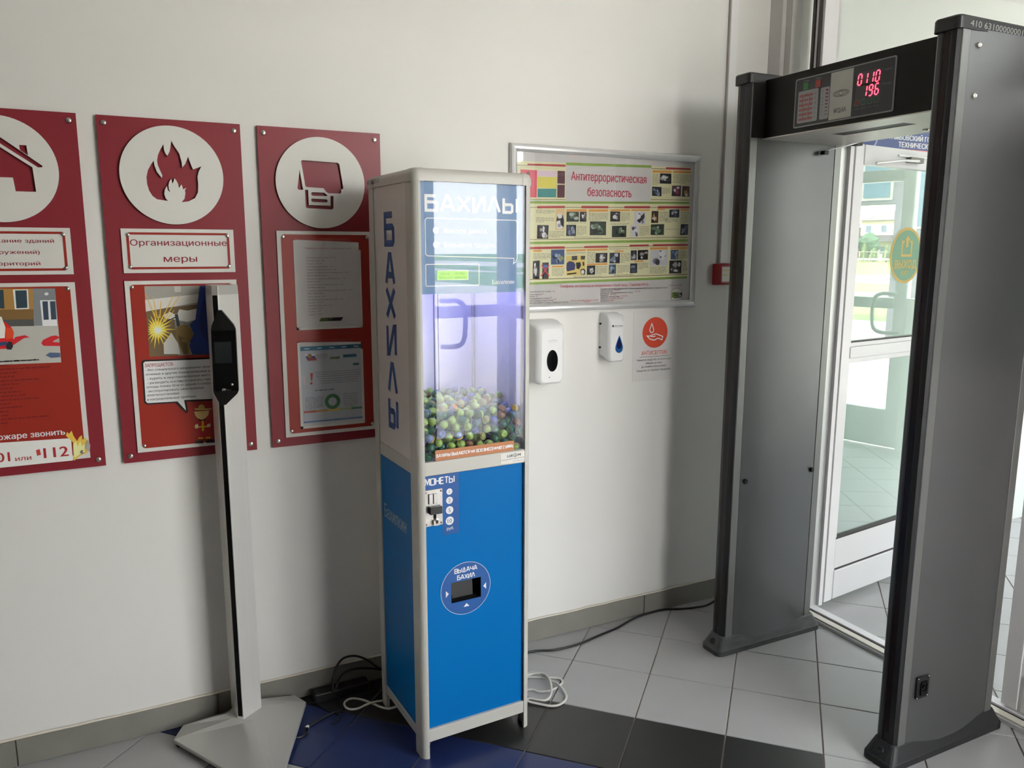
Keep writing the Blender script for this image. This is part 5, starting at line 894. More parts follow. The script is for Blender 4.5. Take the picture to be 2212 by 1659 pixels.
# side panels
for x, nm in ((0.004, 'left'), (MW - 0.012, 'right')):
    mbuild(MB().box(x, x + 0.008, 0.012, MD - 0.012, 0.954, 1.764, mach_white), 'upper_side_panel')
    mbuild(MB().box(x, x + 0.008, 0.012, MD - 0.012, 0.086, 0.912, mach_blue), 'lower_side_panel')
up_side = [o for o in mach.children if o.name.startswith('upper_side')][0]; lo_side = [o for o in mach.children if o.name.startswith('lower_side')][0]
mbuild(MB().box(0.012, MW - 0.012, MD - 0.014, MD - 0.006, 0.086, 1.764, mach_white), 'back_panel')
S4 = lambda u, v, w: (0.004 - w, MD - u, v)
b = MB()
for ch, zc in zip('БАХИЛЫ', (1.635, 1.5155, 1.414, 1.3000, 1.181, 1.0710)):
    h = 0.084; uc = MD - 0.2025; wd = 0.068
    square_text(b, ch, uc - wd / 2, zc - h / 2, uc + wd / 2, h, 0.0195, letter_blue, S4, 0.0006)
mbuild(b, 'side_lettering', up_side, label='blue vertical lettering on the white side panel')
b = MB(); b.flat([(0.010, 1.690), (0.075, 1.690), (0.075, 1.748), (0.010, 1.748)], 0.0004, S4, ink((184, 178, 186)))
word_bars(b, 0.016, 1.735, 0.062, 1.725, 1, ink((80, 78, 96)), S4, 0.0006, 0.5, 2); word_bars(b, 0.022, 1.716, 0.045, 1.708, 1, ink((90, 88, 100)), S4, 0.0006, 0.5, 3); mbuild(b, 'inventory_sticker', up_side)
b = MB(); b.text('Бахилкин', 0.080, 0.705, 0.195, 0.046, ink((132, 146, 158)), S4, 0.0006, bold=0.012); mbuild(b, 'side_name', lo_side)
# front: header print, glass, window sticker
mbuild(MB().box(PW - 0.004, MW - PW + 0.004, 0.012, 0.016, 1.4490, 1.7640, hdr_blue), 'header_panel', label='blue header panel with white instructions')
hdr = [o for o in mach.children if o.name.startswith('header')][0]
F3 = lambda u, v, w: (u, 0.012 - w, v)
k_ = (MW / 0.381); fu = lambda u: u * k_
b = MB(); square_text(b, 'БАХИЛЫ', 0.0435, 1.6840, 0.3360, 0.0400, 0.0085, white_vinyl, F3, 0.0006, 0.26); mbuild(b, 'header_title', hdr)
b = MB()
box = [(0.046, 1.6625), (0.332, 1.6615), (0.3375, 1.656), (0.3375, 1.549), (0.334, 1.540), (0.3245, 1.5335), (0.3265, 1.542), (0.3265, 1.5495), (0.046, 1.5575), (0.0405, 1.5625), (0.0405, 1.6575), (0.046, 1.6625)]
b.strokes([box], 0.0024, white_vinyl, F3, 0.0006)
lb = rrect(0.0400, 1.4720, 0.2090, 1.5335, 0.003, 2); b.strokes([lb + lb[:1]], 0.0024, white_vinyl, F3, 0.0006)
for z, s in ((1.629, '1'), (1.589, '2')):
    b.flat(circle(0.0728, z, 0.0095, 20), 0.0006, F3, white_vinyl); b.text(s, 0.0728, z - 0.0055, None, 0.011, letter_blue, F3, 0.0009, bold=0.01, align='C')
b.text('Внесите деньги.', 0.0970, 1.6225, 0.142, 0.0118, white_vinyl, F3, 0.0006, bold=0.008, res=3); b.text('Возьмите бахилы.', 0.0970, 1.5825, 0.170, 0.0118, white_vinyl, F3, 0.0006, bold=0.008, res=3)
b.text('Бахилкин', 0.2530, 1.4735, 0.074, 0.0125, white_vinyl, F3, 0.0006, bold=0.006, res=3); mbuild(b, 'header_print', hdr)
b = MB(); b.prism([(0.0750, 1.4880), (0.1740, 1.4880), (0.1740, 1.5160), (0.0750, 1.5160)], -0.001, 0.0010, F3, white_vinyl, holes=[[(0.0768, 1.4898), (0.1722, 1.4898), (0.1722, 1.5142), (0.0768, 1.5142)]])
b.flat([(0.0768, 1.4898), (0.1722, 1.4898), (0.1722, 1.5142), (0.0768, 1.5142)], 0.0002, F3, mat('green_lcd', (0.06, 0.16, 0.008), 0.3, var=0.05, emit=(0.13, 0.33, 0.015), estr=0.30))
dk = mat('lcd_dark', (0.012, 0.03, 0.004), 0.4, var=0)
b.text('Цена:   10.00р', 0.0850, 1.5040, 0.078, 0.0070, dk, F3, 0.0005); b.text('Внесите деньги', 0.0820, 1.4925, 0.084, 0.0070, dk, F3, 0.0005); mbuild(b, 'display', hdr, label='small green text display')
mbuild(MB().box(PW - 0.004, MW - PW + 0.004, 0.004, 0.008, 0.9565, 1.7640, mach_glass), 'front_glass')
fg = [o for o in mach.children if o.name.startswith('front_glass')][0]
G3 = lambda u, v, w: (u, 0.004 - w, v)
b = MB(); b.prism(rrect(0.0570, 0.9575, 0.3235, 0.9895, 0.0035, 3), 0.0002, 0.0007, G3, mat('orange_sticker', (0.46, 0.165, 0.055), 0.4, var=0.03)); square_text(b, 'БАХИЛЫ ВЫДАЮТСЯ НА ВСЮ ВНЕСЕННУЮ СУММУ', 0.0620, 0.9685, 0.3195, 0.0085, 0.0020, white_vinyl, G3, 0.0009, 0.28); mbuild(b, 'orange_sticker', fg)
# rail badge
b = MB(); R3 = lambda u, v, w: (u, 0.002 - w, v)
b.prism(rrect(0.2755, 0.9185, 0.3615, 0.9525, 0.003, 3), 0.0, 0.0008, R3, mat('badge_silver', (0.62, 0.61, 0.57), 0.35, metal=0.2, var=0.03)); kk = ink((24, 24, 34))
b.text('LiSK', 0.2975, 0.9385, 0.0225, 0.0085, kk, R3, 0.0011, bold=0.03, slant=0.15); b.prism(circle(0.3265, 0.9425, 0.0062, 20), None, 0.0011, R3, kk, holes=[circle(0.3265, 0.9425, 0.0048, 16)]); b.prism(circle(0.3272, 0.9418, 0.0028, 14), None, 0.0011, R3, kk, holes=[circle(0.3272, 0.9418, 0.0015, 10)]); b.text('M', 0.3345, 0.9385, 0.0105, 0.0085, kk, R3, 0.0011, bold=0.03, slant=0.25)
b.strokes([[(0.2765, 0.9315), (0.3610, 0.9325)]], 0.0010, kk, R3, 0.0011); b.text('www.liskom.ru', 0.3180, 0.9225, 0.0400, 0.0042, ink((80, 80, 84)), R3, 0.0011); mbuild(b, 'maker_badge', [o for o in mach.children if o.name.startswith('front_rail')][0])
# lower door
hole = [(0.1075, 0.4945), (0.2100, 0.4945), (0.2100, 0.5610), (0.1075, 0.5610)]
b = MB(); b.prism([(PW, 0.0955), (MW - PW, 0.0955), (MW - PW, 0.9145), (PW, 0.9145)], -0.006, 0.0, F3, mach_blue, holes=[hole]); door = mbuild(b, 'lower_door')
b = MB(); b.prism([(PW + 0.0005, 0.7200), (0.0815, 0.7200), (0.0815, 0.7205), (PW + 0.0005, 0.7205)], None, 0.0003, F3, dark_blue)
b = MB(); b.flat([(PW, 0.7575), (0.0812, 0.7575), (0.0812, 0.7200), (0.1360, 0.7200), (0.1360, 0.9140), (PW, 0.9140)], 0.0005, F3, dark_blue)
square_text(b, 'МОНЕТЫ', 0.0270, 0.8835, 0.1210, 0.0190, 0.0036, white_vinyl, F3, 0.0008, 0.2)
for z, s, r in ((0.8550, '1', 0.0098), (0.8275, '2', 0.0112), (0.7965, '5', 0.0124), (0.7630, '10', 0.0134)):
    b.flat(circle(0.1050, z, r, 24), 0.0008, F3, white_vinyl); b.text(s, 0.1050, z - r * 0.50, None, r * 1.0, letter_blue, F3, 0.0011, align='C')
b.text('руб.', 0.0950, 0.7345, 0.0235, 0.0095, white_vinyl, F3, 0.0008, bold=0.01); mbuild(b, 'coin_sticker', door)
b = MB(); b.flat(circle(0.1575, 0.5345, 0.0860, 64), 0.0005, F3, dark_blue) if False else b.prism(circle(0.1575, 0.5345, 0.0855, 64), None, 0.0005, F3, dark_blue, holes=[hole])
cc = circle(0.1575, 0.5345, 0.0850, 64); b.strokes([cc + cc[:1]], 0.0012, white_vinyl, F3, 0.0008)
square_text(b, 'ВЫДАЧА', 0.1200, 0.5895, 0.1960, 0.0135, 0.0028, white_vinyl, F3, 0.0008, 0.22); square_text(b, 'БАХИЛ', 0.1290, 0.5670, 0.1880, 0.0135, 0.0028, white_vinyl, F3, 0.0008, 0.22)
for P in ([(0.0890, 0.5170), (0.0990, 0.5280), (0.0890, 0.5390)], [(0.2280, 0.5175), (0.2180, 0.5285), (0.2280, 0.5395)], [(0.1490, 0.4735), (0.1590, 0.4845), (0.1690, 0.4735)]): b.flat(P, 0.0008, F3, white_vinyl)
mbuild(b, 'chute_sticker', door)
b = MB(); dm = mat('chute_black', (0.012, 0.012, 0.012), 0.5, var=0.05); x0, z0, x1, z1 = 0.1075, 0.4945, 0.2100, 0.5610
D_ = 0.10
for q in (((x0, z0), (x1, z0)), ((x1, z0), (x1, z1)), ((x1, z1), (x0, z1)), ((x0, z1), (x0, z0))):
    (a, c), (d, e) = q; b.add([(a, 0.012, c), (d, 0.012, e), (d, 0.012 + D_, e), (a, 0.012 + D_, c)], [(0, 1, 2, 3)], dm)
b.add([(x0, 0.012 + D_, z0), (x1, 0.012 + D_, z0), (x1, 0.012 + D_, z1), (x0, 0.012 + D_, z1)], [(0, 1, 2, 3)], dm); mbuild(b, 'dispensing_chute')
b = MB(); b.add([(x0 + 0.012, 0.03, z0 + 0.006), (x1 - 0.02, 0.03, z0 + 0.006), (x1 - 0.02, 0.034, z1 - 0.002), (x0 + 0.002, 0.034, z1 - 0.002)], [(0, 1, 2, 3)], black_pl); mbuild(b, 'chute_flap')
# coin acceptor
zinc = mat('zinc_plate', (0.50, 0.49, 0.47), 0.38, metal=0.75, var=0.25, vscale=60)
b = MB().box(0.0215, 0.0808, 0.0075, 0.0115, 0.7570, 0.8700, zinc); ca = mbuild(b, 'coin_acceptor', bevel=0.0008, seg=1, label='small zinc coin plate with slot and reject lever')
for x in (0.0270, 0.0755):
    for z in (0.7640, 0.8630): mbuild(MB().lathe([(0.0001, 0.0030), (0.0024, 0.0026), (0.0032, 0.0)], mat('copper_screw', (0.42, 0.25, 0.20), 0.35, metal=0.8, var=0.1), lambda a, c, h: (x + a, 0.0075 - h, z + c), n=10), 'screw', ca)
b = MB().box(0.0350, 0.0475, 0.0020, 0.0080, 0.8270, 0.8585, zinc).box(0.0500, 0.0605, 0.0020, 0.0080, 0.8270, 0.8585, zinc).box(0.0475, 0.0500, 0.0040, 0.0080, 0.8270, 0.8585, black_pl); mbuild(b, 'coin_slot', ca, bevel=0.0008, seg=1)
mbuild(MB().box(0.0330, 0.0715, -0.012, 0.0080, 0.7985, 0.8210, black_pl), 'reject_button', ca, bevel=0.001, seg=1)
mbuild(MB().box(0.0500, 0.0590, 0.0065, 0.0080, 0.7720, 0.7985, black_gloss), 'slide_channel', ca)
b = MB(); b.prism(rrect(0.0470, 0.7600, 0.0655, 0.7770, 0.003, 3), -0.002, 0.010, lambda u, v, w: (u, 0.0075 - w, v), chrome, holes=[rrect(0.0510, 0.7660, 0.0615, 0.7769, 0.002, 2)]); mbuild(b, 'reject_cup', ca)
# inside of the glass tower
b = MB().box(0.012, MW - 0.012, 0.020, MD - 0.014, 0.940, 0.952, mach_in); mbuild(b, 'tower_floor')
b = MB().box(0.0125, 0.0145, 0.016, MD - 0.016, 0.952, 1.755, mach_in).box(MW - 0.0145, MW - 0.0125, 0.016, MD - 0.016, 0.952, 1.755, mach_in).box(0.0145, MW - 0.0145, MD - 0.018, MD - 0.016, 0.952, 1.755, mach_in).box(0.0145, MW - 0.0145, 0.018, MD - 0.016, 1.752, 1.756, mach_in); mbuild(b, 'tower_lining')
for x, y in ((0.020, MD - 0.025), (MW - 0.026, MD - 0.025), (MW - 0.021, 0.030)): mbuild(MB().box(x, x + 0.006, y, y + 0.006, 0.952, 1.752, mach_post), 'inner_bead')
for u in (0.216, 0.231): mbuild(MB().box(u, u + 0.003, MD - 0.0195, MD - 0.0178, 1.05, 1.752, mat('seam_grey', (0.16, 0.16, 0.20), 0.5, var=0)), 'back_seam')
# LED strip under the lid of the tower
b = MB().box(0.05, MW - 0.05, 0.030, 0.045, 1.735, 1.745, glow('led_strip', (0.42, 0.40, 1.0), 17.0)); mbuild(b, 'led_strip')
mbuild(MB().lathe([(0.012, 0.030), (0.016, 0.02), (0.016, 0.008), (0.006, 0.0)], rubber, lambda a, c, h: (0.034 + a, 0.045 + c, 0.026 + h), n=12), 'castor')
mbuild(MB().box(0.030, MW - 0.03, 0.03, MD - 0.03, 0.055, 0.075, black_pl), 'bottom_plate')

# ------------------------------------------------------------------ capsules heaped in the tower
CRD = 0.0142
rc = np.random.RandomState(4)
u0_, u1_, v0_, v1_ = 0.0155 + CRD, MW - 0.0155 - CRD, 0.0105 + CRD, MD - 0.020 - CRD
def heap_top(u, v): return 1.062 + 0.24 * v + 0.032 * max(0.0, 1 - u / 0.16) + 0.014 * math.sin(9 * u + 5 * v) + 0.012 * max(0, (u - 0.25) / 0.1)
C_ = np.zeros((0, 3)); tries = 0
while tries < 1500:
    best = None
    for _ in range(9):
        u, v = rc.uniform(u0_, u1_), rc.uniform(v0_, v1_)
        if rc.rand() < 0.30: v = v0_ + rc.rand() * 0.004
        if len(C_):
            d2 = (C_[:, 0] - u) ** 2 + (C_[:, 1] - v) ** 2; ok = d2 < (2 * CRD) ** 2
            z = max(0.952 + CRD, (C_[ok, 2] + np.sqrt((2 * CRD) ** 2 - d2[ok])).max() if ok.any() else 0)
        else: z = 0.952 + CRD
        if best is None or z < best[2]: best = (u, v, z)
    tries += 1
    if best[2] < heap_top(best[0], best[1]): C_ = np.vstack([C_, best])
# which of them the front or top of the heap shows: view rays against the other spheres
cm = np.array([CAM.x - MO.x, CAM.y - MO.y, CAM.z]); ca_, sa_ = math.cos(-MR), math.sin(-MR)
cl = np.array([cm[0] * ca_ - cm[1] * sa_, cm[0] * sa_ + cm[1] * ca_, cm[2]])
seen = np.zeros(len(C_))
for i in range(len(C_)):
    d0 = C_[i] - cl; n0 = np.linalg.norm(d0); d0 = d0 / n0
    a = np.cross(d0, [0, 0, 1]); a /= np.linalg.norm(a); bb_ = np.cross(a, d0); hit = 0
    for s, q in ((0, 0), (.6, 0), (-.6, 0), (0, .6), (0, -.6), (.5, .5), (-.5, .5), (.5, -.5), (-.5, -.5), (0, .88), (.88, 0), (-.88, 0)):
        tgt = C_[i] + (a * s + bb_ * q) * CRD; d = tgt - cl; n = np.linalg.norm(d); d = d / n
        oc = C_ - cl; tca = oc @ d; dd = (oc ** 2).sum(1) - tca ** 2; near = np.where(dd < CRD ** 2, tca - np.sqrt(np.maximum(CRD ** 2 - dd, 0)), 1e9)
        if near.argmin() == i: hit += 1
    seen[i] = hit
keep = [i for i in range(len(C_)) if seen[i] > 0 or C_[i, 1] < 0.045 or C_[i, 2] > heap_top(C_[i, 0], C_[i, 1]) - 0.032]
keep.sort(key=lambda i: -seen[i])
CC = {'lime green': (0.27, 0.42, 0.10), 'dark green': (0.020, 0.115, 0.065), 'blue': (0.035, 0.075, 0.30), 'slate blue': (0.05, 0.115, 0.135), 'olive': (0.23, 0.235, 0.085), 'brown': (0.18, 0.085, 0.05), 'teal': (0.03, 0.15, 0.13), 'purple': (0.11, 0.07, 0.15), 'pale blue': (0.22, 0.30, 0.52),
      'yellow': (0.62, 0.40, 0.03), 'orange': (0.55, 0.20, 0.03), 'red': (0.40, 0.03, 0.015)}
cmat = {k: mat('capsule_' + k.replace(' ', '_'), c, 0.22, var=0.05, vscale=40) for k, c in CC.items()}
PAIR = [('lime green', 'lime green', 26), ('lime green', 'olive', 10), ('lime green', 'brown', 5), ('dark green', 'dark green', 18), ('teal', 'dark green', 8), ('slate blue', 'slate blue', 9), ('blue', 'blue', 10), ('olive', 'olive', 7), ('lime green', 'dark green', 4)]
RARE = [('pale blue', 'yellow'), ('pale blue', 'yellow'), ('pale blue', 'orange'), ('blue', 'orange'), ('brown', 'brown'), ('brown', 'brown'), ('brown', 'brown'), ('brown', 'brown'), ('purple', 'purple'), ('teal', 'red'), ('pale blue', 'blue'), ('pale blue', 'blue'), ('pale blue', 'blue'), ('pale blue', 'yellow'), ('brown', 'brown')]
bodyM, lidM = {}, {}
def capsule_mesh(kind, col):
    b = MB(); r = CRD
    if kind == 'b': b.lathe([(r * 0.86, -0.30 * r), (r * 0.90, 0.0), (r * 0.88, 0.25 * r), (r * 0.80, 0.52 * r), (r * 0.62, 0.78 * r), (r * 0.34, 0.95 * r), (0.0004, r)], cmat[col], n=14)
    else: b.lathe([(r * 0.90, -0.18 * r), (r * 0.98, -0.22 * r), (r * 0.98, -0.40 * r), (r * 0.94, -0.46 * r), (r * 0.74, -0.48 * r), (r * 0.70, -0.62 * r), (r * 0.66, -0.70 * r), (r * 0.40, -0.72 * r), (r * 0.36, -0.68 * r), (r * 0.10, -0.68 * r), (0.0004, -0.70 * r)], cmat[col], n=14)
    for f in range(len(b.f)): b.f[f] = b.f[f] if kind == 'b' else b.f[f][::-1]
    me = bpy.data.meshes.new('capsule_' + kind); me.from_pydata(b.v, [], b.f); me.materials.append(cmat[col]); me.polygons.foreach_set('use_smooth', [True] * len(b.f)); return me
bag = [p for p in PAIR for _ in range(p[2])]; rcap = random.Random(21)
rot_m = Matrix.Rotation(MR, 3, 'Z')
front = [i for i in keep if seen[i] >= 4]; rare_at = dict(zip(rcap.sample(front[:120], len(RARE)), RARE)); rare_n = {}
stuffed = MB()
for n_, i in enumerate(keep):
    pr = rare_at.get(i) or rcap.choice(bag)[:2]
    R = Matrix.Rotation(rcap.uniform(0, 6.28), 3, 'Z') @ Matrix.Rotation(math.acos(rcap.uniform(-1, 1)), 3, 'X') @ Matrix.Rotation(rcap.uniform(0, 6.28), 3, 'Z')
    loc = MO + rot_m @ Vector(C_[i])
    for kd, D, col in (('b', bodyM, pr[0]), ('l', lidM, pr[1])):
        if col not in D: D[col] = capsule_mesh(kd, col)
    if n_ < 300:
        o = bpy.data.objects.new('capsule', bodyM[pr[0]]); COL.objects.link(o)
        o.matrix_world = Matrix.Translation(loc) @ R.to_4x4()
        l = bpy.data.objects.new('lid', lidM[pr[1]]); COL.objects.link(l); l.parent = o
        two = pr[0] if pr[0] == pr[1] else '%s capsule with %s %s lid' % (pr[0], 'an' if pr[1][0] in 'o' else 'a', pr[1])
        tag(o, ('%s plastic capsule all in one colour, in the heap behind the machine glass' % pr[0]) if pr[0] == pr[1] else '%s, in the heap behind the machine glass' % two, 'capsule', '%s capsules with %s lids' % pr)
    else:
        for me in (bodyM[pr[0]], lidM[pr[1]]):
            stuffed.add([loc + R @ v.co for v in me.vertices], [tuple(p.vertices) for p in me.polygons], me.materials[0], True)
if stuffed.v: tag(stuffed.build('capsule_heap'), 'plastic capsules deeper in the heap, mostly hidden', 'capsules', kind='stuff')

# ================================================================== FACE TERMINAL STAND
t = thing('terminal_stand', (-0.135, -0.13, 0), 'silver floor stand with a black face recognition terminal, in front of the flame board', 'stand')
ZB = 0.055
# folded base: four tips, a raised collar round the pole
FT_ = (-0.115, -0.545); LT = (-0.3585, -0.120); RT = (0.067, -0.092); BLf = (-0.325, -0.050); BRt = (0.040, -0.030)
rim0 = [FT_, RT, BRt, (-0.14, -0.026), BLf, LT]
col_ = [(-0.116, -0.165), (-0.076, -0.100), (-0.085, -0.055), (-0.150, -0.050), (-0.198, -0.095), (-0.178, -0.128)]
b = MB(); zl = [0.030] * 6; zr = [0.052, 0.060, 0.062, 0.062, 0.060, 0.058]
lo = [(q[0], q[1], 0.018) for q in rim0]; hi = [(q[0], q[1], 0.030) for q in rim0]; cl_ = [(q[0], q[1], z) for q, z in zip(col_, zr)]
b.loft([lo, hi, cl_], stand_m, caps=False); b.add(cl_, [tuple(range(6))], stand_m); b.add(lo, [tuple(reversed(range(6)))], stand_m)
b.build('base', t, bevel=0.0015, seg=1, angle=8)
for x, y in ((-0.338, -0.115), (0.045, -0.090), (-0.116, -0.515), (-0.30, -0.062)):
    b = MB(); b.lathe([(0.013, 0.019), (0.014, 0.012), (0.014, 0.003), (0.011, 0.0), (0.0001, 0.0)], rubber, lambda a, c, h: (x + a, y + c, h), n=12); b.build('foot', t)
ZT = 1.468
PP = [(-0.1465, -0.1465), (-0.1475, -0.1455), (-0.1618, -0.1355), (-0.1640, -0.1330), (-0.1715, -0.0430), (-0.1650, -0.0370), (-0.105, -0.060), (-0.0825, -0.0960), (-0.0830, -0.1065), (-0.0870, -0.1090)]
b = MB(); top = [(q[0], q[1], ZT - 0.0 if q[1] > -0.09 else ZT - 0.022) for q in PP]
b.loft([[(q[0], q[1], 0.050) for q in PP[::-1]], [(q[0], q[1], (ZT - 0.028)) for q in PP[::-1]]], stand_alu, caps=False)
cp_ = [(q[0] * 0.97 - 0.0038, q[1] * 0.97 - 0.003, ZT) for q in PP[::-1]]
b.loft([[(q[0], q[1], ZT - 0.028) for q in PP[::-1]], cp_], stand_m, caps=False); b.add(cp_, [tuple(range(len(cp_)))], stand_m)
b.build('pole', t, bevel=0.001, seg=2, angle=25)
dv = Vector((-0.1475 + 0.1618, -0.1455 + 0.1355)).normalized(); dn = Vector((dv.y, -dv.x)) if dv.y < 0 and False else Vector((-0.57, -0.82))
b = MB(); P0 = Vector((-0.1608, -0.1362)); P1 = Vector((-0.1485, -0.1448)); o_ = dn * 0.0012
b.loft([[(P0.x - o_.x * 3, P0.y - o_.y * 3, z), (P0.x + o_.x, P0.y + o_.y, z), (P1.x + o_.x, P1.y + o_.y, z), (P1.x - o_.x * 3, P1.y - o_.y * 3, z)][::-1] for z in (0.066, ZT - 0.029)], black_gloss); b.build('black_inlay', t)
# terminal
TN = Vector((-0.22, -0.975)).normalized(); TU = Vector((-TN.y, TN.x)); TC = Vector((-0.1385, -0.163))
TM = lambda u, v, w: (TC.x + TU.x * u + TN.x * w, TC.y + TU.y * u + TN.y * w, v)
out = [(-0.0125, 1.396), (-0.0025, 1.396), (0.030, 1.352), (0.0345, 1.340), (0.0335, 1.152), (0.0295, 1.143), (-0.005, 1.110), (-0.021, 1.110), (-0.0370, 1.146), (-0.0385, 1.155), (-0.0345, 1.338), (-0.0325, 1.350)]
b = MB(); b.prism(out[::-1], -0.012, 0.008, TM, mat('terminal_case', (0.008, 0.008, 0.0075), 0.35, var=0.05, spec=0.2)); tm = b.build('terminal', t, bevel=0.002, label='black angular face recognition terminal')
b = MB(); b.flat(rrect(-0.0335, 1.152, 0.0330, 1.335, 0.003), 0.0085, TM, black_gloss); b.build('screen_glass', tm)
b = MB(); b.flat([(-0.0275, 1.238), (0.0205, 1.238), (0.0205, 1.302), (-0.0275, 1.302)], 0.0088, TM, mat('screen', (0.012, 0.016, 0.017), 0.15, var=0.3)); b.build('screen', tm)
b = MB(); b.lathe([(0.0001, 0.0102), (0.0030, 0.0098), (0.0038, 0.0088)], mat('lens_grey', (0.42, 0.42, 0.42), 0.2, metal=0.5), lambda a, c, h: TM(0.0165 + a, 1.172 + c, h), n=12); b.build('camera_lens', tm)
b = MB(); b.text('ZK', -0.0145, 1.1545, 0.0125, 0.0062, ink((170, 170, 170)), TM, 0.0090, bold=0.02, slant=0.25); b.text('Teco', -0.0005, 1.1545, 0.0125, 0.0032, ink((90, 92, 92)), TM, 0.0090); b.build('lettering', tm)
# ================================================================== WALK-THROUGH METAL DETECTOR
DX0, DX1 = 1.622, 2.100
t = thing('metal_detector', ((DX0 + DX1) / 2, -0.79, 0), 'dark grey walk-through metal detector arch in front of the entrance door', 'metal detector')
def half_profile(yc, hw, bulge, x0, x1, n=10):
    return None
def pillar(yf, yb, near):
    """yf: face towards the camera (smaller y), yb: the other face"""
    yc = (yf + yb) / 2; hw = (yb - yf) / 2
    s = 0.038
    # black end posts (rounded nose) front and back
    for xa, sg in ((DX0, 1), (DX1, -1)):
        P = [(xa + sg * s, yf + 0.001), (xa + sg * 0.014, yf), (xa + sg * 0.003, yf + 0.008), (xa, yf + 0.020), (xa, yc - 0.0095), (xa + sg * 0.004, yc - 0.0085), (xa + sg * 0.004, yc + 0.0085), (xa, yc + 0.0095), (xa, yb - 0.020), (xa + sg * 0.003, yb - 0.008), (xa + sg * 0.014, yb), (xa + sg * s, yb - 0.001)]
        if sg < 0: P = P[::-1]
        b = MB(); b.loft([[(q[0], q[1], z) for q in P[::-1]] for z in (0.045, 2.158)], black_pl); po = b.build('edge_post', t)
        b = MB(); b.box(xa + sg * 0.0035, xa + sg * 0.0005, yc - 0.0082, yc + 0.0082, 0.10, 2.150, dark_red); b.build('indicator_strip', po, label='dark red indicator strip')
    for y, sg in ((yf, -1), (yb, 1)):
        for xa, xb in ((DX0 + 0.012, DX0 + 0.045), (DX1 - 0.045, DX1 - 0.012)):
            MB().box(xa, xb, y + sg * 0.0025, y - sg * 0.004, 0.048, 2.157, det_edge).build('trim_strip', t, bevel=0.0012, seg=1)
        # gently bowed face panel
        n = 14; V = []; F = []
        xa, xb = DX0 + 0.0465, DX1 - 0.0465
        for i in range(n + 1):
            q = i / n; x = xa + (xb - xa) * q; d = 0.001 + 0.0105 * math.sin(math.pi * q)
            for z in (0.046, 2.158): V.append((x, y + sg * d, z))
        for i in range(n):
            f = (2 * i, 2 * i + 2, 2 * i + 3, 2 * i + 1); F.append(f if sg < 0 else f[::-1])
        b = MB(); b.add(V, F, det_panel, True)
        b.add([V[0], V[1], (xa, y - sg * 0.004, 2.158), (xa, y - sg * 0.004, 0.046)], [(0, 1, 2, 3) if sg > 0 else (3, 2, 1, 0)], gasket); b.add([V[-2], V[-1], (xb, y - sg * 0.004, 2.158), (xb, y - sg * 0.004, 0.046)], [(0, 1, 2, 3) if sg < 0 else (3, 2, 1, 0)], gasket)
        pn = b.build('face_panel', t)
        if sg < 0:
            pts_ = ((1.697, 2.1165), (1.697, 1.987), (2.03, 2.1165), (2.03, 1.987)) if near else ((1.6918, 0.6996), (2.0403, 0.7022))
            for x, z in pts_:
                r = 0.0075 if near else 0.0095; yy = y - 0.0035 - (0.0 if x < 1.75 else 0.0)
                bm = MB(); cm_ = chrome if near else rubber
                bm.lathe([(0.0001, 0.0075), (r * 0.3, 0.0075), (r * 0.34, 0.0045), (r * 0.62, 0.0045), (r * 0.7, 0.0080), (r, 0.0055), (r, -0.004)], cm_, lambda a, c, h: (x + a, yy - h, z + c), n=16)
                if not near: bm.lathe([(0.0001, 0.0085), (0.0016, 0.0078)], chrome, lambda a, c, h: (x + a, yy - h, z + c), n=8)
                bm.build('screw' if near else 'rubber_stud', pn)
    MB().box(DX0 + 0.035, DX1 - 0.035, yf + 0.004, yb - 0.004, 0.05, 2.155, black_pl).build('core', t)
    # top cap
    def ring(i, z, r=0.016): return [(q[0], q[1], z) for q in rrect(DX0 - 0.008 + i, yf - 0.006 + i, DX1 + 0.008 - i, yb + 0.006 - i, r, 5)]
    b = MB(); b.loft([ring(0.0, 2.1535), ring(0.0, 2.183), ring(0.003, 2.1875, 0.014), ring(0.012, 2.190, 0.01)], black_pl, False, caps=False); n_ = len(ring(0, 0)); b.add(ring(0.012, 2.190, 0.01), [tuple(range(n_))], mat('cap_top', (0.10, 0.10, 0.10), 0.3, var=0.05)); b.add(ring(0, 2.1535), [tuple(reversed(range(n_)))], black_pl)
    cpo = b.build('top_cap', t)
    if near:
        b = MB(); b.text('410 63100000001', 1.655, 2.1605, 0.225, 0.0165, ink((126, 128, 122)), on_wall(yf - 0.006), 0.0005, bold=-0.012, slant=0.06); b.build('chalk_marking', cpo)
    # flared foot
    def fr(x0, x1, o, z, r): return [(q[0], q[1], z) for q in rrect(x0, yf - o, x1, yb + o, r, 5)]
    fm = rubber if near else rubber_worn
    b = MB(); b.loft([fr(DX0 - 0.034, DX1 + 0.040, 0.020, 0.0, 0.024), fr(DX0 - 0.034, DX1 + 0.040, 0.020, 0.020, 0.024), fr(DX0 - 0.030, DX1 + 0.036, 0.0185, 0.023, 0.024), fr(DX0 - 0.006, DX1 + 0.012, 0.0045, 0.066, 0.020), fr(DX0 - 0.002, DX1 + 0.004, 0.0015, 0.070, 0.018)], fm, False, caps=False); r0 = fr(DX0 - 0.034, DX1 + 0.040, 0.020, 0.0, 0.024); b.add(r0, [tuple(reversed(range(len(r0))))], fm)
    r1 = fr(DX0 - 0.002, DX1 + 0.004, 0.0015, 0.070, 0.018); b.add(r1, [tuple(range(len(r1)))], fm)
    ft = b.build('foot', t, bevel=0.002, seg=1)
    b = MB(); nx = Vector((-0.86, 0.0, 0.50)); c0 = Vector((DX0 - 0.0185, yc, 0.045)); ty = Vector((0, 1, 0)); tz = nx.cross(ty)
    mpf = lambda a, c, h: tuple(c0 + ty * a + tz * c + nx * h)
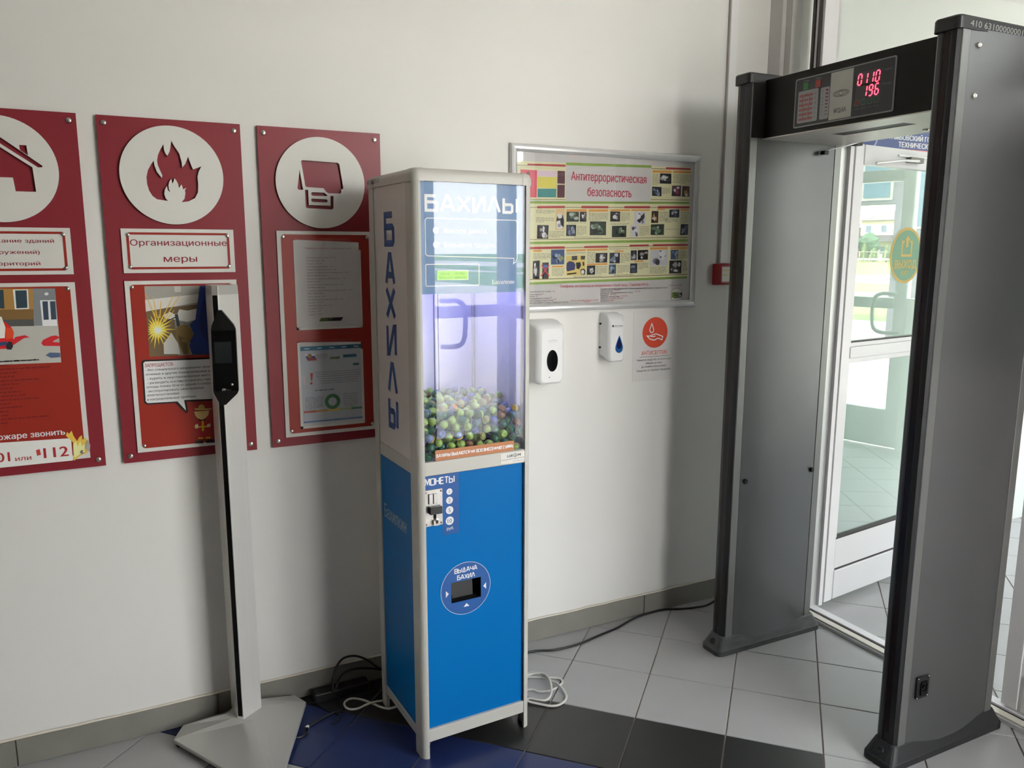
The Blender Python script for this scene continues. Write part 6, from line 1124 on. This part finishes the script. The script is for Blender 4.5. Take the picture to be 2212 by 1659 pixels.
    b.lathe([(0.0001, 0.0012), (0.0085, 0.0012), (0.0105, 0.0035), (0.0125, 0.0012), (0.0130, -0.002)], black_pl, mpf, n=20); b.build('bolt_recess', ft)
    # nose of the foot in plain black
pillar(-0.4300, -0.3600, False)
pillar(-1.2060, -1.1360, True)
# mains socket on the outer face of the nearer post
b = MB(); mps = on_wall(-1.2115); b.prism(rrect(1.6895, 0.214, 1.7445, 0.286, 0.003, 2), -0.002, 0.004, mps, black_pl); so = b.build('mains_inlet', t, bevel=0.001, seg=1)
b = MB(); b.prism(rrect(1.7045, 0.224, 1.7345, 0.270, 0.004, 2), 0.004, 0.0075, mps, black_gloss, holes=[rrect(1.7095, 0.240, 1.7300, 0.262, 0.004, 2)]); b.build('socket_rim', so)
b = MB(); b.prism(circle(1.717, 0.2525, 0.006, 12), 0.003, 0.0095, mps, black_gloss); b.build('switch', so)
for x in (1.6935, 1.7405):
    for z in (0.218, 0.282): b = MB(); b.lathe([(0.0001, 0.0062), (0.0018, 0.0056), (0.0022, 0.0035)], chrome, lambda a, c, h: mps(x + a, z + c, h), n=8); b.build('screw', so)
# crossbar
BX0, BX1, BY0, BY1, BZ0, BZ1 = 1.690, 2.060, -1.1365, -0.4325, 1.9640, 2.1660
MB().box(BX0, BX1, BY0, BY1, BZ0 + 0.002, BZ1, black_bar).build('crossbar', t, bevel=0.002)
MB().box(1.636, BX0, -0.4385, -0.4325, BZ0 + 0.004, 2.152, black_bar).build('crossbar_bracket', t, bevel=0.001, seg=1)
slot = [(1.795, -0.91), (1.860, -0.865), (1.860, -0.690), (1.795, -0.645)]
b = MB(); U3 = lambda u, v, w: (u, v, BZ0 - w); hole_s = [(1.80, -0.92), (1.86, -0.92), (1.86, -0.64), (1.80, -0.64)]
b.prism([(BX0 - 0.001, BY0), (BX1 + 0.001, BY0), (BX1 + 0.001, BY1), (BX0 - 0.001, BY1)], -0.0035, 0.0, U3, det_under, holes=[hole_s]); und = b.build('underside_plate', t)
b = MB(); b.box(1.80, 1.86, -0.92, -0.64, BZ0 + 0.0025, BZ0 + 0.003, black_gloss); b.build('slot', und)
b = MB(); b.lathe([(0.010, -0.001), (0.010, 0.004), (0.007, 0.005), (0.0001, 0.005)], chrome, lambda a, c, h: (1.985 + a, -0.86 + c, BZ0 - h), n=14); b.build('indicator', und)
# control panel on the crossbar
X3 = on_x(BX0)
b = MB(); grey_rim = mat('panel_grey_rim', (0.27, 0.27, 0.265), 0.4, var=0.02)
b.prism(rrect(0.577, 1.983, 0.968, 2.1415, 0.006, 3), 0.0, 0.0020, X3, grey_rim); cpn = b.build('control_panel', t, label='control panel with red digits and coloured keys')
pd = mat('panel_dark', (0.012, 0.0135, 0.017), 0.35, var=0.04); silver = mat('panel_silver', (0.42, 0.41, 0.37), 0.38, metal=0.2, var=0.06, vscale=30)
b = MB(); b.flat(rrect(0.5815, 1.9870, 0.9635, 2.1375, 0.005, 3), 0.0024, X3, pd); b.flat([(0.7270, 1.9890), (0.8150, 1.9890), (0.8150, 2.1350), (0.7270, 2.1350)], 0.0027, X3, silver); b.build('face_plate', cpn)
b = MB(); lg = mat('panel_light_grey', (0.30, 0.30, 0.30), 0.4, var=0.02); pk = mat('panel_pink', (0.33, 0.10, 0.10), 0.4, var=0.03)
b.flat(rrect(0.5930, 1.9960, 0.6790, 2.0990, 0.005, 3), 0.0028, X3, lg); b.flat(rrect(0.6880, 1.9960, 0.7250, 2.0960, 0.005, 3), 0.0028, X3, lg)
for r_ in range(6):
    z = 2.004 + r_ * 0.0150
    for a, c in ((0.5985, 0.6170), (0.6190, 0.6370), (0.6390, 0.6570)): b.flat([(a, z), (c, z), (c, z + 0.0085), (a, z + 0.0085)], 0.0031, X3, pk)
    b.text(str(r_ + 1), 0.6675, z + 0.001, None, 0.0070, pd, X3, 0.0031, align='C')
fg_ = mat('panel_figure', (0.16, 0.02, 0.03), 0.4, var=0.02)
b.strokes([[(0.617, 2.004), (0.619, 2.045), (0.613, 2.050), (0.614, 2.078), (0.622, 2.083), (0.636, 2.083), (0.644, 2.078), (0.645, 2.050), (0.639, 2.045), (0.641, 2.004)]], 0.0018, fg_, X3, 0.0033); b.build('zone_diagram', cpn)
b = MB(); rd = mat('bar_red', (0.20, 0.010, 0.016), 0.4, var=0.02)
for k in range(8):
    z = 2.0860 - k * 0.0108; hgt = 0.0062 * (1 - k * 0.10); b.flat([(0.7100, z - hgt / 2), (0.7200, z - hgt / 2), (0.7200, z + hgt / 2), (0.7100, z + hgt / 2)], 0.0031, X3, rd)
    b.text(str((8 - k) % 10), 0.6980, z - 0.003, None, 0.0055, pd, X3, 0.0031, align='C')
b.build('level_bars', cpn)
for u, c, nm, lab in ((0.6235, (0.035, 0.19, 0.045), 'green_lamp', 'НОРМА'), (0.6755, (0.30, 0.025, 0.018), 'red_lamp', 'ТРЕВОГА')):
    b = MB(); b.prism(rrect(u - 0.011, 2.1010, u + 0.011, 2.1240, 0.002, 2), 0.0024, 0.0036, X3, mat('lamp_' + nm, c, 0.35, var=0.05)); b.text(lab, u, 2.1272, 0.024, 0.0042, ink((120, 124, 126)), X3, 0.0028, align='C'); b.build('indicator_lamp', cpn)
red_e = glow('red_digits', (1.0, 0.02, 0.04), 2.6); hz = mat('display_window', (0.05, 0.038, 0.042), 0.3, var=0.03)
for z0, txt in ((2.0785, '0110'), (2.0410, ' 196')):
    b = MB(); b.flat([(0.8280, z0 - 0.004), (0.9200, z0 - 0.004), (0.9210, z0 + 0.037), (0.8290, z0 + 0.037)], 0.0029, X3, hz)
    for k, ch in enumerate(txt): seven_seg(b, ch, 0.8335 + k * 0.0215, z0, 0.0125, 0.0310, 0.0036, red_e, X3, 0.0033, 0.10)
    b.build('number_display', cpn, label='red seven-segment number')
b = MB(); b.text('ТРЕВОГА', 0.9260, 2.1045, 0.0300, 0.0048, ink((112, 116, 120)), X3, 0.0028); b.text('ПРОХОДЫ', 0.9240, 2.0640, 0.0320, 0.0048, ink((112, 116, 120)), X3, 0.0028)
for u, s in ((0.8375, 'ВКЛ'), (0.8600, 'ВЫБОР'), (0.8850, 'УСТ'), (0.9070, 'ВВОД')): b.text(s, u, 2.0060, 0.013 if len(s) < 4 else 0.019, 0.0042, ink((96, 100, 104)), X3, 0.0028, align='C')
b.text('МТД-КА', 0.7710, 2.0085, 0.047, 0.0135, ink((34, 32, 30)), X3, 0.0030, bold=0.03, align='C')
el = [(0.7715 + 0.031 * math.cos(a * math.pi / 18), 2.0665 + 0.0095 * math.sin(a * math.pi / 18)) for a in range(37)]; b.strokes([el, circle(0.7715, 2.0665, 0.0075, 18) + circle(0.7715, 2.0665, 0.0075, 18)[:1]], 0.0018, ink((60, 58, 54)), X3, 0.0030)
el2 = [(0.7715 + 0.026 * math.cos(a * math.pi / 18), 2.0665 + 0.006 * math.sin(a * math.pi / 18)) for a in range(37)]; b.strokes([el2, [(0.748, 2.064), (0.756, 2.070), (0.760, 2.063)], [(0.783, 2.063), (0.788, 2.070), (0.795, 2.064)]], 0.0014, ink((60, 58, 54)), X3, 0.0030); b.build('panel_print', cpn)
for k, u in enumerate((0.8375, 0.8600, 0.8835, 0.9065)):
    b = MB(); q = rrect(u - 0.0088, 2.0175, u + 0.0088, 2.0350, 0.0025, 3); b.prism(q, 0.0024, 0.0034, X3, mat('key_red', (0.16, 0.012, 0.016), 0.4) if k == 0 else mat('key_green', (0.014, 0.055, 0.036), 0.4)); b.strokes([q + q[:1]], 0.0012, ink((86, 110, 96)), X3, 0.0036); b.build('key', cpn)
# stay arm hooked at the far post
t = thing('door_stay_arm', (2.10, -0.42, 1.93), 'thin white door stay arm with a black end block at the door head', 'door stay')
MB().tube([(1.975, -0.462, 1.936), (2.00, -0.462, 1.945), (2.10, -0.452, 1.966), (2.262, -0.370, 1.999)], 0.0030, door_white, n=8).build('arm', t)
MB().box(1.962, 1.985, -0.468, -0.446, 1.924, 1.938, black_pl).build('end_block', t, bevel=0.002, seg=1)
MB().box(2.250, 2.285, -0.362, -0.330, 1.985, 2.012, black_pl).build('pivot_block', t, bevel=0.002, seg=1)

# ================================================================== BANNER IN THE VESTIBULE
t = thing('banner', (3.5, 0.05, 2.05), 'blue banner with white lettering above the open door', 'sign')
b = MB(); mpb = on_wall(0.048); b.prism([(2.66, 2.042), (4.70, 2.042), (4.70, 2.42), (2.66, 2.42)], 0.0, 0.006, mpb, mat('banner_blue', (0.085, 0.115, 0.30), 0.45, var=0.05)); bn = b.build('banner_sheet', t)
b = MB(); wv = ink((236, 232, 222)); b.text('ТАМБОВСКИЙ ГОСУДАРСТВЕННЫЙ', 2.925, 2.0985, 0.62, 0.0235, wv, mpb, 0.0065, bold=0.035, res=3); b.text('ТЕХНИЧЕСКИЙ УНИВЕРСИТЕТ', 2.998, 2.0650, 0.54, 0.0240, wv, mpb, 0.0065, bold=0.035, res=3); b.build('lettering', bn)
b = MB(); b.flat([(2.99, 2.052), (3.60, 2.050), (3.60, 2.055), (2.99, 2.057)], 0.0064, mpb, ink((196, 120, 110))); ci = circle(2.795, 2.10, 0.055, 40); b.strokes([ci + ci[:1]], 0.010, ink((150, 150, 190)), mpb, 0.0064); b.build('emblem', bn)

# ================================================================== CABLES ON THE FLOOR
def cable(name, pts, r, m, label, cat='cable', k=6): 
    return tag(MB().tube(smooth_path(pts, k), r, m, n=8).build(name), label, cat)
Z0 = 0.0048
blk = [(0.80, -0.10), (0.9472, -0.088), (1.0415, -0.1167), (1.1481, -0.1187), (1.253, -0.0963), (1.3622, -0.0729), (1.4836, -0.0302), (1.5846, -0.0165), (1.6549, -0.0200), (1.7266, -0.0475), (1.7959, -0.064)]
cable('power_cable', [(*q, Z0) for q in blk] + [(1.852, -0.075, 0.010), (1.885, -0.120, 0.060), (1.895, -0.200, 0.120), (1.890, -0.290, 0.15), (1.89, -0.352, 0.155)], 0.0045, cable_black, 'black power cable running from the machine to the metal detector')
cable('white_cable', [(0.70, -0.30, Z0), (0.8166, -0.3283, Z0), (0.8409, -0.3557, Z0), (0.8784, -0.3665, Z0), (0.9198, -0.3556, Z0), (0.9479, -0.3376, Z0), (0.9519, -0.3112, Z0), (0.9149, -0.2848, Z0), (0.8566, -0.2519, Z0), (0.82, -0.235, 0.006), (0.8652, -0.2354, 0.010), (0.8902, -0.2477, 0.014), (0.9026, -0.2828, 0.014), (0.906, -0.317, 0.014), (0.9198, -0.3556, 0.014), (0.9212, -0.403, 0.006), (0.904, -0.4399, Z0), (0.869, -0.4595, Z0), (0.8377, -0.4549, Z0), (0.8041, -0.4239, Z0), (0.775, -0.3950, 0.008), (0.7849, -0.3886, 0.012), (0.8088, -0.4152, 0.014), (0.8322, -0.4267, 0.014), (0.8625, -0.4045, 0.014), (0.8836, -0.3691, 0.022), (0.9025, -0.3152, 0.022), (0.895, -0.270, 0.020), (0.84, -0.25, 0.012), (0.74, -0.27, Z0)], 0.0042, cable_white, 'coiled white cable on the tiles at the side of the machine facing the door')
cable('white_cable', [(0.42, -0.235, 0.02), (0.3347, -0.2197, Z0), (0.3152, -0.2127, Z0), (0.2992, -0.1945, Z0), (0.2851, -0.1695, Z0), (0.2568, -0.1267, Z0), (0.2283, -0.1021, Z0), (0.206, -0.1043, Z0), (0.1922, -0.1211, Z0), (0.1921, -0.1469, Z0), (0.2055, -0.1662, Z0), (0.2308, -0.171, Z0), (0.2594, -0.1646, 0.007), (0.2891, -0.1741, 0.015), (0.3122, -0.1699, 0.010), (0.3308, -0.1632, Z0), (0.42, -0.14, 0.02)], 0.0040, cable_white, 'white cable looped in a figure of eight beside the blue side panel')
cable('black_cable', [(0.165, -0.075, 0.03), (0.170, -0.060, 0.07), (0.186, -0.045, 0.105), (0.215, -0.035, 0.128), (0.258, -0.032, 0.126), (0.300, -0.040, 0.105), (0.335, -0.055, 0.075), (0.38, -0.07, 0.05)], 0.0040, cable_black, 'thin black cable arching high against the skirting behind the machine')
cable('black_cable', [(0.175, -0.065, 0.03), (0.205, -0.045, 0.072), (0.255, -0.038, 0.080), (0.315, -0.045, 0.070), (0.38, -0.06, 0.05)], 0.0040, cable_black, 'thin black cable in a low bow under the high arch by the skirting')
cable('black_cable', [(0.020, -0.055, 0.006), (0.0979, -0.0668, Z0), (0.1163, -0.1017, Z0), (0.1373, -0.1452, Z0), (0.1526, -0.1678, Z0), (0.1619, -0.1823, Z0), (0.1473, -0.2093, Z0), (0.1261, -0.2229, Z0)], 0.0030, cable_black, 'thin black cable curling over the blue tile')
cable('black_cable', [(-0.0084, -0.2489, 0.01), (0.0161, -0.2475, Z0), (0.036, -0.2345, Z0), (0.0429, -0.2195, Z0), (0.0480, -0.2000, Z0), (0.0704, -0.1906, Z0), (0.0991, -0.1758, Z0), (0.1416, -0.1598, 0.006), (0.1711, -0.1618, 0.010), (0.1816, -0.1159, Z0), (0.1864, -0.0761, Z0), (0.1882, -0.045, 0.012)], 0.0038, cable_black, 'black cable with a white tie beside the stand base')
b = MB(); b.tube([(0.041, -0.2055, Z0), (0.050, -0.1985, Z0)], 0.0055, cable_white, n=8); tag(b.build('cable_tie'), 'small white tie on the black cable beside the stand base', 'cable tie')
t = thing('power_adapter', (0.20, -0.04, 0), 'black power strip lying along the skirting behind the stand', 'power strip')
b = MB(); b.box(0.100, 0.300, -0.072, -0.022, 0.0, 0.034, mat('adapter_black', (0.010, 0.010, 0.010), 0.5, var=0.1)); b.build('housing', t, bevel=0.005)
for k in range(3):
    b = MB(); b.lathe([(0.016, 0.0345), (0.0155, 0.0350), (0.015, 0.030), (0.0001, 0.030)], rubber, lambda a, c, h: (0.135 + 0.055 * k + a, -0.047 + c, h), n=16); b.build('socket', t)

# ================================================================== OUTSIDE (seen in the reflection of the open door)
gm = mat('paving_slabs', (0.50, 0.46, 0.42), 0.7, var=0.06, vscale=3)
def brick_mat():
    m = bpy.data.materials.new('paving'); m.use_nodes = True; n = m.node_tree.nodes; l = m.node_tree.links; bs = n['Principled BSDF']; bs.inputs['Roughness'].default_value = 0.7
    tcn = n.new('ShaderNodeTexCoord'); mpn = n.new('ShaderNodeMapping'); mpn.inputs['Rotation'].default_value = (0, 0, 0.785); bk = n.new('ShaderNodeTexBrick'); bk.offset = 0
    bk.inputs['Color1'].default_value = (0.48, 0.45, 0.41, 1); bk.inputs['Color2'].default_value = (0.44, 0.41, 0.38, 1); bk.inputs['Mortar'].default_value = (0.22, 0.20, 0.18, 1); bk.inputs['Scale'].default_value = 1; bk.inputs['Mortar Size'].default_value = 0.012; bk.inputs['Brick Width'].default_value = 0.6; bk.inputs['Row Height'].default_value = 0.6
    l.new(tcn.outputs['Object'], mpn.inputs[0]); l.new(mpn.outputs[0], bk.inputs['Vector']); l.new(bk.outputs[0], bs.inputs['Base Color']); return m
pav = brick_mat()
grass_m = mat('lawn_grass', (0.135, 0.22, 0.030), 0.9, var=0.5, vscale=2.5, bump=0.5, bscale=12)
mb = MB().box(5.52, 16.4, -40, 20, -0.30, -0.10, pav).box(2.31, 5.52, -40, -2.37, -0.30, -0.10, pav).box(1.06, 2.31, -40, -3.30, -0.30, -0.10, pav).box(-40, 1.06, -40, -5.2, -0.30, -0.10, pav); struct(mb.build('pavement'), 'sunlit paving in front of the entrance')
mb = MB().box(16.4, 300, -260, 120, -0.32, -0.12, grass_m); struct(mb.build('lawn'), 'green lawn beyond the entrance paving')
for nm, a, c_, lb in (('path_near', 16.4, 18.1, 'pale footpath between the paving and the lawn'), ('path_middle', 29.0, 31.0, 'narrow pale footpath across the lawn'), ('path_far', 40.0, 54.0, 'wide pale road beyond the lawn')):
    mb = MB().box(a, c_, -260, 120, -0.30, -0.11, gm); struct(mb.build(nm), lb)
# fence with thin pickets in front of the houses
t = thing('garden_fence', (110, -52, 0), 'low fence with thin posts beyond the road', 'fence')
MB().box(110, 110.1, -85, -20, 0.15, 0.45, mat('fence_rail', (0.30, 0.27, 0.24), 0.7, var=0.05)).build('bottom_rail', t)
MB().box(110, 110.1, -85, -20, 1.30, 1.38, mat('fence_rail2', (0.22, 0.19, 0.17), 0.7, var=0.05)).build('top_rail', t)
pm = None
for k in range(40):
    y = -72 + k * 1.0
    if pm is None: o = MB().box(-0.06, 0.06, -0.06, 0.06, -0.12, 1.6, mat('fence_post', (0.14, 0.12, 0.11), 0.7, var=0.05)).build('post', t, world=False); pm = o.data
    else: o = bpy.data.objects.new('post', pm); COL.objects.link(o); o.parent = t
    o.location = (0.0, y + 52, 0)
leafm = [mat('thuja_green', (0.045, 0.070, 0.012), 0.8, var=0.7, vscale=3, bump=0.6, bscale=6), mat('tree_green', (0.028, 0.062, 0.028), 0.8, var=0.7, vscale=1.5, bump=0.6, bscale=5)]
def leafy(name, x, y, h, r, m, label, cone, grp):
    rg = random.Random(int(x * 10 + y * 7)); t = thing(name, (x, y, -0.12), label, 'tree', grp)
    b = MB(); n = 14; R = []
    for i in range(13):
        q = i / 12; rad = r * ((1 - q) ** 0.55 * (0.75 + 0.25 * min(1, q * 6)) if cone else math.sin(math.pi * min(0.98, 0.06 + q * 0.92)) ** 0.6) + 0.03; z = (0.15 if cone else 0.25 * h) + (h - (0.15 if cone else 0.25 * h)) * q
        R.append([(x + rad * rg.uniform(0.68, 1.2) * math.cos(2 * math.pi * k / n), y + rad * rg.uniform(0.68, 1.2) * math.sin(2 * math.pi * k / n), z - 0.12 + rg.uniform(-0.05, 0.05) * r) for k in range(n)])
    b.loft(R, m, True); b.build('crown', t)
    MB().tube([(x, y, -0.2), (x, y, 0.45 * h)], 0.08 * r + 0.05, mat('bark', (0.10, 0.07, 0.05), 0.9, var=0.2), n=8).build('trunk', t)
NUM = ['first', 'second', 'third', 'fourth', 'fifth', 'sixth', 'seventh', 'eighth', 'ninth', 'tenth', 'eleventh', 'twelfth']
for k in range(12): leafy('conifer', 112.5 + (k % 3) * 0.3, -62.0 + k * 1.7, 2.0 + 0.35 * ((k * 7) % 3), 0.62, leafm[0], 'slim green conifer behind the garden fence, %s of the row' % NUM[k], True, 'conifers by the garden fence')
leafy('tree', 117, -59.0, 4.6, 2.1, leafm[1], 'tall round tree farthest from the cream house', False, 'garden trees'); leafy('tree', 118, -55.2, 4.2, 1.5, leafm[1], 'lower round tree close to the cream house', False, 'garden trees'); leafy('tree', 118, -63.5, 3.8, 1.8, leafm[1], 'round tree in front of the pink brick house', False, 'garden trees')
def house(x, y0, y1, h, wallm, roofm, label, rh=1.6):
    t = thing('house', (x, (y0 + y1) / 2, -0.12), label, 'house')
    MB().box(x, x + 8, y0, y1, -0.12, h, wallm).build('walls', t)
    b = MB(); e = 0.5; ym = (y0 + y1) / 2; V = [(x - e, y0 - e, h), (x + 8 + e, y0 - e, h), (x + 8 + e, y1 + e, h), (x - e, y1 + e, h), (x + 1.8, ym, h + rh), (x + 6.2, ym, h + rh)]
    b.add(V, [(0, 3, 4), (1, 5, 2), (0, 4, 5, 1), (3, 2, 5, 4), (0, 1, 2, 3)], roofm); b.build('roof', t)
    b = MB(); b.add([(x - 1.6, y0 - 0.2, 2.9), (x - 1.6, y1 + 0.2, 2.9), (x, y1 + 0.2, 3.9), (x, y0 - 0.2, 3.9)], [(0, 1, 2, 3), (3, 2, 1, 0)], roofm); b.build('porch_roof', t)
    nw = max(2, int((y1 - y0) / 2.2))
    for k in range(nw):
        y = y0 + (k + 0.5) * (y1 - y0) / nw
        for z in (0.9, 4.2):
            if z + 1.3 > h: continue
            w = MB().box(x - 0.05, x + 0.02, y - 0.55, y + 0.55, z, z + 1.3, mat('house_window_frame', (0.45, 0.42, 0.38), 0.5)).build('window', t); MB().box(x - 0.06, x - 0.04, y - 0.45, y + 0.45, z + 0.1, z + 1.2, mat('house_pane', (0.06, 0.08, 0.12), 0.1, var=0.05)).build('pane', w)
cream = mat('cream_render', (0.46, 0.36, 0.28), 0.8, var=0.05); pinkw = mat('pink_brick', (0.26, 0.15, 0.13), 0.8, var=0.08); roofp = mat('purple_roof', (0.09, 0.065, 0.075), 0.7, var=0.1)
house(126, -60.5, -53.0, 6.2, cream, roofp, 'cream house with a purple roof beyond the fence'); house(130, -74, -63, 5.2, pinkw, roofp, 'pink brick house farther along the fence')
# grey wing of the building with blue windows
t = thing('building_wing', (14, -4, -0.1), 'dark grey wing of the building with blue tinted windows', 'building')
gw = mat('grey_cladding', (0.050, 0.050, 0.062), 0.6, var=0.05, spec=0.2); bl = mat('blue_tinted_pane', (0.016, 0.050, 0.075), 0.25, var=0.15, vscale=2, spec=0.2); wf = mat('sage_window_frame', (0.13, 0.15, 0.12), 0.5, var=0.02)
MB().box(14, 20, -5.33, 2.0, -0.12, 7.0, gw).build('wall', t); MB().box(14, 14.5, -9.0, -5.33, 2.42, 7.0, gw).build('overhang', t)
for y0, y1, z0, z1 in ((-5.97, -5.38, 2.48, 3.6), (-5.17, -4.55, 1.95, 3.6), (-4.2, -3.4, 1.95, 3.6), (-7.2, -6.3, 2.48, 3.6)):
    w = MB().box(13.97, 14.02, y0, y1, z0, z1, wf).build('window', t)
    MB().box(13.955, 13.975, y0 + 0.05, y1 - 0.05, z0 + 0.05, z1 - 0.05, bl).build('pane', w)
